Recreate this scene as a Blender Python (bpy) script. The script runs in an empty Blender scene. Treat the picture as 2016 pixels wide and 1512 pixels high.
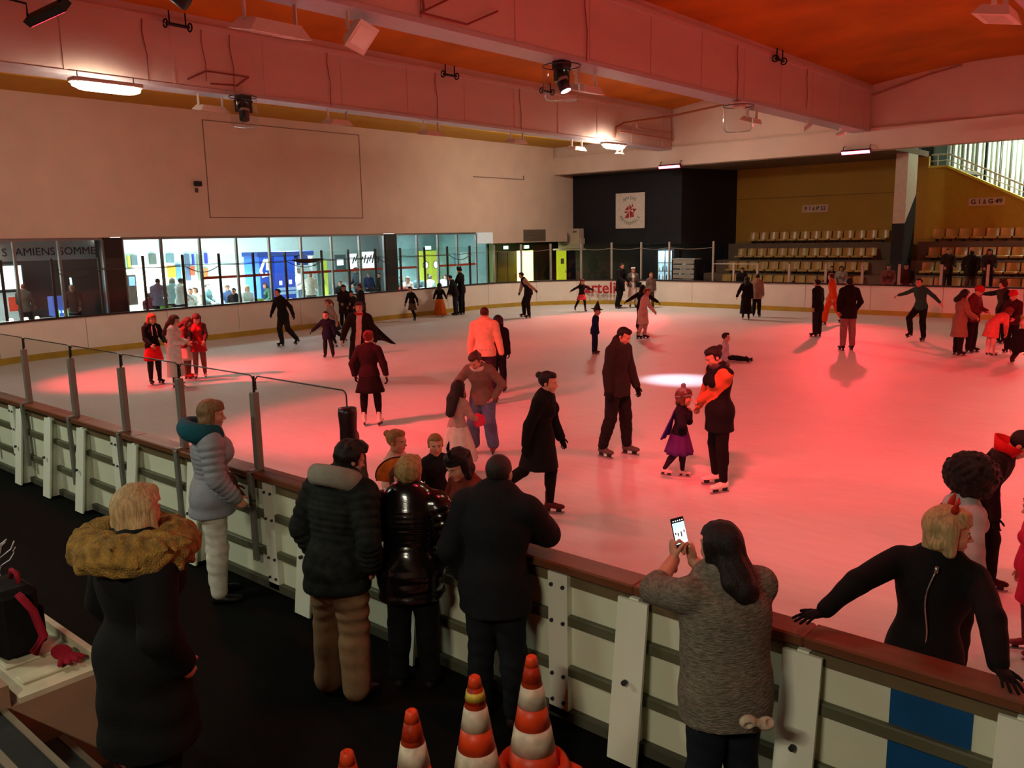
import bpy, bmesh, math, random
import numpy as np
from mathutils import Matrix, Vector
random.seed(7); RNG = np.random.default_rng(7)
SC = bpy.context.scene
COL = SC.collection
PI = math.pi

# ------------------------------------------------------------------ camera
CAM_H = 3.05
cd = bpy.data.cameras.new('camera'); cam = bpy.data.objects.new('camera', cd); COL.objects.link(cam)
cd.sensor_width = 36.0; cd.lens = 36.0 * 1650.0 / 2016.0; cd.clip_start = 0.05; cd.clip_end = 300
cam.matrix_world = Matrix(((0.75866614, -0.09836757, 0.64401049, 0.0),
                           (0.65118837, 0.14405623, -0.74511845, 0.0),
                           (-0.01947823, 0.98466828, 0.17334641, CAM_H), (0, 0, 0, 1)))
SC.camera = cam
SC.view_settings.view_transform = 'Standard'; SC.view_settings.look = 'None'
SC.view_settings.gamma = 1.0; SC.view_settings.use_curve_mapping = False
SC.view_settings.exposure = 1.7
cy = SC.cycles; cy.max_bounces = 6; cy.diffuse_bounces = 4; cy.glossy_bounces = 3; cy.transparent_max_bounces = 14; cy.caustics_reflective = False; cy.caustics_refractive = False; cy.adaptive_threshold = 0.03; cy.light_sampling_threshold = 0.02

# ------------------------------------------------------------------ world (closed hall: almost no light from outside)
w = bpy.data.worlds.new('world'); SC.world = w; w.use_nodes = True
w.node_tree.nodes['Background'].inputs[0].default_value = (0.02, 0.02, 0.025, 1)
w.node_tree.nodes['Background'].inputs[1].default_value = 0.05

# ------------------------------------------------------------------ light strengths (each lamp is built further down with its fixture)
E_RED_N = 1450.0      # LED bars on the near side
E_RED_F = 3300.0      # LED bars on the far lintel
E_T1 = 25.0           # lit battens, emission strength: upper left
E_T2 = 76.0           # far lintel
E_TN = 2.0           # above the top edge of the frame
E_TR = 9.0           # unseen battens added in the right part of the hall
E_CAFE = 430.0       # cafe behind the windows, W
E_ROOM = 6.0         # its strip lamps, emission strength
E_WALK = 42.0        # battens over the spectators' walkway, W
E_STAND = 110.0        # unseen lamp added over the right stand, W
E_CURTAIN = 620.0
E_WHITE = 1100.0      # moving head beam

# ------------------------------------------------------------------ materials
def lin(c):
    return tuple((v / 12.92 if v <= 0.04045 else ((v + 0.055) / 1.055) ** 2.4) for v in c)
def rgb(h):
    h = h.lstrip('#'); return lin(tuple(int(h[i:i + 2], 16) / 255 for i in (0, 2, 4)))
MATS = {}
def M(name, col, rough=0.6, var=0.07, scale=6.0, bump=0.0, bscale=40.0, metal=0.0, emit=0.0, stretch=(1, 1, 1), spec=0.4, sheen=0.0):
    if name in MATS: return MATS[name]
    c = rgb(col) if isinstance(col, str) else col
    m = bpy.data.materials.new(name); m.use_nodes = True
    nt = m.node_tree; b = nt.nodes['Principled BSDF']
    b.inputs['Roughness'].default_value = rough; b.inputs['Metallic'].default_value = metal
    b.inputs['Specular IOR Level'].default_value = spec
    if sheen: b.inputs['Sheen Weight'].default_value = sheen
    tc = nt.nodes.new('ShaderNodeTexCoord'); mp = nt.nodes.new('ShaderNodeMapping')
    mp.inputs['Scale'].default_value = stretch
    nt.links.new(tc.outputs['Object'], mp.inputs['Vector'])
    nz = nt.nodes.new('ShaderNodeTexNoise'); nz.inputs['Scale'].default_value = scale; nz.inputs['Detail'].default_value = 3
    nt.links.new(mp.outputs['Vector'], nz.inputs['Vector'])
    rp = nt.nodes.new('ShaderNodeValToRGB')
    rp.color_ramp.elements[0].position = 0.3; rp.color_ramp.elements[1].position = 0.7
    rp.color_ramp.elements[0].color = tuple(max(0, v * (1 - var)) for v in c) + (1,)
    rp.color_ramp.elements[1].color = tuple(min(1, v * (1 + var)) for v in c) + (1,)
    nt.links.new(nz.outputs['Fac'], rp.inputs['Fac']); nt.links.new(rp.outputs['Color'], b.inputs['Base Color'])
    if bump:
        n2 = nt.nodes.new('ShaderNodeTexNoise'); n2.inputs['Scale'].default_value = bscale; n2.inputs['Detail'].default_value = 2
        nt.links.new(mp.outputs['Vector'], n2.inputs['Vector'])
        bp = nt.nodes.new('ShaderNodeBump'); bp.inputs['Strength'].default_value = bump; bp.inputs['Distance'].default_value = 0.01
        nt.links.new(n2.outputs['Fac'], bp.inputs['Height']); nt.links.new(bp.outputs['Normal'], b.inputs['Normal'])
    if emit:
        b.inputs['Emission Color'].default_value = c + (1,); b.inputs['Emission Strength'].default_value = emit
        if not name.startswith(('lit_tube', 'cafe_strip')): m.cycles.emission_sampling = 'NONE'      # signs, screens: chance hits only
    MATS[name] = m; return m
def glass_mat(name, tint=(0.93, 0.97, 0.95), refl=1.0, rough=0.02):
    m = bpy.data.materials.new(name); m.use_nodes = True; nt = m.node_tree
    nt.nodes.remove(nt.nodes['Principled BSDF'])
    t = nt.nodes.new('ShaderNodeBsdfTransparent'); t.inputs['Color'].default_value = tint + (1,)
    g = nt.nodes.new('ShaderNodeBsdfGlossy'); g.inputs['Roughness'].default_value = rough
    f = nt.nodes.new('ShaderNodeFresnel'); f.inputs['IOR'].default_value = 1.45
    mu = nt.nodes.new('ShaderNodeMath'); mu.operation = 'MULTIPLY'; mu.inputs[1].default_value = refl
    gm = nt.nodes.new('ShaderNodeNewGeometry'); iv = nt.nodes.new('ShaderNodeMath'); iv.operation = 'SUBTRACT'; iv.inputs[0].default_value = 1.0
    nt.links.new(gm.outputs['Backfacing'], iv.inputs[1]); m2 = nt.nodes.new('ShaderNodeMath'); m2.operation = 'MULTIPLY'
    nt.links.new(f.outputs[0], m2.inputs[0]); nt.links.new(iv.outputs[0], m2.inputs[1])      # only the outer face of the pane reflects
    nt.links.new(m2.outputs[0], mu.inputs[0])
    mx = nt.nodes.new('ShaderNodeMixShader'); nt.links.new(mu.outputs[0], mx.inputs[0])
    nt.links.new(t.outputs[0], mx.inputs[1]); nt.links.new(g.outputs[0], mx.inputs[2])
    nt.links.new(mx.outputs[0], nt.nodes['Material Output'].inputs['Surface'])
    MATS[name] = m; return m

# ------------------------------------------------------------------ mesh helpers
class MB:
    """collects shapes; build() links them as one mesh object"""
    def __init__(s): s.v = []; s.f = []; s.m = []
    def add(s, vs, fs, mi=0):
        o = len(s.v); s.v += [tuple(map(float, p)) for p in vs]
        s.f += [tuple(o + i for i in f) for f in fs]; s.m += [mi] * len(fs); return s
    def box(s, x0, x1, y0, y1, z0, z1, mi=0, ch=0.0):
        if x1 < x0: x0, x1 = x1, x0
        if y1 < y0: y0, y1 = y1, y0
        if z1 < z0: z0, z1 = z1, z0
        if not ch:
            vs = [(x, y, z) for x in (x0, x1) for y in (y0, y1) for z in (z0, z1)]
            fs = [(0, 1, 3, 2), (4, 6, 7, 5), (0, 4, 5, 1), (2, 3, 7, 6), (0, 2, 6, 4), (1, 5, 7, 3)]
            return s.add(vs, fs, mi)
        bm = bmesh.new(); bmesh.ops.create_cube(bm, size=1)
        for v in bm.verts: v.co = Vector(((x0 + x1) / 2 + v.co.x * (x1 - x0), (y0 + y1) / 2 + v.co.y * (y1 - y0), (z0 + z1) / 2 + v.co.z * (z1 - z0)))
        bmesh.ops.bevel(bm, geom=bm.edges[:], offset=ch, segments=1, affect='EDGES')
        return s.addbm(bm, mi)
    def addbm(s, bm, mi=0, mat=None):
        bm.verts.index_update()
        s.add([(mat @ v.co) if mat else v.co for v in bm.verts], [[v.index for v in f.verts] for f in bm.faces], mi); bm.free(); return s
    def obox(s, c, ax, half, mi=0):
        """oriented box: centre, 3 axes (rows), half sizes"""
        c = np.array(c, float); A = [np.array(a, float) * h for a, h in zip(ax, half)]
        vs = [c + i * A[0] + j * A[1] + k * A[2] for i in (-1, 1) for j in (-1, 1) for k in (-1, 1)]
        fs = [(0, 1, 3, 2), (4, 6, 7, 5), (0, 4, 5, 1), (2, 3, 7, 6), (0, 2, 6, 4), (1, 5, 7, 3)]
        return s.add(vs, fs, mi)
    def tube(s, pts, r, n=8, mi=0, caps=True):
        pts = [np.array(p, float) for p in pts]; k = len(pts)
        rr = r if hasattr(r, '__len__') else [r] * k
        vs = []; up = np.array([0.03, 0.05, 1.0])
        for i, p in enumerate(pts):
            d = pts[min(i + 1, k - 1)] - pts[max(i - 1, 0)]; d = d / (np.linalg.norm(d) + 1e-9)
            u = np.cross(d, up)
            if np.linalg.norm(u) < 0.15: u = np.cross(d, [1, 0, 0.0])
            u /= np.linalg.norm(u); v = np.cross(u, d)
            for j in range(n):
                a = 2 * PI * j / n; vs.append(p + rr[i] * (math.cos(a) * u + math.sin(a) * v))
        fs = [(i * n + j, i * n + (j + 1) % n, (i + 1) * n + (j + 1) % n, (i + 1) * n + j) for i in range(k - 1) for j in range(n)]
        if caps: fs += [tuple(range(n))[::-1], tuple((k - 1) * n + j for j in range(n))]
        return s.add(vs, fs, mi)
    def lathe(s, prof, c=(0, 0, 0), n=20, mi=0):
        vs = []; k = len(prof)
        for r, z in prof:
            for j in range(n):
                a = 2 * PI * j / n; vs.append((c[0] + r * math.cos(a), c[1] + r * math.sin(a), c[2] + z))
        fs = [(i * n + j, i * n + (j + 1) % n, (i + 1) * n + (j + 1) % n, (i + 1) * n + j) for i in range(k - 1) for j in range(n)]
        fs += [tuple(range(n))[::-1], tuple((k - 1) * n + j for j in range(n))]
        return s.add(vs, fs, mi)
    def prism(s, poly, axis, a0, a1, mi=0):
        """poly of 2-D points swept along axis 0/1/2 from a0 to a1"""
        n = len(poly)
        def P(p, a):
            return (a, p[0], p[1]) if axis == 0 else (p[0], a, p[1]) if axis == 1 else (p[0], p[1], a)
        vs = [P(p, a0) for p in poly] + [P(p, a1) for p in poly]
        fs = [tuple(range(n)), tuple(range(2 * n - 1, n - 1, -1))] + [(i, i + n, (i + 1) % n + n, (i + 1) % n) for i in range(n)]
        return s.add(vs, fs, mi)
    def build(s, name, mats, parent=None, smooth=False):
        me = bpy.data.meshes.new(name); me.from_pydata(s.v, [], s.f)
        return link_mesh(name, me, mats, parent, smooth, s.m)
def link_mesh(name, me, mats, parent=None, smooth=False, mi=None, fixn=True):
    if fixn:
        bm = bmesh.new(); bm.from_mesh(me); bmesh.ops.recalc_face_normals(bm, faces=bm.faces[:]); bm.to_mesh(me); bm.free()
    for m in (mats if isinstance(mats, (list, tuple)) else [mats]): me.materials.append(m)
    if mi is not None and any(mi): me.polygons.foreach_set('material_index', np.array(mi, dtype=np.int32))
    if smooth: me.polygons.foreach_set('use_smooth', np.ones(len(me.polygons), dtype=bool))
    me.update()
    o = bpy.data.objects.new(name, me); COL.objects.link(o)
    if parent is not None: attach(o, parent)
    return o
ROOTM = {}
def attach(o, parent):
    o.parent = parent
    if parent.name in ROOTM: o.matrix_parent_inverse = ROOTM[parent.name].inverted()
def tag(o, label=None, cat=None, group=None, kind=None):
    if label: o['label'] = label
    if cat: o['category'] = cat
    if group: o['group'] = group
    if kind: o['kind'] = kind
    return o
def thing(name, label, cat, loc=(0, 0, 0), rz=0.0, group=None, kind=None, local=False):
    """Empty at the base of a thing. Children are given in world coordinates unless local."""
    o = bpy.data.objects.new(name, None); COL.objects.link(o); o.empty_display_size = 0.2
    o.location = loc; o.rotation_euler = (0, 0, rz)
    if not local: ROOTM[o.name] = Matrix.Translation(loc) @ Matrix.Rotation(rz, 4, 'Z')
    return tag(o, label, cat, group, kind)
def dup(o, parent=None, offset=None):
    c = o.copy(); COL.objects.link(c)
    if parent is not None: c.parent = parent
    if offset: c.location = Vector(c.location) + Vector(offset)
    for ch in list(o.children): dup(ch, c)
    return c
ORD = ['first', 'second', 'third', 'fourth', 'fifth', 'sixth', 'seventh', 'eighth', 'ninth', 'tenth', 'eleventh', 'twelfth', 'thirteenth', 'fourteenth', 'fifteenth', 'sixteenth', 'seventeenth', 'eighteenth']
def spot(name, loc, target, energy, color, angle, blend=0.5, size=0.15, parent=None):
    l = bpy.data.lights.new(name, 'SPOT'); l.energy = energy; l.color = color; l.spot_size = math.radians(angle); l.spot_blend = blend; l.shadow_soft_size = size
    o = bpy.data.objects.new(name, l); COL.objects.link(o); o.location = loc
    d = Vector(target) - Vector(loc); o.rotation_euler = d.to_track_quat('-Z', 'Y').to_euler()
    if parent is not None: attach(o, parent)
    return o
def area(name, loc, target, energy, color, sx, sy, parent=None, spread=180):
    l = bpy.data.lights.new(name, 'AREA'); l.shape = 'RECTANGLE'; l.size = sx; l.size_y = sy; l.spread = math.radians(spread); l.energy = energy; l.color = color
    o = bpy.data.objects.new(name, l); COL.objects.link(o); o.location = loc
    d = Vector(target) - Vector(loc); o.rotation_euler = d.to_track_quat('-Z', 'Y').to_euler()
    if parent is not None: attach(o, parent)
    return o
def text_mesh(name, body, size, mat, mtx, parent=None, extrude=0.004, align='CENTER', bold=0.0):
    """lettering turned into a thin mesh"""
    cu = bpy.data.curves.new(name, 'FONT'); cu.body = body; cu.size = size; cu.extrude = extrude; cu.align_x = align; cu.align_y = 'CENTER'; cu.offset = bold
    cu.resolution_u = 3
    t = bpy.data.objects.new(name + '_tmp', cu); COL.objects.link(t)
    dg = bpy.context.evaluated_depsgraph_get(); me = bpy.data.meshes.new_from_object(t.evaluated_get(dg))
    bpy.data.objects.remove(t); me.transform(mtx)
    me.materials.clear()
    o = link_mesh(name, me, mat, parent, fixn=False)
    if len(body) > 1: o['kind'] = 'stuff'
    return o
def frame(origin, xa, ya):
    x = Vector(xa).normalized(); y = Vector(ya).normalized(); z = x.cross(y)
    m = Matrix((x, y, z)).transposed().to_4x4(); m.translation = Vector(origin); return m

# ================================================================== STRUCTURE
WHITE = M('wall_paint', '#e0ccb6', 0.75, 0.04, 1.2, bump=0.05, bscale=60)
BEAMW = M('beam_paint', '#d6bdb6', 0.6, 0.05, 1.5, bump=0.06, bscale=30, stretch=(1, 0.25, 1))
ORANGE = M('orange_ceiling', '#c8700f', 0.8, 0.22, 0.55, bump=0.1, bscale=14)
YELLOW = M('yellow_panel', '#e6b62a', 0.6, 0.08, 2.0)
YWALL = M('ochre_wall', '#a98226', 0.7, 0.06, 1.0)
NAVY = M('navy_wall', '#141822', 0.6, 0.1, 1.0)
DARKG = M('dark_grey', '#2b2c30', 0.6, 0.1, 3.0)
FLOORM = M('rubber_floor', '#0a0b09', 0.95, 0.2, 5.0, bump=0.15, bscale=90, spec=0.08)
CONC = M('concrete', '#5d5750', 0.85, 0.1, 2.5, bump=0.1)
ALU = M('aluminium', '#8b8d8a', 0.42, 0.05, 8.0, metal=0.75)
BLACK = M('black_plastic', '#0d0d0e', 0.5, 0.1, 6.0)
STEEL = M('painted_steel', '#d4d2cc', 0.5, 0.04, 6.0)
BOARD = M('board_panel', '#e6e0d2', 0.5, 0.05, 1.6)
KICK = M('kick_strip', '#b99a35', 0.5, 0.12, 2.5)
CAPD = M('dark_cap', '#2a1d19', 0.5, 0.1, 4.0)
WOODC = M('brown_cap_rail', '#6b3f27', 0.42, 0.15, 3.0, stretch=(0.3, 4, 4))
NB = M('near_board_panel', '#d8dcc2', 0.6, 0.04, 2.0)
NBP = M('near_board_post', '#e2e5d2', 0.55, 0.04, 3.0)
GLASS = glass_mat('shield_glass', (0.94, 0.965, 0.95), 0.9)
WGLASS = glass_mat('window_glass', (0.95, 0.97, 0.97), 0.8)
EDGE = M('glass_edge', '#2b2f2a', 0.3, 0.05)

# ---- ice: white sheet with skate scratches
def ice_material():
    m = bpy.data.materials.new('ice'); m.use_nodes = True; nt = m.node_tree; b = nt.nodes['Principled BSDF']
    tc = nt.nodes.new('ShaderNodeTexCoord')
    n1 = nt.nodes.new('ShaderNodeTexNoise'); n1.inputs['Scale'].default_value = 0.35; n1.inputs['Detail'].default_value = 6
    mp = nt.nodes.new('ShaderNodeMapping'); mp.inputs['Scale'].default_value = (0.6, 3.5, 1); mp.inputs['Rotation'].default_value = (0, 0, 0.6)
    n2 = nt.nodes.new('ShaderNodeTexNoise'); n2.inputs['Scale'].default_value = 3.0; n2.inputs['Detail'].default_value = 8; n2.inputs['Roughness'].default_value = 0.7
    nt.links.new(tc.outputs['Object'], n1.inputs['Vector']); nt.links.new(tc.outputs['Object'], mp.inputs['Vector']); nt.links.new(mp.outputs['Vector'], n2.inputs['Vector'])
    mx = nt.nodes.new('ShaderNodeMix'); mx.data_type = 'FLOAT'; mx.inputs[0].default_value = 0.5
    nt.links.new(n1.outputs['Fac'], mx.inputs[2]); nt.links.new(n2.outputs['Fac'], mx.inputs[3])
    rp = nt.nodes.new('ShaderNodeValToRGB'); rp.color_ramp.elements[0].position = 0.35; rp.color_ramp.elements[1].position = 0.65
    rp.color_ramp.elements[0].color = (0.60, 0.62, 0.62, 1); rp.color_ramp.elements[1].color = (0.74, 0.75, 0.74, 1)
    nt.links.new(mx.outputs[0], rp.inputs['Fac']); nt.links.new(rp.outputs['Color'], b.inputs['Base Color'])
    r2 = nt.nodes.new('ShaderNodeMapRange'); r2.inputs['To Min'].default_value = 0.42; r2.inputs['To Max'].default_value = 0.62
    nt.links.new(mx.outputs[0], r2.inputs['Value']); nt.links.new(r2.outputs['Result'], b.inputs['Roughness'])
    bp = nt.nodes.new('ShaderNodeBump'); bp.inputs['Strength'].default_value = 0.12; bp.inputs['Distance'].default_value = 0.01
    nt.links.new(n2.outputs['Fac'], bp.inputs['Height']); nt.links.new(bp.outputs['Normal'], b.inputs['Normal'])
    b.inputs['Specular IOR Level'].default_value = 0.35
    return m
ICE = ice_material()
XR = 14.0                       # right end of the built hall
RX, RY0, RY1, RR = -24.5, 4.03, 31.5, 5.5
def arc(cx, cy, r, a0, a1, n): return [(cx + r * math.cos(a0 + (a1 - a0) * i / n), cy + r * math.sin(a0 + (a1 - a0) * i / n)) for i in range(n + 1)]
rim = [(XR, RY1)] + arc(RX + RR, RY1 - RR, RR, PI / 2, PI, 20) + arc(RX + RR, RY0 + RR, RR, PI, 1.5 * PI, 20) + [(XR, RY0)]
tag(MB().add([(x, y, 0.0) for x, y in rim], [tuple(range(len(rim)))]).build('floor_ice', ICE), 'white scratched ice sheet of the rink lit red', kind='structure')
tag(MB().box(-36, XR, -9, 46, -0.12, -0.02).build('floor', FLOORM), 'dark rubber floor of the spectator walkway', kind='structure')

# ---- left wall with the cafe windows
WX = -26.0
YB = [8.94, 10.13, 11.39]; YC = [13.22, 14.54, 15.88, 17.17, 18.51, 19.88, 21.22]; YD = [24.27, 25.48, 26.65]
wl = tag(MB().box(WX - 0.35, WX, -9, 33.5, 3.26, 9.2).box(WX - 0.35, WX, -9, 28.94, -0.02, 0.85).box(WX - 0.35, WX, -9, 5.2, 0.85, 3.26)
         .box(WX - 0.35, WX, 28.94, 33.5, 2.75, 3.26).box(WX - 0.35, WX, 33.5, 38.6, 2.75, 6.0).build('wall_left', WHITE), 'pale plaster wall above the cafe windows', kind='structure')
tag(MB().box(WX - 0.4, WX + 0.03, 11.42, 11.95, 0.85, 3.255).build('pillar', M('brown_pillar', '#2a211f', 0.5)), 'dark pillar between the left two window bays', kind='structure')
tag(MB().box(WX - 0.4, WX + 0.03, 22.5, 23.08, 0.85, 3.255).build('pillar', M('slate_pillar', '#2d3a38', 0.4)), 'dark pillar left of the yellow porthole doors', kind='structure')
def window(n, ys, label):
    t = thing('window_%d' % n, label, None, (WX, ys[0], 0.85), kind='structure')
    MB().box(WX - 0.12, WX - 0.04, ys[0], ys[-1], 3.18, 3.26).box(WX - 0.12, WX - 0.04, ys[0], ys[-1], 0.85, 0.93).build('window_frame', ALU, t)
    for y in ys: MB().box(WX - 0.12, WX - 0.02, y - 0.035, y + 0.035, 0.93, 3.2).build('mullion', ALU, t)
    for a, b in zip(ys, ys[1:]): MB().box(WX - 0.085, WX - 0.073, a + 0.03, b - 0.03, 0.93, 3.19).build('pane', WGLASS, t)
    return t
window(1, [5.25, 6.5, 7.75] + YB, 'window of the dim bar at the far left')
w2 = window(2, [11.98] + YC + [22.47], 'long bright cafe window between the two dark pillars')
w3 = window(3, [23.1] + YD + [27.86], 'bright window in front of yellow porthole doors')
STRIPE = M('orange_stripe', '#c8502a', 0.5, 0.05)
for a, b in ((14.54, 15.88), (15.88, 17.17), (18.51, 19.88), (19.88, 21.22), (21.22, 22.4)):
    MB().box(WX - 0.072, WX - 0.068, a + 0.05, b - 0.05, 1.84, 1.93).build('marking_strip', STRIPE, w2)
for a, b in ((23.1, 24.27), (25.48, 26.65), (26.65, 27.86)):
    MB().box(WX - 0.072, WX - 0.068, a + 0.05, b - 0.05, 1.82, 1.91).build('marking_strip', STRIPE, w3)
# wall details
sm = M('panel_seam', '#8d7868', 0.7)
t = thing('trim_1', 'large rectangular seam on the plaster wall', None, (WX, 15, 3.9), kind='structure')
for b in ((14.95, 14.98, 3.86, 6.98), (21.4, 21.43, 3.86, 6.98)): MB().box(WX, WX + 0.012, *b).build('seam', sm, t)
for b in ((14.95, 21.43, 3.85, 3.88), (14.95, 21.43, 6.96, 6.99)): MB().box(WX, WX + 0.012, *b).build('seam', sm, t)
t = thing('trim_2', 'thin cable duct on the wall near the corner', None, (WX, 28, 5.6), kind='structure')
MB().box(WX, WX + 0.03, 27.75, 31.2, 5.66, 5.70).build('duct', sm, t); MB().box(WX, WX + 0.03, 31.17, 31.22, 5.66, 5.86).build('duct', sm, t)
t = thing('wall_sensor', 'small dark sensor high on the plaster wall', 'sensor', (WX, 14.5, 4.7))
MB().box(WX, WX + 0.12, 14.47, 14.72, 4.86, 5.02, ch=0.02).build('sensor_body', DARKG, t); MB().box(WX, WX + 0.05, 14.5, 14.6, 4.66, 4.8, ch=0.01).build('sensor_bracket', CONC, t)
t = thing('wall_vent', 'grey grille vent above the yellow doors', 'vent', (WX, 31.1, 2.8))
MB().box(WX, WX + 0.03, 31.12, 32.8, 2.80, 3.36).build('vent_frame', M('vent_grey', '#7d7264', 0.6), t)
for i in range(9): MB().obox((WX + 0.035, 31.96, 2.86 + i * 0.055), ((0.7, 0, 0.7), (0, 1, 0), (-0.7, 0, 0.7)), (0.018, 0.8, 0.003)).build('slat', M('vent_slat', '#6d6458', 0.6), t)
t = thing('wall_panel', 'white square panel at the end of the window row', 'panel', (WX, 28.4, 2.75))
MB().box(WX - 0.1, WX + 0.02, 27.9, 28.93, 2.76, 3.25, ch=0.01).build('panel_sheet', M('white_panel', '#c9d3cf', 0.5, emit=0.12), t)

# ---- ceiling: shallow vaults between deep white beams
def vault(x0, z0, x1, z1, rise, n=14): return [(x0 + (x1 - x0) * i / n, z0 + (z1 - z0) * i / n + rise * math.sin(PI * i / n)) for i in range(n + 1)]
prof = vault(-23.6, 7.9, -20.0, 8.3, 0.12, 6) + vault(-20.0, 8.3, -11.3, 8.3, 0.42) + vault(-11.3, 8.3, -2.6, 8.3, 0.42) + vault(-2.6, 8.3, 6.1, 8.3, 0.42) + vault(6.1, 8.3, XR, 8.3, 0.4)
mb = MB(); k = len(prof)
mb.add([(x, y, z) for y in (3.6, 33.9) for x, z in prof] , [(i, i + 1, i + 1 + k, i + k) for i in range(k - 1)])
mb.add([(x, y, z + 0.25) for y in (3.6, 33.9) for x, z in prof] , [(i, i + 1, i + 1 + k, i + k) for i in range(k - 1)])
tag(mb.build('ceiling', ORANGE), 'orange vaulted ceiling between the beams', kind='structure')
t = thing('ceiling_fascia', 'yellow panelled ceiling edge along the left wall', None, (-23.7, 4, 7.3), kind='structure')
for i in range(12): MB().box(-23.75, -23.65, 3.65 + i * 2.49, 3.65 + i * 2.49 + 2.46, 7.28, 8.05).build('panel', YELLOW, t)
MB().box(WX, -23.66, 3.6, 33.5, 7.26, 7.4).build('soffit', M('ochre_soffit', '#c2921f', 0.7), t)
for i, (x, lab) in enumerate(((-19.45, 'white ceiling beam nearest the left wall'), (-11.0, 'white ceiling beam crossing the middle of the hall'), (-2.55, 'white ceiling beam over the right of the rink'), (5.9, 'white ceiling beam beyond the right edge'))):
    t = thing('ceiling_beam', lab, None, (x - 0.3, 18, 6.65), kind='structure')
    MB().box(x - 0.6, x, 3.9, 33.5, 6.68, 8.55).build('web', BEAMW, t)
    MB().box(x - 0.62, x + 0.035, 3.9, 33.5, 6.65, 6.74).build('bottom_flange', M('flange', '#bfb4ba', 0.5, 0.05), t)
    MB().box(x, x + 0.05, 3.9, 33.5, 8.08, 8.2).build('top_rail', BEAMW, t)
    for j in range(12): MB().box(x, x + 0.02, 5.6 + j * 2.47, 5.66 + j * 2.47, 6.72, 8.1).build('rib', BEAMW, t)
# ---- far lintel, soffit, navy box, stands wall
LIN = M('lintel_paint', '#e6d6c6', 0.7, 0.04, 1.2)
tag(MB().box(WX - 0.3, XR, 33.5, 34.1, 5.98, 6.78).box(WX - 0.3, XR, 33.62, 34.1, 6.78, 9.2).build('wall_far', LIN), 'pale lintel wall above the stands', kind='structure')
tag(MB().box(WX - 0.3, -10.25, 34.1, 38.7, 5.98, 6.2).build('ceiling_stand', M('stand_soffit', '#7a6250', 0.8)), 'brown soffit over the left stand', kind='structure')
tag(MB().prism([(WX, 35.1), (-19.78, 35.1), (-18.75, 38.6), (WX, 38.6)], 2, 2.55, 5.98).prism([(WX, 35.3), (-19.9, 35.3), (-18.75, 38.6), (WX, 38.6)], 2, -0.02, 2.55).build('wall_navy', NAVY), 'black navy wall carrying the white logo sign', kind='structure')
yw = tag(MB().box(-18.9, -10.2, 38.6, 38.8, 0, 6.0).build('wall_ochre', YWALL), 'ochre back wall of the left stand', kind='structure')
MB().box(-18.8, -10.5, 38.585, 38.6, 4.58, 4.60).build('seam', M('ochre_seam', '#6f5420', 0.8), yw)
t = tag(MB().prism([(-10.2, 0), (-3.2, 0), (-3.2, 2.3), (-6.64, 4.04), (-9.49, 5.5), (-10.2, 5.52)], 1, 38.6, 38.8).box(-3.2, XR, 38.6, 38.8, 0, 2.3).build('wall_stair', M('mustard_wall', '#b08d1c', 0.7, 0.05)), 'mustard wall with sloping top under the stair', kind='structure')
MB().prism([(-3.2, 2.3), (-6.64, 4.04), (-9.49, 5.5), (-10.2, 5.52), (-10.2, 5.6), (-9.47, 5.58), (-6.6, 4.12), (-3.2, 2.38)], 1, 38.5, 38.95).build('string_course', M('lemon_edge', '#d9cf4a', 0.6), t)
tag(MB().box(-12.4, -9.4, 38.9, 44.9, 5.38, 5.5).box(-9.3, XR, 38.85, 44.9, 0.0, 0.1).build('floor_upper', CONC), 'upper landing behind the mustard wall', kind='structure')
tag(MB().box(-18.9, XR, 45.0, 45.3, 0, 9.2).box(-12.6, -12.4, 38.8, 45, 0, 9.2).build('wall_upper', M('upper_wall', '#9aa39c', 0.7)), 'grey wall at the head of the stair', kind='structure')
tag(MB().box(-18.9, XR, 34.1, 45.3, 9.2, 9.4).build('ceiling_upper', M('upper_ceiling', '#b8b8b0', 0.8)), 'ceiling above the upper landing', kind='structure')
tag(MB().box(WX - 10, XR, -9.2, -9, 0, 9.2).build('wall_near', WHITE), 'plain wall behind the spectators', kind='structure')
tag(MB().box(XR, XR + 0.2, -9, 45.3, 0, 9.2).build('wall_right', WHITE), 'plain right end wall of the hall', kind='structure')
tag(MB().box(WX, XR, -9, 3.6, 6.05, 6.3).box(WX, XR, 3.6, 4.1, 6.02, 8.7).build('ceiling_walkway', M('walk_soffit', '#8c7a6c', 0.8)), 'low ceiling over the spectator walkway', kind='structure')
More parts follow.
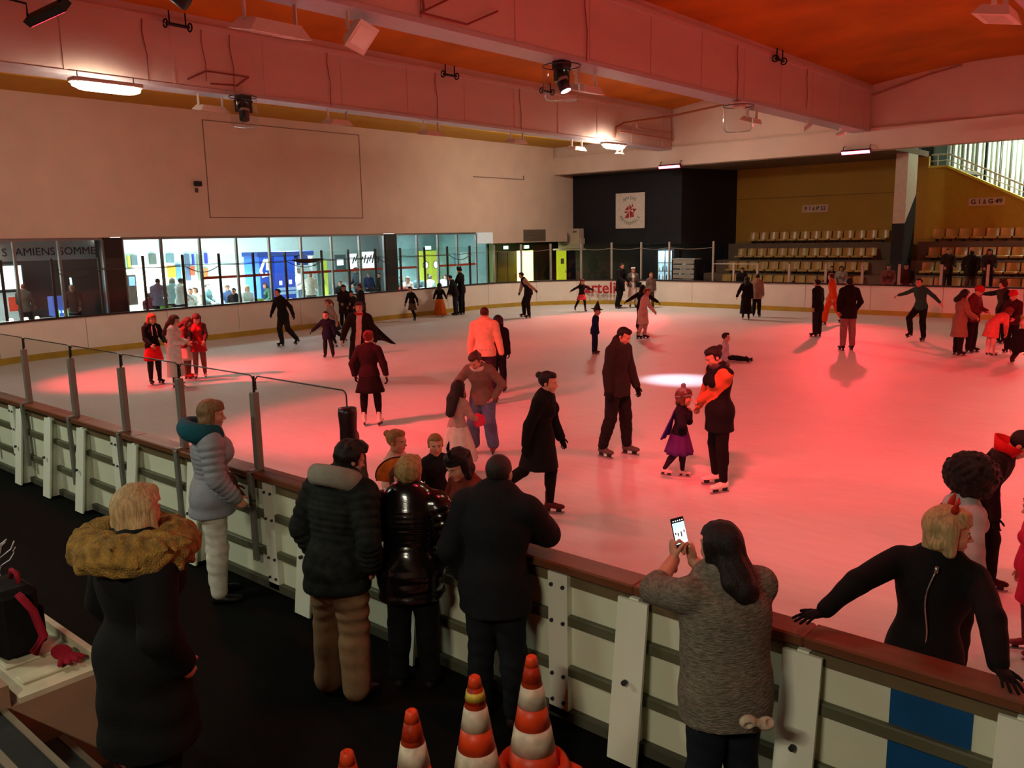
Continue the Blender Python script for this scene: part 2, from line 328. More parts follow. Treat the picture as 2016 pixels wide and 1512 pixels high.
# railing and curtain on the upper landing
t = thing('stair_railing', 'white metal handrail running down the lemon stair edge', 'railing', (-9, 38.8, 5.5))
RAIL = M('white_rail', '#d8dcd2', 0.4)
MB().tube([(-10.15, 38.75, 6.05), (-9.5, 38.75, 6.05), (-6.6, 38.75, 4.58), (-3.2, 38.75, 2.85)], 0.035).build('handrail', RAIL, t)
MB().tube([(-10.15, 38.75, 5.8), (-9.5, 38.75, 5.8), (-6.6, 38.75, 4.33), (-3.2, 38.75, 2.6)], 0.02).build('midrail', RAIL, t)
for i in range(7):
    x = -9.9 + i * 1.1; zb = 5.55 if x < -9.5 else 5.5 - (x + 9.49) * 0.511
    MB().tube([(x, 38.75, zb), (x, 38.75, zb + 0.5)], 0.02).build('post', RAIL, t)
CURT = M('curtain_cloth', '#cfd6c8', 0.8, 0.06, 3.0)
for j in range(9):
    x0 = -10.85 + j * 1.62
    n = 34; vs = []; 
    for z in (1.6, 9.1):
        for i in range(n + 1):
            x = x0 + i * 1.58 / n; vs.append((x, 44.0 + 0.11 * math.sin(i * 1.45 + j) + 0.05 * math.sin(i * 0.6 + 2 * j), z))
    me = bpy.data.meshes.new('curtain'); me.from_pydata(vs, [], [(i, i + 1, i + n + 2, i + n + 1) for i in range(n)])
    o = link_mesh('curtain', me, CURT, None, True); md = o.modifiers.new('thick', 'SOLIDIFY'); md.thickness = 0.01
    tag(o, 'pale pleated curtain strip, %s from the left behind the stair' % ORD[j], 'curtain', 'curtains behind the stair')
t = thing('door_1', 'dark doorway at the top of the stair', None, (-12.0, 44.9, 5.5), kind='structure')
MB().box((-12.245, 44.900, 6.445)[0], (-11.756, 44.900, 5.933)[0], 44.85, 44.98, 5.5, 7.8).build('door_leaf', M('dark_door', '#1d2016', 0.6), t)
# column between the stands
t = thing('column', 'white column with dark foot between the two stands', None, (-10.5, 36.6, 0), kind='structure')
MB().box(-10.73, -10.27, 36.0, 37.3, 3.26, 5.98).build('shaft', M('column_white', '#d0c4ae', 0.6), t)
MB().box(-10.74, -10.26, 35.98, 37.32, -0.02, 3.26).prism([(36.0, 3.26), (37.32, 3.26), (37.32, 4.45)], 0, -10.265, -10.255).build('foot', M('column_dark', '#0f1311', 0.6), t)

# ---- stands: concrete steps and shell seats
STEP = M('stand_step', '#6f5f4f', 0.85, 0.08, 2.0)
def stand(x0, x1, label, rows):
    t = thing('grandstand', label, 'stand', ((x0 + x1) / 2, 37, 0))
    for i, (y, z) in enumerate(rows):
        MB().box(x0 + i * 0.2 if x0 < -12 else x0, x1 + (i - 3) * 0.0, y - 0.4, y + 0.42, -0.02, z).build('step', STEP, t)
    return t
ROWS = [(35.65, 0.62), (36.47, 1.18), (37.29, 1.76), (38.15, 2.5)]
stand(-19.3, -10.76, 'stepped concrete stand left of the white column', ROWS); stand(-10.2, XR - 0.02, 'stepped concrete stand right of the white column', ROWS)
SEATM = M('seat_plastic', '#b9984a', 0.3, 0.05, 6.0, spec=0.6)
def seat_mesh():
    mb = MB(); n = 6
    # curved back shell
    for lay in (0, 1):
        off = lay * 0.025
        vs = [(-0.22 + 0.44 * i / n, 0.2 + off - 0.05 * (2 * i / n - 1) ** 2, z) for z in (0.02, 0.17, 0.34, 0.36) for i in range(n + 1)]
        vs = [(x * (0.9 if z > 0.35 else 1), y + (z - 0.02) * 0.18, z) for x, y, z in vs]
        mb.add(vs, [(r * (n + 1) + i, r * (n + 1) + i + 1, (r + 1) * (n + 1) + i + 1, (r + 1) * (n + 1) + i) for r in range(3) for i in range(n)])
    mb.box(-0.22, 0.22, -0.2, 0.2, 0.0, 0.035, ch=0.012).box(-0.22, 0.22, -0.22, -0.19, -0.05, 0.03, ch=0.01)
    me = bpy.data.meshes.new('stadium_seat'); me.from_pydata(mb.v, [], mb.f); me.materials.append(SEATM)
    me.polygons.foreach_set('use_smooth', np.ones(len(me.polygons), dtype=bool)); return me
SEAT = seat_mesh()
BRK = MB().box(-0.03, 0.03, -0.1, 0.15, -0.16, 0.0); BRKM = bpy.data.meshes.new('bracket'); BRKM.from_pydata(BRK.v, [], BRK.f); BRKM.materials.append(DARKG)
RN = ['bottom', 'second', 'third', 'top']
def seats(xs, ri, side):
    y, z = ROWS[ri]
    for i, x in enumerate(xs):
        o = bpy.data.objects.new('stadium_seat', SEAT); COL.objects.link(o); o.location = (x, y + 0.1, z + 0.155)
        b = bpy.data.objects.new('bracket', BRKM); COL.objects.link(b); b.parent = o
        tag(o, 'yellow plastic seat, %s from the %s in the %s row %s the column' % (ORD[i], 'navy wall' if side == 'L' else 'column', RN[ri], 'left of' if side == 'L' else 'right of'), 'seat', 'shell seats in the stands')
for ri, x0, nn in ((0, -17.85, 13), (1, -17.95, 13), (2, -17.9, 13), (3, -17.7, 13)):
    seats([x0 + i * 0.492 for i in range(nn)], ri, 'L')
for ri, x0, nn in ((0, -9.3, 10), (1, -9.5, 10), (2, -9.5, 10), (3, -9.6, 10)):
    seats([x0 + i * 0.5 for i in range(nn)], ri, 'R')

# ---- recess with the yellow doors under the left wall corner
DK = M('recess_dark', '#191c1e', 0.7)
tag(MB().box(-30.2, -30.0, 28.9, 40, 0, 2.8).box(-30, WX - 0.35, 28.98, 29.05, 0, 2.8).build('wall_recess', DK), 'dark passage wall behind the boards', kind='structure')
tag(MB().box(-30, WX - 0.02, 29.0, 38.6, 2.74, 2.95).build('ceiling_recess', M('recess_ceiling', '#6a655c', 0.8)), 'low ceiling over the door passage', kind='structure')
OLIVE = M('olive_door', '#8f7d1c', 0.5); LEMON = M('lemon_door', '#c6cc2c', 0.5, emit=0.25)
def door(n, y0, y1, x, z1, m, label, glow=False):
    t = thing('door_%d' % n, label, None, (x, y0, 0), kind='structure')
    MB().box(x, x + 0.06, y0, y1, 0, z1, ch=0.01).build('door_leaf', m, t)
    MB().tube([(x + 0.1, y1 - 0.12, 1.0), (x + 0.1, y1 - 0.12, 1.15)], 0.02).build('door_handle', ALU, t)
    return t
t = door(2, 32.0, 33.5, -28.5, 2.3, OLIVE, 'olive yellow double door left of the lit doorway'); MB().box(-28.44, -28.43, 32.74, 32.76, 0, 2.3).build('seam', DK, t)
t = thing('door_3', 'open doorway glowing pale yellow', None, (-28.6, 34.2, 0), kind='structure')
MB().box(-28.6, -28.55, 33.6, 34.95, 0, 2.3).build('door_opening', M('lit_doorway', '#f2f07a', 0.6, emit=1.3), t); MB().box(-28.55, -28.45, 33.85, 33.9, 0, 2.3).build('door_edge', M('lit_edge', '#fbfbe0', 0.5, emit=1.2), t)
t = door(4, 36.9, 37.75, -28.5, 2.3, LEMON, 'lemon yellow door standing open right of the passage'); MB().box(-28.43, -28.42, 37.2, 37.5, 1.5, 1.8).build('notice', M('notice', '#e8ecc0', 0.6), t)
for i, (y, z) in enumerate(((32.67, 2.5), (34.34, 2.5))):
    t = thing('exit_sign', 'glowing green exit sign above the %s' % ('olive double door' if i == 0 else 'lit doorway'), 'sign', (-28.45, y, z - 0.1))
    MB().box(-28.55, -28.47, y - 0.2, y + 0.2, z - 0.09, z + 0.09, ch=0.01).build('sign_case', STEEL, t)
    MB().box(-28.47, -28.465, y - 0.18, y + 0.18, z - 0.075, z + 0.075).build('sign_face', M('exit_face', '#7df0c0', 0.5, emit=3.0), t)
area('passage_light', (-27.5, 34.5, 2.6), (-27.5, 34.5, 0), 14, (1, 1, 0.8), 0.4, 1.2)

# ---- rink boards: left, corners and far side
def offset_path(pts, d):
    out = []
    for i, p in enumerate(pts):
        a = np.array(pts[max(i - 1, 0)]); b = np.array(pts[min(i + 1, len(pts) - 1)]); t_ = (b - a) / np.linalg.norm(b - a); out.append((p[0] + d * t_[1], p[1] - d * t_[0]))
    return out
def sweep(pts, d0, d1, z0, z1):
    A = offset_path(pts, d0); B = offset_path(pts, d1); n = len(pts); mb = MB()
    vs = [(x, y, z) for P_, z in ((A, z0), (A, z1), (B, z1), (B, z0)) for x, y in P_]
    fs = [(r * n + i, r * n + i + 1, ((r + 1) % 4) * n + i + 1, ((r + 1) % 4) * n + i) for r in range(4) for i in range(n - 1)]
    fs += [(0, n, 2 * n, 3 * n), (n - 1, 4 * n - 1, 3 * n - 1, 2 * n - 1)]
    return mb.add(vs, fs)
path = [(XR - i * (XR - (RX + RR)) / 30, RY1) for i in range(30)] + arc(RX + RR, RY1 - RR, RR, PI / 2, PI, 12) + [(RX, RY1 - RR - i * (RY1 - RY0 - 2 * RR) / 14) for i in range(1, 14)] + arc(RX + RR, RY0 + RR, RR, PI, 1.5 * PI, 12)
# resample evenly so each panel is a straight-ish 1.2 m piece
def resample(p, step):
    p = np.array(p); s = np.r_[0, np.cumsum(np.linalg.norm(np.diff(p, axis=0), axis=1))]; q = np.arange(0, s[-1] + 1e-6, step); q[-1] = s[-1]
    return [(float(np.interp(v, s, p[:, 0])), float(np.interp(v, s, p[:, 1]))) for v in q]
fine = resample(path, 0.6)
rb = thing('rink_boards', 'curved white rink boards with yellow kick strip along left and far sides', 'rink boards', (-24, 20, 0))
PER = 4
for i in range(0, len(fine) - 1, PER):
    seg = fine[i:i + PER + 1]
    if len(seg) < 2: continue
    a, b = np.array(seg[0]), np.array(seg[-1]); 
    g = 0.012
    seg = [tuple(np.array(seg[0]) + (np.array(seg[1]) - np.array(seg[0])) * g)] + seg[1:-1] + [tuple(np.array(seg[-1]) + (np.array(seg[-2]) - np.array(seg[-1])) * g)]
    sweep(seg, 0.0, 0.06, 0.17, 1.05).build('panel', BOARD, rb)
sweep(fine, -0.025, 0.07, 0.0, 0.17).build('kick_strip', KICK, rb)
sweep(fine, -0.03, 0.14, 1.05, 1.10).build('cap_rail', CAPD, rb)
sweep(fine, 0.06, 0.12, 0.0, 1.05).build('backing', DARKG, rb)
# printed advert on the far boards
ad = thing('advert_panel', 'white advert sheet with red lettering on the far boards', 'advert', (-20.6, 31.3, 0.4))
ax = np.array([-22.15, 30.42]); bx_ = np.array([-19.25, 31.38]); dv = (bx_ - ax) / np.linalg.norm(bx_ - ax); nv = np.array([dv[1], -dv[0]])
for i in range(1):
    seg = [p for p in fine if -22.6 < p[0] < -19.0 and p[1] > 28]
    sweep(seg, -0.006, -0.002, 0.3, 1.03).build('sheet', M('advert_sheet', '#ddd2c4', 0.5), ad)
c0 = np.array([-21.25, 30.98])
td = np.array([0.955, 0.296])
text_mesh('lettering', 'artelia', 0.70, M('advert_red', '#b01a22', 0.5), frame((c0[0] + 0.055, c0[1] - 0.16, 0.72), (td[0], td[1], 0), (0, 0, 1)), ad, 0.004, bold=0.012)
text_mesh('small_lettering', 'Ville & Transport - Bâtiment', 0.13, M('advert_grey', '#9a8a80', 0.5), frame((c0[0] + 0.05, c0[1] - 0.17, 0.40), (td[0], td[1], 0), (0, 0, 1)), ad, 0.003)

# ---- glass shields on the left / far boards
gp = thing('glass_barrier', 'tall clear glass shield on slim posts along the left and corner boards', 'glass barrier', (-24.6, 20, 1.1))
DPOST = M('dark_post', '#3a322d', 0.5, metal=0.3); LPOST = M('light_post', '#a9a194', 0.5, metal=0.4)
yl = [9.33 - 2.5, 9.33 - 1.25, 9.33, 10.6, 11.88, 13.12, 14.34, 15.57, 16.8, 18.31, 19.5, 20.76, 22.01, 23.29, 24.57, 25.9]
for a, b in zip(yl, yl[1:]): MB().box(-24.59, -24.575, a + 0.03, b - 0.03, 1.1, 2.66).build('pane', GLASS, gp)
for y in yl: MB().box(-24.63, -24.56, y - 0.03, y + 0.03, 1.1, 2.7).build('post', DPOST, gp)
cor = resample([(-24.58, 25.9)] + arc(RX + RR, RY1 - RR, RR + 0.08, PI, PI / 2, 14) + [(-16.3, 31.58)], 1.36)
for a, b in zip(cor, cor[1:]):
    a = np.array(a); b = np.array(b); d = (b - a) / np.linalg.norm(b - a); c = (a + b) / 2
    MB().obox((c[0], c[1], 1.88), ((d[0], d[1], 0), (-d[1], d[0], 0), (0, 0, 1)), (np.linalg.norm(b - a) / 2 - 0.03, 0.007, 0.78)).build('pane', GLASS, gp)
for p in cor[1:]: MB().box(p[0] - 0.035, p[0] + 0.035, p[1] - 0.035, p[1] + 0.035, 1.1, 2.7).build('post', LPOST, gp)
ROPE = M('net_rope', '#4a423c', 0.8)
for q, (a, b) in enumerate(zip(yl[2:], yl[3:])):
    MB().tube([(-24.5, a + (b - a) * s, 2.36 - (0.02 if q % 3 else 0.22) * math.sin(PI * s)) for s in np.linspace(0, 1, 9)], 0.014, 6).build('net_rope', ROPE, gp)
    MB().tube([(-24.49, a + (b - a) * s, 2.40 - 0.03 * math.sin(PI * s)) for s in np.linspace(0, 1, 5)], 0.009, 5).build('net_rope', ROPE, gp)
MB().tube([(-24.48, 17.0 + s * 1.3, 2.40 - 0.05 * math.sin(PI * s)) for s in np.linspace(0, 1, 9)], [0.02, 0.05, 0.07, 0.075, 0.08, 0.075, 0.07, 0.05, 0.02], 7).build('rolled_net', M('rolled_net', '#3d2b22', 0.9), gp)
for a, b in zip(cor, cor[1:]): MB().tube([(a[0] + (b[0] - a[0]) * s, a[1] + (b[1] - a[1]) * s - 0.06, 2.45 - 0.06 * math.sin(PI * s)) for s in np.linspace(0, 1, 6)], 0.009, 5).build('net_rope', M('pale_rope', '#8d8678', 0.8), gp)
g2 = thing('glass_barrier', 'lower glass shield on white posts in front of the stands', 'glass barrier', (-10, 31.6, 1.1))
xf = [-16.3, -15.39, -14.38, -13.09, -11.69, -10.36, -9.09, -7.72, -6.3, -4.9, -3.5, -2.1, -0.7, 0.7, 2.1, 3.5, 4.9]
for a, b in zip(xf, xf[1:]): MB().box(a + 0.03, b - 0.03, 31.575, 31.59, 1.1, 2.7).build('pane', GLASS, g2)
for x in xf[1:]: MB().box(x - 0.04, x + 0.04, 31.55, 31.62, 1.1, 1.82).build('post', M('white_post', '#b5a698', 0.5), g2)
for a, b in zip(xf[:3], xf[1:3]): MB().tube([(a, 31.54, 1.79), (b, 31.54, 1.79)], 0.014).build('top_bar', LPOST, g2)

# ---- near boards seen from outside
nb = thing('rink_boards', 'near rink boards with brown cap rail, white buttress posts and dark stringers', 'rink boards', (-5, 3.95, 0))
BX = [-14.6, -13.35, -11.78, -10.86, -9.92, -8.65, -7.4, -5.59, -4.35, -2.46, -1.465, -0.5, 0.75, 2.0, 3.25, 4.5, 5.75, 7.0, 8.25, 9.5, 10.75, 12.0]
PXS = [-19.0, -17.2] + BX + [XR]
for a, b in zip(PXS, PXS[1:]): MB().box(a + 0.006, b - 0.006, 3.95, 4.03, 0.03, 1.0).build('panel', NB, nb)
for x in BX:
    mb = MB(); h = 0.1 if x > -13 else 0.09
    mb.prism([(3.95, 0.0), (3.76, 0.0), (3.885, 0.98), (3.95, 0.98)], 0, x - 0.03, x + 0.03)
    mb.prism([(3.775, 0.0), (3.755, 0.0), (3.87, 0.97), (3.89, 0.97)], 0, x - h, x + h)
    o = mb.build('buttress', NBP, nb)
    MB().tube([(x + 0.005, 3.79, 0.50), (x + 0.005, 3.765, 0.50)], 0.016, 8).build('bolt', DARKG, o)
STRM = M('stringer', '#5a5a44', 0.5, 0.12, 4.0, stretch=(0.5, 3, 3))
for a, b in zip(PXS[1:], PXS[2:]):
    for z in (0.68, 0.34): MB().box(a + 0.02, b - 0.02, 3.905, 3.95, z - 0.035, z + 0.035, ch=0.008).build('stringer', STRM, nb)
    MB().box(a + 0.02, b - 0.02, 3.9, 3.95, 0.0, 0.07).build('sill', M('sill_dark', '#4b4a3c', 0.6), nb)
    MB().box(a + 0.02, b - 0.02, 3.935, 3.949, 0.9, 1.0).build('shade_strip', M('painted_cap_shade', '#6a5a3e', 0.6), nb)  # dark strip painting the shadow band below the cap rail
for a, b in zip(PXS, PXS[1:]): MB().box(a, b, 3.87, 4.06, 1.0, 1.06, ch=0.01).build('cap_rail', WOODC, nb)
MB().box(-19, XR, 4.03, 4.05, 0.0, 0.17).build('kick_strip', KICK, nb)
for x in (-9.14, -6.2, -3.03, -12.16):                           # gate stiles with bolts
    o = MB().prism([(3.95, 0.02), (3.9, 0.02), (3.9, 0.98), (3.95, 0.98)], 0, x - 0.075, x + 0.075).build('stile', NBP, nb)
    for z in (0.12, 0.30, 0.66, 0.90):
        for dx in (-0.045, 0.045): MB().tube([(x + dx, 3.9, z), (x + dx, 3.885, z)], 0.012, 8).build('bolt', DARKG, o)
MB().box(-1.06, -0.705, 3.942, 3.951, 0.03, 0.98).build('blue_sheet', M('blue_sheet', '#0e4b7c', 0.5), nb)
ng = thing('glass_barrier', 'rounded glass shield panels on grey posts above the near boards', 'glass barrier', (-8, 3.97, 1.06))
gx = [-15.4, -14.15, -12.88, -11.62, -10.2, -8.92, -7.69, -6.39, -5.1]
for a, b in zip(gx, gx[1:]):
    a2, b2 = a + 0.02, b - 0.02; r = 0.05
    poly = [(a2, 1.06), (b2, 1.06)] + [(b2 - r + r * math.cos(t_), 1.905 - r + r * math.sin(t_)) for t_ in np.linspace(0, PI / 2, 5)] + [(a2 + r + r * math.cos(t_), 1.905 - r + r * math.sin(t_)) for t_ in np.linspace(PI / 2, PI, 5)]
    MB().prism(poly, 1, 3.963, 3.975).build('pane', GLASS, ng)
    e = [(p[0], 3.969, p[1]) for p in poly[2:]]; e = [(b2, 3.969, 1.78)] + e + [(a2, 3.969, 1.78)]
    MB().tube(e, 0.0065, 6).build('pane_edge', EDGE, ng)
for x in gx[1:-1]:
    o = MB().box(x - 0.032, x + 0.032, 3.925, 3.99, 1.06, 1.76, ch=0.006).build('post', M('grey_post', '#86867c', 0.45, metal=0.4), ng)
    MB().box(x - 0.03, x + 0.03, 3.845, 3.885, 0.25, 1.06, ch=0.006).box(x - 0.03, x + 0.03, 3.855, 3.95, 1.04, 1.08).build('post_foot', M('grey_post', '#86867c'), o)
    MB().tube([(x, 3.96, 1.76), (x, 3.965, 1.90)], 0.012).build('seal', BLACK, o)
o = MB().box(-5.15, -5.06, 3.925, 3.99, 1.06, 1.6).build('end_post', M('grey_post', '#86867c'), ng)
pd = MB(); pd.lathe([(0.06, 1.06), (0.07, 1.12), (0.064, 1.3), (0.07, 1.45), (0.066, 1.62), (0.074, 1.74), (0.07, 1.775), (0.04, 1.78)], (-5.1, 3.955, 0), 18)
pd.build('post_pad', M('pad_vinyl', '#2a1418', 0.35, 0.1, bump=0.3, bscale=18), o, True)

# ================================================================== FITTINGS ON THE CEILING AND WALLS
RED = (1.0, 0.05, 0.065)
LEDR = M('led_red', (1.0, 0.02, 0.05), 0.4, emit=14.0)
LEDP = M('led_core', (1.0, 0.35, 0.4), 0.4, emit=5.0)
def led_bar(c, aims, label, lit=True, half=0.55, tilt=-0.5, rz=0.0, yd=-1):
    """LED bar along X; yd = side it faces (-1 towards the camera side, +1 towards the far side)"""
    t = thing('led_bar', label, 'stage light', c)
    x, y, z = c
    ux = np.array([math.cos(rz), math.sin(rz), 0.0])
    f = np.array([-math.sin(rz) * -yd * -1, math.cos(rz) * yd, -0.75]); f = f - ux * (f @ ux); f /= np.linalg.norm(f)
    n = np.cross(ux, f)
    MB().obox(c, (ux, f, n), (half, 0.05, 0.07)).build('housing', BLACK, t)
    for s in (-1, 1):
        p = np.array(c) + ux * s * (half - 0.06) - f * 0.05
        MB().tube([p, p + np.array([0, 0, 0.16]), (p[0], 33.5 if y > 20 else 4.1, p[2] + 0.2)], 0.015).build('bracket', BLACK, t)
    for i in range(14):
        p = np.array(c) + ux * (-half + 0.08 + i * (2 * half - 0.16) / 13) + f * 0.052
        MB().obox(p, (ux, f, n), (0.028, 0.006, 0.045)).build('diode', LEDP if lit else M('led_off', '#30181c', 0.3), t)
    MB().obox(np.array(c) + f * 0.05, (ux, f, n), (half - 0.03, 0.004, 0.062)).build('lens_strip', LEDR if lit else BLACK, t)
    for k, (tx, ty, ang, en) in enumerate(aims):
        p = np.array(c) + ux * (0.2 * (k - (len(aims) - 1) / 2)) + f * 0.12
        spot('red_beam', p, (tx, ty, 0), en * (E_RED_F if y > 20 else E_RED_N), RED, ang, 0.62, 0.18, t)
    return t
led_bar((-19.400, 32.834, 5.914)[:1] + (33.32, 5.95), [(-17.6, 24.7, 34, 0.46), (-13.5, 22.5, 50, 0.10)], 'lit red stage light bar over the navy wall', yd=-1)
led_bar((-11.4, 33.32, 5.95), [(-8.6, 24.4, 36, 0.27), (-10.0, 19.5, 50, 0.10)], 'lit red stage light bar over the ochre stand', yd=-1)
led_bar((-2.9, 33.32, 5.95), [(-3.6, 21.5, 40, 0.20), (-1.0, 25.0, 50, 0.15)], 'red stage light bar over the right stand', yd=-1)
led_bar((-19.8, 4.62, 5.85), [(-19.0, 9.3, 42, 0.75), (-16.9, 12.8, 34, 1.05)], 'black stage light bar at the far left near side', yd=1)
led_bar((-11.55, 4.66, 5.9), [(-11.0, 9.0, 46, 0.42), (-7.6, 10.2, 60, 0.16), (-13.0, 15.5, 50, 0.20), (-8.5, 5.5, 90, 0.16)], 'black stage light bar hanging at the upper left corner', yd=1)
led_bar((-3.0, 4.66, 5.9), [(-2.6, 11.5, 66, 0.19), (-4.6, 13.5, 50, 0.26), (-2.5, 17.0, 46, 0.36), (-7.5, 12.0, 50, 0.20), (-2.0, 6.0, 90, 0.06)], 'black stage light bar over the near right boards', yd=1)

led_bar((5.6, 4.66, 5.9), [(4.5, 11.0, 90, 1.2), (5.0, 18.0, 70, 1.2)], 'unseen stage light bar added beyond the right edge, near side', yd=1)  # unseen bar, added so red bounces onto beams and lintel
led_bar((5.6, 33.32, 5.95), [(4.5, 26.0, 90, 0.5)], 'unseen red stage light bar added beyond the right edge, far side', yd=-1)  # its far partner, also unseen and added for the red bounce
# lit battens
TUBE = M('lit_tube', (1.0, 0.86, 0.66), 0.5, emit=E_T1)
TUBE2 = M('lit_tube_far', (1.0, 0.84, 0.66), 0.5, emit=E_T2)
TUBEN = M('lit_tube_near', (1.0, 0.84, 0.56), 0.5, emit=E_TN)
TUBER = M('lit_tube_right', (1.0, 0.84, 0.56), 0.5, emit=E_TR)
def batten(y0, y1, x, z, label, tube=None):
    t = thing('ceiling_light', label, 'lamp', (x, (y0 + y1) / 2, z))
    MB().box(x - 0.16, x + 0.16, y0, y1, z + 0.06, z + 0.16, ch=0.02).build('housing', STEEL, t)
    n = 12; vs = []; 
    for i in range(11):
        y = y0 + 0.04 + (y1 - y0 - 0.08) * i / 10; e = 0.55 if i in (0, 10) else 0.9 if i in (1, 9) else 1
        for j in range(n + 1):
            a = PI * j / n; vs.append((x + 0.15 * e * math.cos(a), y, z + 0.06 - 0.15 * e * math.sin(a)))
    MB().add(vs, [(i * (n + 1) + j, i * (n + 1) + j + 1, (i + 1) * (n + 1) + j + 1, (i + 1) * (n + 1) + j) for i in range(10) for j in range(n)] + [tuple(range(n + 1)), tuple(10 * (n + 1) + j for j in range(n + 1))]).build('diffuser', tube or TUBE, t, True)
    for y in (y0 + 0.15, y1 - 0.15): MB().tube([(x, y, z + 0.15), (x, y, 6.65)], 0.012).build('hanger', ALU, t)
    return t
batten(7.95, 9.45, -18.9, 6.36, 'glowing white batten lamp at the upper left')
batten(27.5, 28.9, -18.9, 6.40, 'glowing white batten lamp near the far lintel', TUBE2)
batten(7.0, 8.5, -2.2, 6.36, 'unseen batten lamp added over the near right ice', TUBER)  # this and the next two are unseen, added to even out the ambient light
batten(9.5, 11.0, 6.3, 6.36, 'unseen batten lamp added beyond the right edge, near side', TUBER)
batten(24.0, 25.5, 6.3, 6.36, 'unseen batten lamp added beyond the right edge, far side', TUBER)
# unlit floodlights hung under the beams
FLB = M('flood_body', '#e2d5c8', 0.45, 0.04, 5.0); FLG = M('flood_glass', '#f2dcd6', 0.15, 0.03, spec=0.7)
def flood(c, label, rz=0.0, tilt=0.25, s=1.0, hang=None):
    t = thing('floodlight', label, 'lamp', c, group='unlit floodlights under the beams')
    R_ = np.array((Matrix.Rotation(rz, 3, 'Z') @ Matrix.Rotation(tilt, 3, 'Y')))
    ax_ = R_.T; c = np.array(c)
    bm = bmesh.new(); bmesh.ops.create_cube(bm, size=1)
    for v in bm.verts:
        top = v.co.z > 0; v.co = Vector((v.co.x * (0.36 if top else 0.52) * s, v.co.y * (0.62 if top else 0.86) * s, v.co.z * 0.15 * s))
    mt = Matrix(R_.tolist()).to_4x4(); mt.translation = Vector(c)
    mb = MB(); mb.addbm(bm, 0, mt); mb.build('housing', FLB, t)
    MB().obox(c + ax_[2] * -0.078 * s, ax_, (0.17 * s, 0.34 * s, 0.004)).build('front_glass', FLG, t)
    zt = hang if hang else 6.648
    for sg in (-1, 1):
        p = c + ax_[1] * sg * 0.36 * s + ax_[2] * 0.06; q = np.array([p[0], p[1], zt])
        MB().obox((p + q) / 2, ((1, 0, 0), (0, 1, 0), (0, 0, 1)), (0.035, 0.012, abs(q[2] - p[2]) / 2 + 0.01)).build('bracket', FLB, t)
    return t
for u in ((-19.75, 11.62, 6.33, 'first from the left'), (-19.75, 15.53, 6.34, 'second from the left'), (-19.75, 19.17, 6.31, 'third from the left'), (-19.75, 23.36, 6.35, 'fourth from the left'), (-19.75, 26.91, 6.34, 'nearest the far lintel')):
    flood(u[:3], 'white unlit floodlight under the left beam, %s' % u[3], s=0.9, tilt=0.15)
flood((-11.5, 7.87, 6.24), 'large white floodlight at the top beside the tilted one', s=1.25, tilt=0.2)
flood((-11.35, 9.46, 6.36), 'white floodlight tilted steeply under the middle beam', s=0.95, tilt=-0.9, rz=0.5)
flood((-11.5, 16.03, 6.28), 'white floodlight beside the lit moving head', s=1.0, tilt=0.2)
flood((-11.5, 24.5, 6.35), 'white floodlight just behind the empty clear cover', s=0.85, tilt=0.3)
flood((-11.35, 28.48, 6.46), 'small white floodlight under the far end of the middle beam', s=0.7, tilt=-0.6, rz=0.4)
flood((-11.35, 31.5, 6.48), 'white floodlight nearest the lintel on the middle beam', s=0.7, tilt=-0.3, rz=0.3)
flood((-2.900, 13.905, 5.985), 'large pink lit floodlight at the upper right corner', s=0.95, tilt=0.2)
flood((-19.55, 29.6, 6.3), 'small bracket lamp beside the lit far batten', s=0.45, tilt=0.1)
# moving heads in clear covers
CLEAR = glass_mat('clear_cover', (0.93, 0.93, 0.93), 1.3, 0.08)
def cover(t, x, y, z0, z1, r=0.34):
    mb = MB(); n = 20; vs = []
    for rr, z in ((r, z1), (r * 0.98, z0 + 0.12), (r * 0.8, z0 + 0.02), (0.02, z0)):
        for j in range(n): vs.append((x + rr * math.cos(2 * PI * j / n), y + rr * math.sin(2 * PI * j / n), z))
    mb.add(vs, [(i * n + j, i * n + (j + 1) % n, (i + 1) * n + (j + 1) % n, (i + 1) * n + j) for i in range(3) for j in range(n)])
    o = mb.build('clear_cover', CLEAR, t, True)
    MB().tube([(x + r * math.cos(a), y + r * math.sin(a), z1) for a in np.linspace(0, 2 * PI, 24)], 0.012, 6).build('cover_rim', M('cover_rim', '#3b2d2d', 0.5), o)
def moving_head(x, y, zt, label, aim, lit):
    t = thing('moving_head', label, 'stage light', (x, y, zt))
    MB().box(x - 0.16, x + 0.16, y - 0.16, y + 0.16, zt - 0.14, zt, ch=0.03).build('base', BLACK, t)
    MB().box(x - 0.05, x + 0.05, y - 0.22, y - 0.17, zt - 0.42, zt - 0.1, ch=0.01).box(x - 0.05, x + 0.05, y + 0.17, y + 0.22, zt - 0.42, zt - 0.1, ch=0.01).box(x - 0.08, x + 0.08, y - 0.22, y + 0.22, zt - 0.17, zt - 0.13).build('yoke', BLACK, t)
    c = np.array([x, y, zt - 0.38]); d = np.array(aim, float) - c; d /= np.linalg.norm(d)
    MB().tube([c - d * 0.2, c - d * 0.16, c - d * 0.02, c + d * 0.06, c + d * 0.2, c + d * 0.24], [0.09, 0.13, 0.14, 0.12, 0.125, 0.115], 16).build('head', BLACK, t, True)
    MB().tube([c - d * 0.03, c + d * 0.03], [0.143, 0.143], 16).build('band', M('grey_band', '#9a8f88', 0.5), t)
    MB().tube([c + d * 0.235, c + d * 0.246], 0.105, 16).build('lens', M('lens_lit', (0.75, 0.85, 1.0), 0.3, emit=25) if lit else M('lens_dark', '#15151a', 0.1), t)
    if lit: spot('white_beam', c + d * 0.3, aim, E_WHITE, (0.80, 0.84, 1.0), 17, 1.0, 0.12, t)
    return t
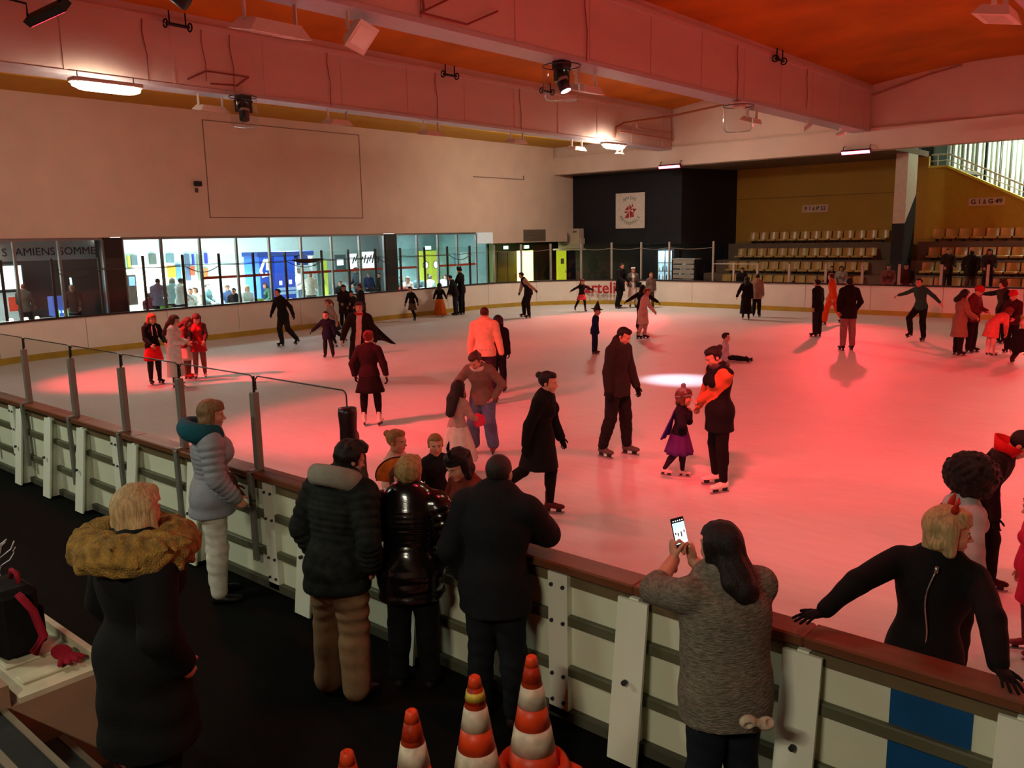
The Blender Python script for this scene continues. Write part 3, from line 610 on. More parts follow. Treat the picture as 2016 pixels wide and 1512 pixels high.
t = moving_head(-19.25, 12.23, 6.648, 'black moving head lamp in a clear cover at the left', (-17.5, 11.3, 0), False); cover(t, -19.25, 12.23, 5.85, 6.6)
t = moving_head(-11.2, 14.75, 6.648, 'black moving head lamp throwing a white beam', (-8.7, 15.5, 0), True); cover(t, -11.2, 14.75, 5.85, 6.55, 0.4)
t = thing('lamp_cover', 'empty clear plastic lamp cover under the middle beam', 'lamp cover', (-11.0, 22.6, 6.6)); cover(t, -11.0, 22.6, 5.8, 6.5, 0.42)
MB().box(-11.15, -10.85, 22.45, 22.75, 6.45, 6.62, ch=0.02).build('mount', FLB, t)
t = thing('can_light', 'black stage can hanging at the top edge left of centre', 'stage light', (-15.5, 8.5, 7.5))
MB().tube([(-15.5, 8.5, 8.6), (-15.5, 8.5, 7.9)], 0.02, 6).build('hanger', BLACK, t); MB().tube([(-15.7, 8.3, 7.85), (-15.45, 8.55, 7.6), (-15.3, 8.7, 7.45)], [0.1, 0.16, 0.17], 14).build('can', BLACK, t, True); MB().box(-15.62, -15.38, 8.44, 8.56, 7.86, 7.92).build('yoke', BLACK, t)
# hook clamps and cables
def clamp(c, label):
    t = thing('hook_clamp', label, 'clamp', c); x, y, z = c
    MB().tube([(x, y - 0.28, z), (x, y + 0.28, z)], 0.04, 8).build('bar', BLACK, t)
    for s in (-1, 1):
        MB().tube([(x, y + s * 0.2, z), (x, y + s * 0.2, z + 0.3)], 0.02, 6).build('hook', BLACK, t)
        MB().tube([(x + 0.09 * math.cos(a), y + s * 0.3, z + 0.09 * math.sin(a)) for a in np.linspace(0, 2 * PI, 12)], 0.022, 6).build('ring', BLACK, t)
clamp((-19.200, 10.624, 8.017), 'black hook clamp on the left beam above the batten lamp')
clamp((-19.200, 19.557, 8.028), 'black hook clamp halfway along the left beam')
clamp((-19.200, 24.426, 8.085), 'black hook clamp beside the white beam lamp')
clamp((-10.850, 24.891, 8.014), 'black hook clamp on the middle beam near the ceiling')
CAB = M('red_cable', '#8c4a44', 0.7)
for i, (y, x, zz, lab) in enumerate(((9.9, -19.42, 6.7, 'cable dropping beside the upper left batten lamp'), (11.35, -19.42, 6.9, 'thin cable left of the clear covered lamp'), (12.1, -19.42, 6.7, 'cable feeding the clear covered left lamp'), (15.05, -19.42, 6.7, 'cable on the left beam at the second floodlight'), (19.15, -19.42, 6.7, 'cable on the left beam at the third floodlight'), (23.2, -19.42, 6.7, 'cable on the left beam at the fourth floodlight'), (15.3, -10.96, 6.7, 'cable feeding the white beam lamp'), (22.4, -10.96, 6.6, 'cable feeding the empty clear cover'), (27.3, -10.96, 6.9, 'slack cable near the far end of the middle beam'))):
    tag(MB().tube([(x, y, 8.2), (x, y - 0.04, 7.8), (x + 0.01, y + 0.03, 7.3), (x, y + 0.02, zz)], 0.011, 6).build('cable', CAB), lab, 'cable')
t = thing('cable_trapeze', 'thin bracket frame on the left beam', 'bracket', (-19.3, 12, 6.9))
for a, b in (((-19.430, 10.896, 6.888), (-19.430, 11.377, 7.134)), ((-19.430, 11.377, 7.134), (-19.430, 12.557, 7.139)), ((-19.430, 12.557, 7.139), (-19.430, 12.177, 6.874)), ((-19.430, 11.485, 6.854), (-19.430, 12.136, 6.894))): MB().tube([a, b], 0.018, 6).build('strut', CAB, t)
t = thing('cable_trapeze', 'rusty bracket frame at the top of the middle beam', 'bracket', (-10.9, 9.5, 7))
for a, b in (((-10.900, 10.441, 6.800), (-10.900, 11.583, 6.803)), ((-10.900, 10.441, 6.800), (-10.900, 11.213, 7.186)), ((-10.900, 11.583, 6.803), (-10.900, 12.417, 7.173)), ((-10.900, 10.501, 7.053), (-10.900, 10.526, 6.855))): MB().tube([a, b], 0.02, 6).build('strut', CAB, t)
t = thing('pipe', 'brown pipe bending along the far lintel and beam', 'pipe', (-18, 33.4, 7.6))
MB().tube([(-19.33, 28.9, 6.85), (-19.33, 29.0, 7.25), (-19.3, 29.5, 7.45), (-18.6, 32.2, 7.9), (-16.2, 33.45, 8.35), (-14.5, 33.5, 8.5)], 0.045, 8).build('main_run', M('pipe_brown', '#a9714a', 0.6), t, True)
MB().tube([(-19.35, 30.5, 7.5), (-19.35, 30.6, 7.35), (-19.35, 33.4, 7.35)], 0.035, 8).build('branch', M('pipe_pink', '#c49484', 0.6), t)
MB().tube([(-19.33, 29.2, 7.1), (-19.33, 33.4, 7.05)], 0.05, 8).build('branch', M('pipe_pink', '#c49484'), t)
tag(MB().tube([(-10.95, 33.55, 7.95), (-9.0, 33.58, 8.45), (-8.0, 33.58, 8.62)], 0.03, 6).build('conduit', M('pipe_pink', '#c49484')), 'thin conduit slanting on the right lintel', 'pipe')

# logo sign on the navy wall
t = thing('logo_sign', 'white square sign with red emblem and curved lettering', 'sign', (-22.5, 35.05, 3.3))
MB().box(-23.36, -21.72, 35.02, 35.08, 3.32, 5.0, ch=0.01).build('board', M('sign_white', '#e4dcd2', 0.5), t)
GR = M('sign_green', '#5d6a58', 0.6); RD = M('sign_red', '#b3262b', 0.5)
cx, cz, R0 = -22.54, 4.16, 0.60
def arc_text(word, r, a0, a1, size, top):
    n = len(word)
    for i, ch in enumerate(word):
        if ch == ' ': continue
        a = math.radians(a0 + (a1 - a0) * (i + 0.5) / n)
        ux, uz = (math.sin(a), -math.cos(a)) if top else (-math.sin(a), math.cos(a))
        o = (cx + r * math.cos(a), 35.012, cz + r * math.sin(a))
        yx, yz = (-uz, ux)
        text_mesh('letter', ch, size * (1.2 if i == 0 else 1), GR, frame(o, (ux, 0, uz), (yx, 0, yz)), t, 0.003)
arc_text('AMIENS', R0, 128, 52, 0.2, True)
arc_text('MÉTROPOLE', R0, 206, 334, 0.2, False)
for s in (-1, 1): MB().tube([(cx + s * 0.66, 35.015, cz + 0.02), (cx + s * 0.66, 35.005, cz + 0.02)], 0.02, 8).build('dot', GR, t)
for poly in ([(-0.30, 0.02), (-0.08, 0.24), (-0.05, 0.05)], [(-0.34, -0.06), (-0.06, 0.02), (-0.20, -0.12)], [(-0.02, 0.06), (-0.02, 0.30), (0.14, 0.12)], [(0.10, 0.20), (0.16, 0.34), (0.20, 0.16)], [(0.14, 0.10), (0.38, 0.08), (0.24, -0.08)], [(-0.02, 0.02), (0.22, -0.10), (0.02, -0.34)], [(0.06, -0.30), (0.24, -0.12), (0.22, -0.30)], [(-0.30, -0.34), (-0.06, -0.04), (-0.04, -0.34)], [(-0.02, 0.04), (0.14, 0.10), (0.10, 0.0)]):
    MB().prism([(cx + a, cz + b) for a, b in poly], 1, 35.005, 35.018).build('emblem_piece', RD, t)
# stand signs
def small_sign(x0, x1, z0, z1, y, body, label, size):
    t = thing('stand_sign', label, 'sign', ((x0 + x1) / 2, y, z0))
    MB().box(x0, x1, y - 0.02, y, z0, z1).build('plate', M('plate_beige', '#c9a98c', 0.6), t)
    text_mesh('lettering', body, size, M('ink', '#1d1410', 0.6), frame(((x0 + x1) / 2, y - 0.024, (z0 + z1) / 2), (1, 0, 0), (0, 0, 1)), t, 0.002, bold=0.006)
small_sign(-15.5, -14.3, 3.86, 4.2, 38.6, 'P 1 à P 52', 'small seat number sign on the ochre wall', 0.24)
small_sign(-8.6, -7.3, 3.9, 4.22, 38.6, 'G 1 à G 49', 'small seat number sign on the mustard wall', 0.25)
# outdoor unit of an air conditioner on the navy wall
t = thing('air_conditioner', 'white air conditioner unit with round fan on the navy wall', 'air conditioner', (-26, 34.9, 2.4))
AC = M('ac_white', '#cbbfac', 0.5)
MB().box(-26.6, -25.3, 34.6, 35.08, 2.38, 3.38, ch=0.03).build('casing', AC, t)
MB().tube([(-26.2, 34.6, 2.88), (-26.2, 34.58, 2.88)], 0.37, 28).build('fan_recess', M('ac_dark', '#5d564a', 0.6), t)
for r in (0.1, 0.18, 0.26, 0.34): MB().tube([(-26.2 + r * math.cos(a), 34.57, 2.88 + r * math.sin(a)) for a in np.linspace(0, 2 * PI, 25)], 0.008, 5).build('grille_ring', AC, t)
for k in range(8): MB().tube([(-26.2, 34.57, 2.88), (-26.2 + 0.36 * math.cos(k * PI / 4), 34.57, 2.88 + 0.36 * math.sin(k * PI / 4))], 0.006, 5).build('grille_spoke', AC, t)
MB().box(-25.65, -25.4, 34.592, 34.6, 3.18, 3.26).build('badge', GR, t); MB().box(-25.3, -25.2, 34.7, 35.0, 2.6, 2.9).build('valve_cover', AC, t)
MB().box(-27, -25.2, 34.7, 35.1, 2.3, 2.38).build('bracket', AC, t); MB().tube([(-26.9, 34.9, 2.95), (-26.5, 34.9, 2.95)], 0.05).build('duct', AC, t)

# bar counter beside the stand
t = thing('bar_counter', 'white slatted counter beside the left stand', 'counter', (-18.9, 34.3, 0))
for i in range(8): MB().box(-19.55, -18.5, 34.0, 34.05, 0.15 + i * 0.22, 0.32 + i * 0.22).build('slat', M('counter_white', '#b5ada2', 0.6), t)
MB().box(-19.6, -18.45, 33.98, 34.6, 1.86, 1.92).build('worktop', M('counter_white', '#b5ada2'), t)
t = thing('display_fridge', 'glass drinks fridge glowing pale blue beside the counter', 'fridge', (-20.3, 34.7, 0))
MB().box(-20.75, -19.85, 34.6, 35.1, 0.0, 2.35, ch=0.02).build('cabinet', M('fridge_grey', '#39424a', 0.5), t)
MB().box(-20.68, -19.92, 34.585, 34.6, 0.5, 2.25).build('lit_back', M('fridge_glow', (0.35, 0.55, 0.65), 0.5, 0.4, 5.0, emit=0.35), t)
for z in (0.9, 1.3, 1.7): MB().box(-20.68, -19.92, 34.55, 34.59, z, z + 0.03).build('shelf', ALU, t)
for i in range(3): MB().box(-20.7 + i * 0.38, -20.67 + i * 0.38, 34.54, 34.585, 0.45, 2.28).build('door_frame', DARKG, t)
for i in range(7):
    x, z = -20.6 + (i % 4) * 0.19, (0.93, 1.33)[i // 4]
    tag(MB().lathe([(0.035, 0), (0.035, 0.16), (0.014, 0.22), (0.014, 0.27)], (x, 34.57, z), 10).build('bottle', M('bottle_%d' % (i % 3), ('#7a8f9a', '#c8c6b0', '#46626e')[i % 3], 0.2)), 'small drink bottle, %s on the fridge %s shelf' % (ORD[i % 4], 'lower' if i < 4 else 'middle'), 'bottle', 'bottles in the fridge')
area('fridge_light', (-20.3, 34.3, 2.3), (-20.3, 34.5, 0.5), 6, (0.7, 0.9, 1.0), 0.6, 0.2)

# ================================================================== CAFE BEHIND THE WINDOWS
CW = M('cafe_wall', '#bdd0cc', 0.7, 0.03); 
tag(MB().box(-34.2, -34, 12.0, 36, 0, 3.4).box(-34, -33.9, 4, 12, 0, 3.4).box(-34, WX - 0.35, 3.9, 4.0, 0, 3.4).build('wall_cafe', CW), 'white back wall of the cafe', kind='structure')
tag(MB().box(-34, WX - 0.35, 4, 28.9, 3.4, 3.5).box(-34, -30.25, 28.9, 36, 3.4, 3.5).build('ceiling_cafe', M('cafe_ceiling', '#7d8b87', 0.8)), 'pale ceiling of the cafe', kind='structure')
tag(MB().box(-34, WX - 0.36, 4, 28.84, 0.0, 0.15).box(-34, -30.25, 28.84, 36, 0.0, 0.15).build('floor_cafe', M('cafe_floor', '#b9bdb8', 0.5)), 'light floor of the cafe', kind='structure')
tag(MB().prism([(WX - 0.4, 11.5), (WX - 0.4, 11.8), (-34, 15.0), (-34, 14.7)], 2, 0.15, 3.4).build('wall_partition', M('bar_partition', '#4a4540', 0.7)), 'partition between the bar and the cafe', kind='structure')
tag(MB().box(-30.2, -30.05, 4, 13.0, 0.15, 3.4).build('wall_bar', M('bar_wall', '#57534f', 0.7)), 'grey back wall of the dim bar', kind='structure')
STRIP = M('cafe_strip', (0.93, 1.0, 0.98), 0.5, emit=E_ROOM)
for i in range(6):
    t = thing('strip_light', 'white strip lamp across the cafe ceiling, %s from the left' % ORD[i], 'lamp', (-28.3, 13.2 + i * 2.6, 3.3), group='cafe strip lamps')
    MB().box(-28.45, -28.15, 12.1 + i * 2.6, 14.6 + i * 2.6, 3.33, 3.395).build('housing', STEEL, t)
    MB().box(-28.42, -28.18, 12.1 + i * 2.6, 14.6 + i * 2.6, 3.23, 3.33).build('diffuser', STRIP if i < 4 else M('cafe_strip_dim', (0.93, 1.0, 0.98), 0.5, emit=E_ROOM * 0.5), t)
for y, e in ((14.0, E_CAFE), (17.5, E_CAFE), (20.8, E_CAFE)): area('cafe_light', (-31.0, y, 3.3), (-31.0, y, 0), e, (0.88, 1.0, 0.98), 2.6, 0.8, spread=115)
area('lobby_light', (-27.6, 25.5, 3.3), (-27.8, 25.5, 0), E_CAFE * 0.2, (0.85, 1.0, 1.0), 2.4, 0.6, spread=115)
# things standing in the cafe
def panel(name, label, cat, x, y0, y1, z0, z1, m, thick=0.08, extra=None):
    t = thing(name, label, cat, (x, (y0 + y1) / 2, z0)); MB().box(x - thick, x, y0, y1, z0, z1, ch=0.01).build('body', m, t); return t
def px_panel(name, label, cat, x, A, B, m, thick=0.08):
    """panel on the plane X = x spanning the two corner points"""
    return panel(name, label, cat, x, A[1], B[1], min(A[2], B[2]), max(A[2], B[2]), m, thick)
def on(t, name, x, A, B, m): return MB().box(x, x + 0.02, A[1], B[1], A[2], B[2]).build(name, m, t)
t = px_panel('light_panel', 'bright yellow backlit panel at the cafe left end', 'panel', -30.5, (-30.500, 14.354, 2.273), (-30.500, 15.878, 0.895), M('yellow_lit', (0.95, 0.82, 0.5), 0.6, emit=0.45))
on(t, 'white_sheet', -30.5, (-30.500, 14.749, 2.258), (-30.500, 15.442, 0.963), M('sheet_lit', (1.0, 0.97, 0.88), 0.6, emit=0.8)); on(t, 'shade', -30.48, (-30.480, 15.611, 2.225), (-30.480, 15.949, 1.774), M('amber', '#d8a83a', 0.6))
t = px_panel('vending_machine', 'grey vending machine with blue screen in the cafe', 'machine', -29.0, (-29.000, 13.441, 2.007), (-29.000, 13.711, 0.956), M('vend_grey', '#6d6a62', 0.5), 0.6)
on(t, 'screen', -29.0, (-29.000, 13.451, 1.937), (-29.000, 13.652, 1.630), M('vend_blue', (0.2, 0.4, 0.85), 0.4, emit=0.5)); on(t, 'front', -29.0, (-29.000, 13.434, 1.590), (-29.000, 13.682, 1.029), M('vend_front', '#57544c', 0.4))
for i, (A, B, c, lab) in enumerate((((-33.900, 15.747, 2.599), (-33.900, 15.861, 2.089), '#a9bf3a', 'lime'), ((-33.900, 15.911, 2.594), (-33.900, 16.160, 2.158), '#5f7078', 'grey'), ((-33.900, 16.651, 2.634), (-33.900, 16.954, 2.210), '#56605a', 'olive'), ((-33.900, 17.386, 2.613), (-33.900, 17.729, 2.245), '#5a747c', 'teal grey'), ((-33.900, 17.768, 2.180), (-33.900, 17.975, 1.491), '#4d7896', 'steel blue'), ((-33.900, 18.191, 2.590), (-33.900, 18.410, 1.468), '#4a5a72', 'slate'), ((-33.900, 18.535, 2.581), (-33.900, 18.631, 2.105), '#3238a0', 'indigo'), ((-33.850, 18.368, 2.073), (-33.850, 18.587, 1.676), '#b04a28', 'rust red'), ((-33.900, 18.743, 2.575), (-33.900, 18.852, 1.445), '#75836f', 'sage'), ((-33.900, 19.099, 2.608), (-33.900, 19.248, 2.147), '#3a3ca8', 'violet blue'), ((-33.900, 19.041, 1.959), (-33.900, 19.215, 1.514), '#c87038', 'orange'))):
    px_panel('wall_poster', '%s poster panel on the cafe back wall' % lab, 'poster', A[0], A, B, M('poster_%d' % i, c, 0.6), 0.05)
t = thing('kiosk', 'blue kiosk with white line drawing and door', 'kiosk', (-29.5, 20.5, 0.15))
BLUE = M('kiosk_blue', '#1a49b4', 0.5, emit=0.08); KN = M('kiosk_navy', '#17357c', 0.5); KX = -29.5
def kb(name, A, B, m, x0=-30.6, x1=-29.5): return MB().box(x0, x1, A[1], B[1], max(0.15, B[2]), A[2], ch=0.01).build(name, m, t)
kb('left_panel', (-29.500, 18.935, 2.523), (-29.500, 19.356, 0.522), BLUE); kb('door_panel', (-29.500, 19.633, 2.503), (-29.500, 20.592, 0.431), BLUE); kb('canopy', (-29.500, 20.768, 2.428), (-29.500, 21.525, 2.047), KN); kb('trim', (-29.500, 18.852, 2.625), (-29.500, 21.555, 2.447), KN, -30.6, -29.46)
WL = M('white_line', '#f0f4f2', 0.5, emit=0.3)
for A, B in (((-29.480, 18.964, 1.903), (-29.480, 19.156, 2.276)), ((-29.480, 19.156, 2.276), (-29.480, 19.207, 2.335)), ((-29.480, 19.249, 2.273), (-29.480, 19.405, 1.884)), ((-29.480, 18.964, 1.903), (-29.480, 19.081, 1.637)), ((-29.480, 19.302, 2.352), (-29.480, 19.266, 1.910))): MB().tube([A, B], 0.05, 6).build('line_drawing', WL, t)
A, B, C = (-29.480, 19.011, 1.640), (-29.480, 19.412, 1.681), (-29.480, 19.213, 1.832); MB().prism([(A[1], A[2]), (B[1], B[2]), (C[1], C[2])], 0, -29.49, -29.47).build('line_drawing', WL, t)
for A, B in (((-29.480, 19.799, 1.458), (-29.480, 19.930, 1.287)), ((-29.480, 20.262, 1.476), (-29.480, 20.396, 1.303))): MB().box(-29.5, -29.48, A[1], B[1], A[2], B[2]).build('notice', WL, t)
for A, B in (((-29.480, 19.681, 1.178), (-29.480, 20.576, 1.063)), ((-29.480, 19.668, 1.015), (-29.480, 20.563, 0.896))): MB().box(-29.5, -29.475, A[1], B[1], B[2], A[2]).build('rail', M('pale_rail', '#9fc4e8', 0.4), t)
A, B = (-29.440, 20.643, 2.308), (-29.440, 20.613, 1.271); MB().box(-29.5, -29.44, A[1], B[1], B[2], A[2]).build('door_handle', WL, t)
t = px_panel('cafe_post', 'pale grey post with dark sockets beside the kiosk', 'post', -29.0, (-29.000, 21.111, 2.418), (-29.000, 21.189, 0.702), M('post_grey', '#aab4b4', 0.5), 0.3)
yc = ((-29.000, 21.111, 2.418)[1] + (-29.000, 21.313, 2.412)[1]) / 2
for z in (0.6, 1.2, 1.3, 1.4, 2.0, 2.25): MB().box(-29, -28.985, yc - 0.05, yc + 0.05, z, z + 0.07).build('socket', DARKG, t)
px_panel('cafe_door', 'dark door leaf beside the lime green door', 'door', -31.5, (-31.500, 23.166, 2.198), (-31.500, 23.351, 0.500), M('dark_teal', '#39504c', 0.5))
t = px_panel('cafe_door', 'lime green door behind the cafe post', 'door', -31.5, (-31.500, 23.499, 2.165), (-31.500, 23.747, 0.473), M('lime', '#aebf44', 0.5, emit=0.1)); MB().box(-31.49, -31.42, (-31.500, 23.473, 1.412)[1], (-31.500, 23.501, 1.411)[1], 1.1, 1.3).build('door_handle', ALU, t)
t = px_panel('wall_screen', 'framed dark television on the cafe wall', 'television', -31.5, (-31.500, 24.195, 2.372), (-31.500, 24.820, 1.676), M('tv_frame', '#41565a', 0.4)); on(t, 'screen', -31.5, (-31.500, 24.298, 2.184), (-31.500, 24.657, 1.893), M('tv_white', (0.85, 0.92, 0.92), 0.4, emit=0.5))
for i, (A, B) in enumerate((((-31.500, 24.986, 2.396), (-31.500, 25.478, 1.648)), ((-31.500, 25.836, 2.467), (-31.500, 26.656, 1.623)))):
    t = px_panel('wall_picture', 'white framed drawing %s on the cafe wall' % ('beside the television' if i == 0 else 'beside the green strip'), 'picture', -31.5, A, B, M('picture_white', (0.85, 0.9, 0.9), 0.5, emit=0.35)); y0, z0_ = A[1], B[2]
    for k in range(5): MB().tube([(-31.48, y0 + 0.2 + k * 0.17, z0_ + 0.3 + 0.1 * (k % 2)), (-31.48, y0 + 0.33 + k * 0.17, z0_ + 0.6 + 0.08 * (k % 3))], 0.03, 5).build('sketch_line', DARKG, t)
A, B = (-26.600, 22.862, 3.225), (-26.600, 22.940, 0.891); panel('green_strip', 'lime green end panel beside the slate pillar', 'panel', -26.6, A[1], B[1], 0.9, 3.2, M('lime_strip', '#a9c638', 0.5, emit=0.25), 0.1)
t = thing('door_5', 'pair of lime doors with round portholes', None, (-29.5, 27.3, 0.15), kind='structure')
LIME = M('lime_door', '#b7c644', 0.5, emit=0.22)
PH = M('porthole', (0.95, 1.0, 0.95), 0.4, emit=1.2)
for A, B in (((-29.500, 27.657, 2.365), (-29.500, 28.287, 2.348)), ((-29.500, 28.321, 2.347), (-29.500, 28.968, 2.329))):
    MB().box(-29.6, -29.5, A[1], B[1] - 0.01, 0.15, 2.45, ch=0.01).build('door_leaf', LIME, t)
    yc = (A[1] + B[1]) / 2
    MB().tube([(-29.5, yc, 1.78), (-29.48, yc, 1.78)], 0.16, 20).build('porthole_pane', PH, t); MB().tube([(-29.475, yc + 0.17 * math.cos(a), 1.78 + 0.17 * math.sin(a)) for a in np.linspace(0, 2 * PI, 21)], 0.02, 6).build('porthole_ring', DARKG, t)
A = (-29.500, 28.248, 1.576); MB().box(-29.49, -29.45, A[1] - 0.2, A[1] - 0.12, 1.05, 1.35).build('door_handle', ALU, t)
tag(MB().box(-29.7, -29.6, (-29.650, 26.351, 2.354)[1], 33.0, 0.15, 3.4).build('wall_lobby', M('lobby_wall', '#7fa3a6', 0.6)), 'blue grey lobby wall around the porthole doors', kind='structure')
A = (-29.450, 28.114, 2.520); t = thing('exit_sign', 'glowing exit sign above the lime porthole doors', 'sign', (-29.45, A[1], 2.5)); MB().box(-29.5, -29.42, A[1] - 0.2, A[1] + 0.2, 2.5, 2.68).build('sign_case', STEEL, t); MB().box(-29.42, -29.41, A[1] - 0.18, A[1] + 0.18, 2.52, 2.66).build('sign_face', M('exit_face', '#7df0c0'), t)
tag(MB().box(-29.6, WX - 0.36, 28.86, 28.96, 0.15, 3.4).build('wall_lobby_end', M('lobby_wall', '#7fa3a6')), 'blue grey lobby end wall with posters', kind='structure')
for i, (A, B) in enumerate((((-28.440, 28.840, 2.354), (-28.160, 28.840, 1.805)), ((-28.003, 28.840, 2.353), (-27.495, 28.840, 1.785)))):
    t = thing('wall_picture', '%s poster on the blue grey lobby wall' % ('narrow blue' if i == 0 else 'pale patterned'), 'poster', ((A[0] + B[0]) / 2, 28.84, B[2])); MB().box(A[0], B[0], 28.83, 28.86, B[2], A[2]).build('body', M('poster_lobby%d' % i, ('#4a7f9a', '#b9cfcf')[i], 0.5, 0.3, 3.0), t)
# tables, chairs
TT = M('table_white', '#eef2f0', 0.4); GC = M('chair_green', '#8fdc5a', 0.4)
def table(x, y, label):
    t = thing('cafe_table', label, 'table', (x, y, 0.15)); MB().box(x - 0.4, x + 0.4, y - 0.6, y + 0.6, 0.86, 0.9, ch=0.01).build('table_top', TT, t)
    MB().tube([(x, y, 0.18), (x, y, 0.86)], 0.04).build('column', ALU, t); MB().lathe([(0.25, 0.15), (0.25, 0.18), (0.05, 0.2)], (x, y, 0), 16).build('base', ALU, t)
def chair(x, y, rz, m, label):
    t = thing('cafe_chair', label, 'chair', (x, y, 0.15), rz, local=True)
    def lb(n, *b): o = MB().box(*b, ch=0.01).build(n, m if n != 'leg' else ALU); o.parent = t
    lb('seat', -0.2, 0.2, -0.2, 0.2, 0.43, 0.47); lb('backrest', -0.2, 0.2, -0.22, -0.19, 0.55, 0.85)
    for sx in (-1, 1):
        lb('back_post', sx * 0.18 - 0.012, sx * 0.18 + 0.012, -0.22, -0.2, 0.45, 0.6)
        for sy in (-1, 1): lb('leg', sx * 0.17 - 0.012, sx * 0.17 + 0.012, sy * 0.17 - 0.012, sy * 0.17 + 0.012, 0, 0.43)
for i, y in enumerate((12.8, 14.6, 16.4, 18.2, 20.6, 22.0, 25.6, 27.0)): table(-26.92, y, 'white cafe table behind the windows, %s from the left' % ORD[i])
for i, y in enumerate((14.0, 17.55, 21.3)): chair(-26.75, y - 0.35, -PI / 2, GC, 'green plastic cafe chair by the window, %s from the left' % ORD[i])
chair(-26.9, 24.3, -PI / 2, M('chair_red', '#e0585a', 0.4), 'red plastic cafe chair behind the slate pillar')
# dim bar at the far left
t = thing('bar_banner', 'grey banner with dark capital letters above the bar', 'banner', (-28.2, 9.2, 2.9))
BAN = M('banner_grey', '#8f8a84', 0.7, emit=0.03)
MB().box(-28.3, -28.25, 5.5, 12.1, 2.6, 3.35).build('cloth', BAN, t)
for wd_, A in (('S', (-28.240, 9.418, 2.919)), ('AMIENS', (-28.240, 10.287, 2.928)), ('SOMME', (-28.240, 11.541, 2.929))): text_mesh('lettering', wd_, 0.34, M('banner_ink', '#2d2b2a', 0.7), frame((-28.24, A[1], 2.86), (0, 1, 0), (0, 0, 1)), t, 0.004)
for i, (y0, y1, z0, z1) in enumerate(((6.9, 8.9, 1.75, 2.75), (9.15, 10.35, 1.65, 2.5))):
    t = panel('lit_screen', 'bright white projection screen %s in the bar' % ('at the far left' if i == 0 else 'beside the pillar'), 'screen', -29.6, y0, y1, z0, z1, M('screen_frame', '#5a5f5c', 0.5)); MB().box(-29.59, -29.57, y0 + 0.06, y1 - 0.06, z0 + 0.06, z1 - 0.06).build('image', M('screen_white_%d' % i, (0.8, 0.9, 0.88), 0.5, 0.25, 1.5, emit=0.9), t)
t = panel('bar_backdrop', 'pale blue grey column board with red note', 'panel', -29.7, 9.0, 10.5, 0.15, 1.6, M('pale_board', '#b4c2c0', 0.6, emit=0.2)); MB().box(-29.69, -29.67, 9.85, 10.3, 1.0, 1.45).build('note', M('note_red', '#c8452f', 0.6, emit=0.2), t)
t = thing('neon_stand', 'bright blue neon tube stand in the dim bar', 'neon lamp', (-28.0, 11.2, 0.3)); NEON = M('neon_blue', (0.25, 0.7, 1.0), 0.4, emit=6)
MB().tube([(-27.6, 11.02, 0.9), (-27.6, 10.98, 2.05)], 0.025, 8).build('neon_tube', NEON, t); MB().tube([(-27.6, 10.5, 1.25), (-27.6, 10.95, 1.25)], 0.02, 8).build('neon_tube', NEON, t)
t = panel('amplifier', 'dark blue lit sound desk in the dim bar', 'equipment', -27.5, 10.35, 11.1, 0.9, 1.5, M('desk_blue', (0.03, 0.06, 0.25), 0.4, emit=0.5), 0.4)
for k in range(4): MB().box(-27.49, -27.47, 10.45 + 0.15 * k, 10.52 + 0.15 * k, 1.0, 1.06).build('button', NEON, t)
table(-27.0, 10.4, 'table with a white cloth beside the blue neon'); table(-27.0, 8.6, 'table with warm lamps at the far left')
for k, y in enumerate((8.9, 9.3, 9.6)): tag(MB().lathe([(0.06, 0), (0.06, 0.05), (0.05, 0.09), (0.0, 0.1)], (-26.8, y, 0.9), 10).build('table_lamp', M('warm_lamp', (1.0, 0.75, 0.4), 0.5, emit=3)), 'small warm table light, %s from the left in the bar' % ORD[k], 'lamp', 'warm table lights')
for k, y in enumerate((10.2, 10.45)): tag(MB().lathe([(0.04, 0), (0.04, 0.2), (0.015, 0.28), (0.015, 0.34)], (-26.8, y, 0.9), 10).build('bottle', M('green_bottle', (0.25, 0.75, 0.25), 0.2, emit=0.3)), 'green bottle %s on the bar table' % ('nearer the left' if k == 0 else 'nearer the neon'), 'bottle')
area('bar_light', (-28.5, 8.5, 3.2), (-28.5, 8.5, 0), 22, (0.95, 1, 0.95), 1.5, 0.6)

# ================================================================== LAMPS OVER THE SPECTATORS AND STANDS
def walk_lamp(x, y, z, e, label, col=(0.93, 1.0, 0.80), aim=None):
    t = thing('ceiling_light', label, 'lamp', (x, y, z)); MB().box(x - 0.7, x + 0.7, y - 0.1, y + 0.1, z + 0.02, z + 0.1, ch=0.01).build('housing', STEEL, t)
    MB().box(x - 0.66, x + 0.66, y - 0.08, y + 0.08, z, z + 0.02).build('diffuser', M('walk_diffuser', (0.95, 1, 0.85), 0.5, emit=2.0), t)
    area('lamp_light', (x, y, z - 0.02), aim or (x, y, 0), e, col, 1.3, 0.16, t)
walk_lamp(-12.5, 0.5, 4.6, E_WALK, 'batten lamp over the left end of the walkway')
walk_lamp(-7.5, -0.5, 4.6, E_WALK * 0.8, 'batten lamp over the walkway behind the fur collar coat')
walk_lamp(-1.0, -2.5, 4.8, E_WALK * 1.9, 'batten lamp behind the photographer', (1.0, 0.88, 0.66))
walk_lamp(3.5, 36.2, 5.9, E_STAND, 'unseen batten lamp added over the right stand', (1, 0.85, 0.5))  # out of view, added to brighten the stands
walk_lamp(-5, 41.0, 8.9, E_CURTAIN, 'batten lamp before the curtains', (0.9, 1.0, 0.85), (-5, 44, 5))

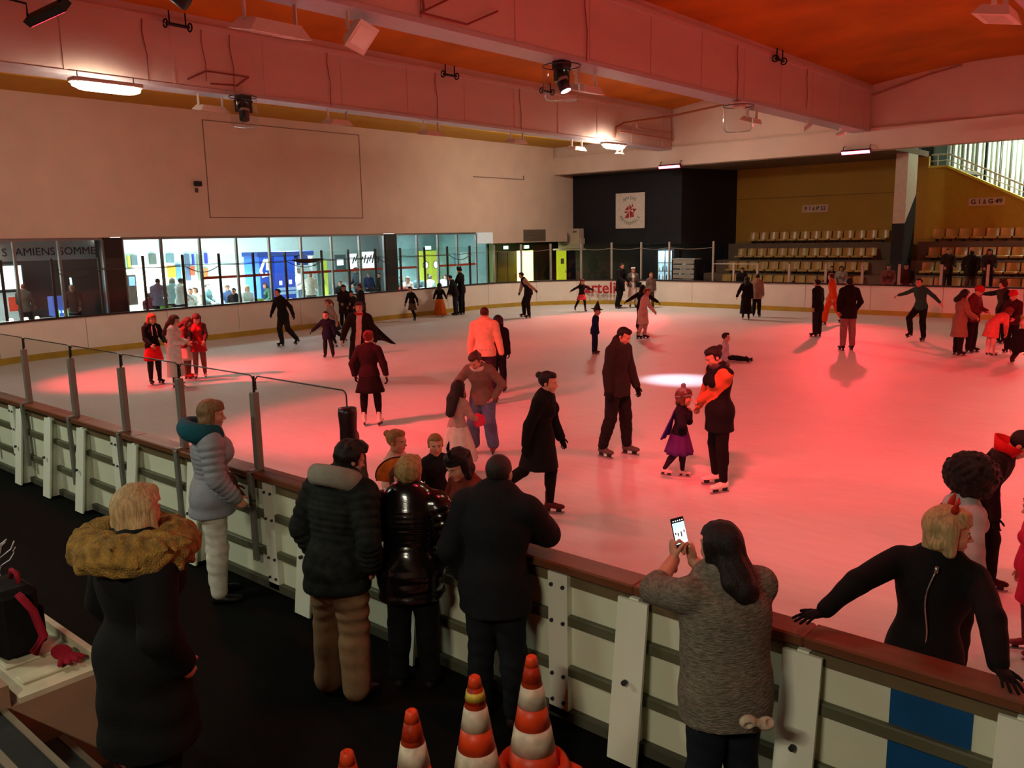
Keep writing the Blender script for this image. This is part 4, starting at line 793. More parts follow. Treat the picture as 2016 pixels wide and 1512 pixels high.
# ================================================================== PEOPLE: implicit-surface figures meshed with surface nets
def V(*a): return np.array(a, float)
def unit(v): return v / (np.linalg.norm(v) + 1e-12)
class Field:
    """signed distance field on a grid; primitives are blended in, then meshed"""
    def __init__(s, lo, hi, v):
        s.v = v; s.lo = np.array(lo) - 3 * v; s.n = np.maximum(4, np.ceil((np.array(hi) - s.lo) / v).astype(int) + 4)
        s.f = np.full(s.n, 9.0)
        s.ax = [s.lo[i] + v * np.arange(s.n[i]) for i in range(3)]
    def sub(s, lo, hi, pad):
        sl = []
        for i in range(3):
            a = int(max(0, math.floor((lo[i] - pad - s.lo[i]) / s.v))); b = int(min(s.n[i], math.ceil((hi[i] + pad - s.lo[i]) / s.v) + 1))
            if b <= a: return None, None
            sl.append(slice(a, b))
        P = np.stack(np.meshgrid(s.ax[0][sl[0]], s.ax[1][sl[1]], s.ax[2][sl[2]], indexing='ij'), -1)
        return tuple(sl), P
    def mix(s, sl, d, k, op='u'):
        a = s.f[sl]
        if op == 'u':
            h = np.clip(0.5 + 0.5 * (a - d) / k, 0, 1); s.f[sl] = a * (1 - h) + d * h - k * h * (1 - h)
        elif op == 'sub':
            h = np.clip(0.5 - 0.5 * (a + d) / k, 0, 1); s.f[sl] = a * (1 - h) - d * h + k * h * (1 - h)
    def cone(s, a, b, ra, rb, k=0.02, u=None, q=1.0, op='u', puff=0, pamp=0.0, off=0.0):
        """round cone a->b; u,q = axis along which the section is flattened by q"""
        a = np.array(a, float); b = np.array(b, float); r = max(ra, rb) + abs(off)
        sl, P = s.sub(np.minimum(a, b) - r, np.maximum(a, b) + r, k + 2.5 * s.v)
        if sl is None: return
        A, B = a, b
        Q = P - A; ab = B - A
        if u is not None:
            u = unit(np.array(u, float)); Q = Q + ((1 / q - 1) * (Q @ u))[..., None] * u; ab = ab + (1 / q - 1) * (ab @ u) * u
        t = np.clip((Q @ ab) / (ab @ ab + 1e-12), 0, 1)
        rad = ra + (rb - ra) * t + off
        if puff: rad = rad + pamp * (np.abs(np.sin(PI * puff * t)) - 0.5)
        d = np.linalg.norm(Q - t[..., None] * ab, axis=-1) - rad
        s.mix(sl, d, k, op)
    def ell(s, c, r, k=0.02, op='u', R=None):
        c = np.array(c, float); r = np.array(r, float); m = r.max()
        sl, P = s.sub(c - m, c + m, k + 2.5 * s.v)
        if sl is None: return
        Q = P - c
        if R is not None: Q = Q @ R
        n = np.linalg.norm(Q / r, axis=-1); d = (n - 1) * r.min() if op == 'x' else n * (n - 1) / (np.linalg.norm(Q / (r * r), axis=-1) + 1e-9)
        s.mix(sl, d, k, op)
    def cut(s, p, n):
        """remove the half space on the side n points to"""
        n = unit(np.array(n, float)); p = np.array(p, float)
        g = (s.ax[0][:, None, None] - p[0]) * n[0] + (s.ax[1][None, :, None] - p[1]) * n[1] + (s.ax[2][None, None, :] - p[2]) * n[2]
        s.f = np.maximum(s.f, g)
    def wrinkle(s, amp, f1=14.0, f2=26.0, seed=0.0):
        x, y, z = s.ax[0][:, None, None], s.ax[1][None, :, None], s.ax[2][None, None, :]
        s.f = s.f + amp * (np.sin(f1 * x + 7 * z + seed) * np.sin(f1 * 0.8 * y - 9 * z + 2 * seed) + 0.5 * np.sin(f2 * z + 11 * x + seed) * np.sin(f2 * 0.7 * (x - y) + seed))
    def folds(s, amp, fz=38.0, seed=0.0):
        """slanting cloth folds that run round a sleeve or a leg"""
        x, y, z = s.ax[0][:, None, None], s.ax[1][None, :, None], s.ax[2][None, None, :]
        s.f = s.f + amp * np.sin(fz * z + 9 * x + 3.0 * np.sin(7 * x + 5 * y + seed) + 2.2 * np.sin(6.5 * z - 4 * y + 2 * seed)) * (0.55 + 0.45 * np.sin(5 * z + 3 * x + seed))
    def mesh(s):
        f = s.f; S = f < 0; n = s.n
        c = np.zeros(n - 1, np.int8); offs = [(i, j, k) for i in (0, 1) for j in (0, 1) for k in (0, 1)]
        for i, j, k in offs: c += S[i:n[0] - 1 + i, j:n[1] - 1 + j, k:n[2] - 1 + k]
        m = (c > 0) & (c < 8); idx = np.full(n - 1, -1, np.int64); cells = np.argwhere(m); idx[m] = np.arange(len(cells))
        if not len(cells): return np.zeros((0, 3)), np.zeros((0, 4), int)
        acc = np.zeros((len(cells), 3)); cnt = np.zeros(len(cells))
        for a in offs:
            for ax in range(3):
                if a[ax]: continue
                b = list(a); b[ax] = 1
                fa = f[cells[:, 0] + a[0], cells[:, 1] + a[1], cells[:, 2] + a[2]]; fb = f[cells[:, 0] + b[0], cells[:, 1] + b[1], cells[:, 2] + b[2]]
                x = (fa < 0) != (fb < 0); t = np.where(x, fa / np.where(x, fa - fb, 1), 0)
                p = np.array(a, float)[None, :].repeat(len(cells), 0); p[:, ax] += t
                acc += p * x[:, None]; cnt += x
        vs = s.lo + s.v * (cells + acc / cnt[:, None])
        fs = []
        for ax in range(3):
            o1, o2 = (ax + 1) % 3, (ax + 2) % 3
            sa = [slice(None)] * 3; sb = [slice(None)] * 3; sa[ax] = slice(0, -1); sb[ax] = slice(1, None)
            x = S[tuple(sa)] != S[tuple(sb)]; e = np.argwhere(x)
            e = e[(e[:, o1] > 0) & (e[:, o2] > 0) & (e[:, o1] < n[o1] - 1) & (e[:, o2] < n[o2] - 1)]
            q = []
            for d1, d2 in ((1, 1), (0, 1), (0, 0), (1, 0)):
                g = e.copy(); g[:, o1] -= d1; g[:, o2] -= d2; q.append(idx[g[:, 0], g[:, 1], g[:, 2]])
            q = np.stack(q, 1); fl = S[e[:, 0], e[:, 1], e[:, 2]]
            q[~fl] = q[~fl][:, ::-1]; fs.append(q)
        fs = np.concatenate(fs); fs = fs[(fs >= 0).all(1)]
        return vs, fs
def np_mesh(name, vs, fs, mats, mi=None, smooth=True):
    me = bpy.data.meshes.new(name); n = len(fs)
    me.vertices.add(len(vs)); me.vertices.foreach_set('co', np.asarray(vs, np.float32).ravel())
    me.loops.add(4 * n); me.loops.foreach_set('vertex_index', np.asarray(fs, np.int32).ravel())
    me.polygons.add(n); me.polygons.foreach_set('loop_start', np.arange(0, 4 * n, 4, dtype=np.int32))
    try: me.polygons.foreach_set('loop_total', np.full(n, 4, dtype=np.int32))
    except Exception: pass
    for m in mats: me.materials.append(m)
    if mi is not None: me.polygons.foreach_set('material_index', np.asarray(mi, np.int32))
    if smooth: me.polygons.foreach_set('use_smooth', np.ones(n, dtype=bool))
    me.update(calc_edges=True); return me
def put(name, vs, fs, mats, parent, mi=None):
    o = bpy.data.objects.new(name, np_mesh(name, vs, fs, mats if isinstance(mats, list) else [mats], mi)); COL.objects.link(o); o.parent = parent; return o

# ---- head template: unit head height, centre at origin, facing +Y
HEADS = {}
def head_tpl(v):
    if v in HEADS: return HEADS[v]
    F = Field((-0.5, -0.6, -0.75), (0.5, 0.6, 0.6), v)
    F.ell((0, -0.05, 0.13), (0.335, 0.415, 0.375), 0.05)
    F.ell((0, 0.10, -0.15), (0.265, 0.29, 0.335), 0.08)
    F.ell((0, 0.26, -0.39), (0.12, 0.10, 0.095), 0.08)
    for s in (-1, 1):
        F.ell((s * 0.17, 0.2, -0.12), (0.12, 0.14, 0.13), 0.07)
        F.ell((s * 0.2, 0.02, -0.28), (0.09, 0.16, 0.12), 0.08)
        F.ell((s * 0.345, -0.02, -0.03), (0.035, 0.085, 0.125), 0.03)
    F.cone((-0.15, 0.335, 0.075), (0.15, 0.335, 0.075), 0.055, 0.055, 0.07)
    for s in (-1, 1): F.ell((s * 0.135, 0.43, 0.0), (0.075, 0.075, 0.055), 0.05, 'sub')
    for s in (-1, 1): F.ell((s * 0.135, 0.325, 0.0), (0.062, 0.062, 0.055), 0.015)
    F.cone((0, 0.375, 0.03), (0, 0.465, -0.11), 0.03, 0.05, 0.04)
    for s in (-1, 1): F.ell((s * 0.045, 0.41, -0.125), (0.04, 0.045, 0.035), 0.03)
    F.cone((-0.07, 0.37, -0.232), (0.07, 0.37, -0.232), 0.026, 0.026, 0.025); F.cone((-0.06, 0.365, -0.275), (0.06, 0.365, -0.275), 0.03, 0.03, 0.025)
    F.cone((0, -0.06, -0.3), (0, -0.13, -0.72), 0.215, 0.225, 0.08)
    vs, fs = F.mesh(); c = vs[fs].mean(1); mi = np.zeros(len(fs), int)
    for s in (-1, 1):
        d = np.linalg.norm((c - V(s * 0.135, 0.36, 0.0)) / V(0.055, 0.1, 0.034), axis=1); mi[d < 1] = 1
        d = np.linalg.norm((c - V(s * 0.135, 0.39, 0.0)) / V(0.026, 0.1, 0.03), axis=1); mi[d < 1] = 2
        d = np.linalg.norm((c - V(s * 0.14, 0.38, 0.085)) / V(0.085, 0.1, 0.02), axis=1); mi[d < 1] = 2
    d = np.linalg.norm((c - V(0, 0.4, -0.253)) / V(0.09, 0.1, 0.045), axis=1); mi[d < 1] = 3
    HEADS[v] = (vs, fs, mi); return HEADS[v]
# ---- hand templates: unit length wrist->middle tip along +x, thumb side +y, back of hand +z
HANDS = {}
def hand_tpl(kind, v):
    if (kind, v) in HANDS: return HANDS[(kind, v)]
    F = Field((-0.3, -0.5, -0.6), (1.15, 0.6, 0.35), v)
    F.cone((-0.25, 0, 0), (0.05, 0, 0), 0.13, 0.13, 0.05, (0, 0, 1), 0.75)
    F.cone((0.08, 0.0, 0), (0.42, 0.0, 0.0), 0.15, 0.2, 0.06, (0, 0, 1), 0.45)
    F.cone((0.1, 0.1, -0.03), (0.36, 0.14, -0.03), 0.09, 0.07, 0.05); F.cone((0.12, -0.1, -0.03), (0.36, -0.14, 0), 0.09, 0.07, 0.05)
    L = (0.50, 0.56, 0.52, 0.40)
    curl = {'relax': (20, 30, 25), 'grip': (55, 75, 40), 'flat': (5, 8, 6), 'fist': (75, 95, 50)}[kind]
    spread = {'relax': 4, 'grip': 2, 'flat': 11, 'fist': 1}[kind]
    for i, y in enumerate((0.145, 0.05, -0.047, -0.135)):
        p = V(0.43 - 0.02 * (i == 3), y, 0); az = math.radians((1.5 - i) * spread * 0.8); el = 0.0; r = 0.053 - 0.006 * (i == 3)
        for sgm, (fr, cu) in enumerate(zip((0.45, 0.3, 0.25), curl)):
            el -= math.radians(cu * (1 + 0.08 * i)); d = V(math.cos(el) * math.cos(az), math.cos(el) * math.sin(az), math.sin(el)); q = p + d * L[i] * fr
            F.cone(p, q, r, r * 0.93, 0.012); p = q; r *= 0.93
    p = V(0.12, 0.13, -0.04); b = {'relax': -0.3, 'grip': -0.75, 'flat': 0.0, 'fist': -0.7}[kind]
    for sgm, (ln, az, r) in enumerate(((0.17, 50, 0.072), (0.16, 32, 0.06), (0.13, 18, 0.054))):
        a = math.radians(az); d = unit(V(math.cos(a), math.sin(a) * (1 if kind != 'fist' else 0.4), b * (0.4 + 0.4 * sgm))); q = p + d * ln; F.cone(p, q, r, r * 0.95, 0.02); p = q
    HANDS[(kind, v)] = F.mesh(); return HANDS[(kind, v)]
# ---- footwear templates: foot length 1 along +y, sole at z = 0, ankle joint above (0,0,.32)
def shoe_tpl(kind):
    key = ('shoe', kind)
    if key in HANDS: return HANDS[key]
    F = Field((-0.3, -0.5, -0.15), (0.3, 0.9, 1.0), 0.032)
    F.cone((0, -0.12, 0.12), (0, 0.5, 0.09), 0.15, 0.155, 0.08, (0, 0, 1), 0.75); F.cone((0, 0.3, 0.1), (0, 0.6, 0.085), 0.16, 0.12, 0.06, (0, 0, 1), 0.8)
    F.cone((0, -0.08, 0.2), (0, 0.22, 0.16), 0.14, 0.12, 0.1)
    top = {'skate': 0.78, 'boot': 0.9, 'shoe': 0.3}[kind]
    F.cone((0, -0.07, 0.2), (0, -0.05, top), 0.155, 0.17 if kind != 'shoe' else 0.14, 0.08, (1, 0, 0), 0.85)
    F.cut((0, 0, 0.0), (0, 0, -1)); F.cut((0, 0, top), (0, 0.15, 1))
    HANDS[key] = F.mesh(); return HANDS[key]
def blade_mesh():
    mb = MB()
    mb.box(-0.05, 0.05, -0.2, 0.02, -0.16, 0.0).box(-0.05, 0.05, 0.3, 0.55, -0.16, 0.0)
    n = 12; prof = [(-0.32 + i * (1.02) / n) for i in range(n + 1)]
    poly = [(y, -0.25 + 0.05 * max(0, (y - 0.5) / 0.2) ** 2 + 0.03 * max(0, (-0.2 - y) / 0.12) ** 2) for y in prof] + [(0.70, -0.13), (-0.30, -0.15)]
    mb.prism(poly, 0, -0.018, 0.018, 1)
    return mb
BLM = None
SKIN = {'a': M('skin_fair', '#c98f74', 0.5, 0.05, 20), 'b': M('skin_tan', '#a56c4d', 0.5, 0.05, 20), 'c': M('skin_brown', '#6e452f', 0.5, 0.05, 20)}
EYEW = M('eye_white', '#d8d2ca', 0.3); EYED = M('brow_dark', '#2a1a14', 0.5); LIPM = M('lips', '#9a4a42', 0.4)
GLOVE = M('glove_black', '#0f0f11', 0.8, 0.2, 40)
BLADE = M('skate_blade', '#9a9a9c', 0.25, metal=0.9); HOLD = M('blade_holder', '#1d1c1c', 0.5)
def hairmat(c): return M('hair_' + c, c, 0.55, 0.35, 30, bump=0.6, bscale=70, stretch=(3, 3, 0.35), spec=0.3)
def cloth(c, **k):
    n = 'cloth_%s_%s' % (c, '_'.join('%s%s' % i for i in sorted(k.items())))
    d = dict(rough=0.85, var=0.12, scale=14, bump=0.25, bscale=90, spec=0.2); d.update(k); return M(n, c, **d)
def bump_noise(P, a, f): return a * (np.sin(f * P[..., 0] + 1.3) * np.sin(f * P[..., 1] + 0.4) * np.sin(f * P[..., 2]) )
# ---- hair / hats in head units
def hair_mesh(style, v):
    key = ('hair', style, v)
    if key in HANDS: return HANDS[key]
    lo, hi = (-0.75, -0.95, -1.0), (0.75, 0.7, 0.85)
    if style in ('long', 'verylong', 'longside'): lo = (-0.8, -1.3, -1.9)
    if style == 'afro': lo, hi = (-1.0, -1.1, -0.9), (1.0, 0.95, 1.1)
    F = Field(lo, hi, v)
    def cap(inf, low, front=0.30):
        F.ell((0, -0.06, 0.14), (0.335 + inf, 0.415 + inf, 0.375 + inf), 0.03)
        # clear the face: everything in front of a slanted hairline plane and below
        x, y, z = F.ax[0][:, None, None], F.ax[1][None, :, None], F.ax[2][None, None, :]
        face = np.minimum(y - (0.10 - 0.0 * z) , (front - z) * 0.9 + 0.0 * y) + 0 * x      # positive inside the face opening
        F.f = np.maximum(F.f, face); F.f = np.maximum(F.f, (low - z) + 0 * x + 0 * y)
    if style == 'short': cap(0.035, -0.22); F.ell((0, 0.18, 0.42), (0.24, 0.2, 0.13), 0.08)
    elif style == 'crop': cap(0.02, -0.15)
    elif style == 'wavy':
        cap(0.075, -0.28); F.ell((0, 0.2, 0.45), (0.27, 0.22, 0.16), 0.08); F.wrinkle(0.03, 16, 27)
    elif style == 'pixie':
        cap(0.07, -0.38); F.ell((0, 0.16, 0.42), (0.3, 0.26, 0.17), 0.1); F.wrinkle(0.022, 20, 30)
    elif style == 'bob':
        cap(0.09, -0.6, 0.22)
        for s in (-1, 1): F.cone((s * 0.33, -0.05, 0.2), (s * 0.36, 0.02, -0.36), 0.14, 0.13, 0.1)
        F.cone((0, -0.33, 0.15), (0, -0.33, -0.38), 0.22, 0.2, 0.12, (0, 1, 0), 0.8); F.cone((-0.25, -0.22, -0.2), (0.25, -0.22, -0.2), 0.2, 0.2, 0.1); F.ell((0, 0.2, 0.42), (0.27, 0.2, 0.13), 0.08)
        F.wrinkle(0.012, 22, 9)
    elif style in ('long', 'verylong', 'longside'):
        e = {'long': -0.95, 'verylong': -1.6, 'longside': -1.5}[style]
        cap(0.08, -0.4, 0.24)
        for s in (-1, 1): F.cone((s * 0.32, -0.05, 0.2), (s * 0.34, -0.06, -0.62), 0.13, 0.11, 0.1)
        F.cone((0, -0.3, 0.1), (0, -0.5, -0.5), 0.28, 0.36, 0.12, (0, 1, 0), 0.75); F.cone((0, -0.5, -0.5), (0, -0.74, e + 0.2), 0.36, 0.3, 0.12, (0, 1, 0), 0.7)
        for s in (-1, 1): F.cone((s * 0.2, -0.3, -0.2), (s * 0.25, -0.55, -0.6), 0.18, 0.18, 0.1); F.cone((s * 0.25, -0.55, -0.6), (s * 0.2, -0.74, e + 0.12), 0.17, 0.1, 0.1)
        F.wrinkle(0.014, 24, 7)
    elif style in ('bun', 'pony', 'topbun', 'braid'):
        cap(0.045, -0.3, 0.28); F.ell((0, 0.14, 0.42), (0.26, 0.2, 0.1), 0.08)
        if style == 'bun': F.ell((0, -0.52, 0.28), (0.17, 0.16, 0.16), 0.05)
        if style == 'topbun': F.ell((0, -0.22, 0.6), (0.17, 0.17, 0.15), 0.05)
        if style == 'pony': F.cone((0, -0.5, 0.3), (0, -0.68, -0.2), 0.12, 0.12, 0.05); F.cone((0, -0.68, -0.2), (0, -0.62, -0.75), 0.12, 0.05, 0.05)
        if style == 'braid': F.cone((0, -0.45, 0.1), (0.0, -0.5, -0.9), 0.16, 0.13, 0.05)
        F.wrinkle(0.01, 24, 10)
    elif style == 'afro':
        F.ell((0, -0.15, 0.2), (0.78, 0.74, 0.66), 0.1); F.ell((0, 0.7, -0.2), (0.42, 0.6, 0.42), 0.05, 'sub'); 
        rg = np.random.default_rng(3)
        for i in range(260):
            d = unit(V(*rg.normal(size=3))); p = V(0, -0.15, 0.2) + d * V(0.76, 0.72, 0.64)
            if p[1] > 0.25 and p[2] < 0.35: continue
            F.ell(p, V(1, 1, 1) * rg.uniform(0.07, 0.12), 0.03)
        F.ell((0, 0.7, -0.2), (0.42, 0.6, 0.42), 0.05, 'sub')
    elif style == 'balding': cap(0.03, -0.25, 0.34)
    HANDS[key] = F.mesh(); return HANDS[key]
def hat_parts(style):
    """list of (part name, builder in head units, colour key)"""
    out = []
    if style == 'beanie':
        F = Field((-0.6, -0.7, -0.2), (0.6, 0.6, 0.95), 0.035); F.ell((0, -0.06, 0.2), (0.40, 0.47, 0.42), 0.03); F.ell((0, -0.12, 0.6), (0.12, 0.12, 0.1), 0.06); F.cut((0, 0, 0.12), (0, 0.25, -1)); F.cone((-0.36, 0.0, 0.14), (0.36, 0.0, 0.14), 0.05, 0.05, 0.03) if False else None
        out.append(('beanie', F.mesh()))
        mb = MB(); mb.tube([(0.41 * math.cos(a), -0.06 + 0.48 * math.sin(a), 0.13 + 0.12 * math.sin(a)) for a in np.linspace(0, 2 * PI, 25)], 0.06, 8); out.append(('beanie_cuff', mb))
    if style == 'pompom':
        out += hat_parts('beanie'); F = Field((-0.3, -0.5, 0.4), (0.3, 0.3, 1.0), 0.03); F.ell((0, -0.14, 0.72), (0.15, 0.15, 0.15), 0.02); F.wrinkle(0.02, 40, 50); out.append(('pompom', F.mesh()))
    if style == 'witch':
        mb = MB(); mb.lathe([(0.75, 0.24), (0.76, 0.26), (0.45, 0.3), (0.4, 0.42), (0.27, 0.75), (0.14, 1.05), (0.02, 1.3)], (0, -0.05, 0), 22); out.append(('hat', mb))
        mb = MB(); mb.lathe([(0.43, 0.3), (0.435, 0.36), (0.42, 0.4), (0.38, 0.4)], (0, -0.05, 0), 22); out.append(('hat_band', mb))
    if style == 'jester':
        F = Field((-1.1, -0.6, -0.2), (1.1, 0.6, 1.1), 0.04); F.ell((0, -0.06, 0.2), (0.4, 0.47, 0.42), 0.03); F.cut((0, 0, 0.1), (0, 0.2, -1))
        for s in (-1, 1): F.cone((s * 0.2, 0, 0.5), (s * 0.62, 0, 0.72), 0.2, 0.14, 0.06); F.cone((s * 0.62, 0, 0.72), (s * 0.85, 0, 0.38), 0.14, 0.06, 0.06)
        out.append(('hat', F.mesh()))
        for s in (-1, 1): F = Field((-1.1, -0.2, 0.1), (1.1, 0.2, 0.6), 0.03); F.ell((s * 0.87, 0, 0.32), (0.08, 0.08, 0.08)); out.append(('bell', F.mesh()))
    if style == 'sailor':
        mb = MB(); mb.lathe([(0.36, 0.33), (0.42, 0.34), (0.44, 0.5), (0.40, 0.52), (0.3, 0.56), (0.02, 0.58)], (0, -0.06, 0), 22); out.append(('hat', mb))
    if style == 'cap':
        F = Field((-0.5, -0.6, -0.1), (0.5, 0.9, 0.7), 0.035); F.ell((0, -0.06, 0.2), (0.39, 0.46, 0.4), 0.02); F.cut((0, 0, 0.2), (0, 0, -1)); F.cone((-0.1, 0.4, 0.22), (0.1, 0.4, 0.22), 0.24, 0.24, 0.03, (0, 0, 1), 0.1); F.cone((-0.08, 0.58, 0.2), (0.08, 0.58, 0.2), 0.22, 0.22, 0.03, (0, 0, 1), 0.1); out.append(('cap', F.mesh()))
    if style == 'helmet':
        F = Field((-0.65, -0.75, -0.2), (0.65, 0.75, 0.85), 0.035); F.ell((0, -0.04, 0.2), (0.46, 0.54, 0.48), 0.03); F.cut((0, 0, 0.14), (0, 0.1, -1)); out.append(('helmet', F.mesh()))
        for s in (-1, 0, 1): mb = MB(); mb.tube([(s * 0.2, -0.04 + 0.5 * math.cos(a), 0.2 + 0.47 * math.sin(a)) for a in np.linspace(0.5, 2.6, 9)], 0.025, 6); out.append(('helmet_vent', mb))
    if style == 'horns':
        mb = MB(); mb.tube([(0.40 * math.cos(a), -0.02, 0.13 + 0.43 * math.sin(a)) for a in np.linspace(0, PI, 15)], 0.025, 6); out.append(('headband', mb))
        for s in (-1, 1): mb = MB(); mb.tube([(s * 0.2, -0.02, 0.5), (s * 0.23, 0.0, 0.62), (s * 0.24, 0.02, 0.74), (s * 0.2, 0.03, 0.86)], [0.085, 0.075, 0.05, 0.008], 10); out.append(('horn', mb))
    if style == 'bear':
        F = Field((-0.6, -0.7, -0.5), (0.6, 0.6, 0.9), 0.04); F.ell((0, -0.08, 0.12), (0.46, 0.5, 0.5), 0.03); F.ell((0, 0.45, -0.02), (0.3, 0.3, 0.32), 0.04, 'sub')
        for s in (-1, 1): F.ell((s * 0.36, -0.05, 0.6), (0.16, 0.08, 0.16), 0.03)
        out.append(('hood', F.mesh()))
    if style == 'feathers':
        mb = MB(); mb.tube([(0.41 * math.cos(a), -0.06 + 0.48 * math.sin(a), 0.26) for a in np.linspace(0, 2 * PI, 25)], 0.04, 6); out.append(('headband', mb))
        for i, (dx, dz, dy) in enumerate(((-0.45, 0.55, 0.1), (-0.25, 0.75, -0.1), (-0.6, 0.35, 0.05))):
            mb = MB(); b = V(-0.15, 0.3, 0.45); e = b + V(dx, dy, dz); s_ = (b + e) / 2 + V(0.06, 0, 0.06); mb.tube([b, (b + s_) / 2, s_, (s_ + e) / 2, e], [0.015, 0.05, 0.06, 0.045, 0.005], 8); out.append(('feather', mb))
    if style == 'crown':
        mb = MB(); n = 16; vs = []
        for i in range(n): vs += [(0.36 * math.cos(2 * PI * i / n), -0.06 + 0.42 * math.sin(2 * PI * i / n), 0.34), (0.38 * math.cos(2 * PI * i / n), -0.06 + 0.44 * math.sin(2 * PI * i / n), 0.46 + 0.12 * (i % 2))]
        mb.add(vs, [(2 * i, 2 * ((i + 1) % n), 2 * ((i + 1) % n) + 1, 2 * i + 1) for i in range(n)]); out.append(('tiara', mb))
    return out
HATS = {}
LOD = {'far': (0.027, 0.022, 0.06, 0.05, 0.085), 'mid': (0.02, 0.0155, 0.042, 0.036, 0.06), 'near': (0.014, 0.0095, 0.024, 0.022, 0.035)}
def dirv(s, a, f):
    a = math.radians(a); f = math.radians(f); return V(s * math.sin(a), math.cos(a) * math.sin(f), -math.cos(a) * math.cos(f))
POSES = {
 'stand': dict(), 
 'glide': dict(lean=12, lL=(4, 18, 3, -22), lR=(6, -22, 4, -48), aL=(22, -12, 12, 12), aR=(22, 14, 8, 30)),
 'walk': dict(lean=6, lL=(3, 24, 2, 6), lR=(3, -18, 2, -34), aL=(10, -16, 6, 4), aR=(10, 18, 4, 34)),
 'armsout': dict(lean=8, lL=(6, 12, 4, -18), lR=(8, -10, 6, -26), aL=(68, 8, 72, 10), aR=(68, 8, 72, 10)),
 'pockets': dict(aL=(18, -8, -14, 34), aR=(18, -8, -14, 34)),
 'phone': dict(aL=(14, 12, -22, 80), aR=(14, 12, -22, 80), hp=28),
 'hold': dict(aL=(10, 22, -8, 62), aR=(10, 22, -8, 62), hp=16),
 'sit': dict(lL=(10, 84, 6, 6), lR=(10, 84, 6, 6), aL=(10, 14, -12, 60), aR=(10, 14, -12, 60), seat=0.46),
}
def person(label, xy, S, face, pose='stand', skin='a', hair=('short', '#2a1a12'), hat=None, top=None, bottom=None, skirt=None, feet=('skate', '#161414'), gloves=None, lod='far', wd=1.0, z0=0.0, group=None, extra=None, female=False, yaw=None, hand=('relax', 'relax'), sq=None, **kw):
    """xy = ground point; face = heading relative to the camera (0 facing it, 90 to its right, 180 away)"""
    ps = dict(lean=3, side=0, twist=0, hy=0, hp=4, aL=(9, 2, 5, 14), aR=(9, 2, 5, 14), lL=(3, 2, 2, -3), lR=(3, 2, 2, -3), fyL=8, fyR=8, seat=None, kneel=None)
    ps.update(POSES[pose]); ps.update(kw)
    vb, vc, vh, vhand, vhair = LOD[lod]
    yw = math.atan2(-xy[1], -xy[0]) + math.radians(face) - PI / 2 if yaw is None else math.radians(yaw)
    root = thing('person', label, 'person', (xy[0], xy[1], z0), yw, group, local=True)
    seedv = (abs(xy[0] * 3.7 + xy[1] * 1.9)) % 6.28
    hh = 0.228 * (0.70 + 0.30 * min(S / 1.72, 1.0)); NBh = S - hh * 1.13
    fo = feet[0]; lift = {'skate': 0.062, 'boot': 0.0, 'shoe': 0.0}[fo] * min(1, S / 1.6 + 0.1); U = (NBh - lift) / 0.846
    fl = 0.152 * U; ankh = fl * 0.32 + lift
    X = V(1, 0, 0); Z = V(0, 0, 1)
    legs = {}
    for s, k in ((-1, 'L'), (1, 'R')):
        a = ps['l' + k]; hip = V(s * 0.047 * U, 0, 0); knee = hip + dirv(s, a[0], a[1]) * 0.245 * U; ank = knee + dirv(s, a[2], a[3]) * 0.235 * U; legs[k] = [hip, knee, ank]
    low = min(legs['L'][2][2], legs['R'][2][2]); hz = ankh - low
    if ps['seat'] is not None: hz = ps['seat']
    if ps['kneel'] is not None: hz = ps['kneel']
    P0 = V(0, 0, hz)
    # put the supporting foot (or both) over the root
    foots = [k for k in 'LR' if legs[k][2][2] < low + 0.06]
    if ps['seat'] is None:
        c = np.mean([legs[k][2] for k in foots], 0); P0[0] -= c[0] * 0.8; P0[1] -= c[1] + 0.02 if ps['kneel'] is None else 0
    for k in 'LR': legs[k] = [p + P0 for p in legs[k]]
    Rt = np.array(Matrix.Rotation(math.radians(-ps['lean']), 3, 'X') @ Matrix.Rotation(math.radians(ps['side']), 3, 'Y') @ Matrix.Rotation(math.radians(ps['twist']), 3, 'Z'))
    up, lat, fw = Rt @ Z, Rt @ X, Rt @ V(0, 1, 0)
    hipup = unit(up * 0.4 + Z * 0.6)
    nb = P0 + hipup * 0.09 * U + up * 0.226 * U; chest = P0 + hipup * 0.09 * U + up * 0.13 * U; waist = P0 + hipup * 0.10 * U
    sh = {'L': nb - up * 0.034 * U - lat * 0.102 * U * wd, 'R': nb - up * 0.034 * U + lat * 0.102 * U * wd}
    arms = {}
    for s, k in ((-1, 'L'), (1, 'R')):
        a = ps['a' + k]; e = sh[k] + Rt @ dirv(s, a[0], a[1]) * 0.168 * U; w_ = e + Rt @ dirv(s, a[2], a[3]) * 0.142 * U; arms[k] = [sh[k], e, w_]
        tg = kw.get('t' + k)
        if tg is not None:                                          # reach for a point given in world space
            q = V(tg[0] - xy[0], tg[1] - xy[1], tg[2] - z0); cz_, sz_ = math.cos(-yw), math.sin(-yw); q = V(cz_ * q[0] - sz_ * q[1], sz_ * q[0] + cz_ * q[1], q[2])
            l1, l2 = 0.168 * U, 0.142 * U; d = q - sh[k]; dl = min(np.linalg.norm(d), (l1 + l2) * 0.985); d = unit(d); q = sh[k] + d * dl
            ca = (l1 * l1 + dl * dl - l2 * l2) / (2 * l1 * dl); hn = kw.get('e' + k); hn = Rt @ (V(*hn) if hn is not None else V(s * 0.6, -0.4, -0.7)); hn = unit(hn - d * (hn @ d))
            e = sh[k] + d * l1 * ca + hn * l1 * math.sqrt(max(0, 1 - ca * ca)); arms[k] = [sh[k], e, q]
    Rh = np.array(Matrix.Rotation(math.radians(-ps['lean'] * 0.55 + -ps['hp']), 3, 'X')); Rh = np.array(Matrix.Rotation(math.radians(ps['hy']), 3, 'Z')) @ Rh
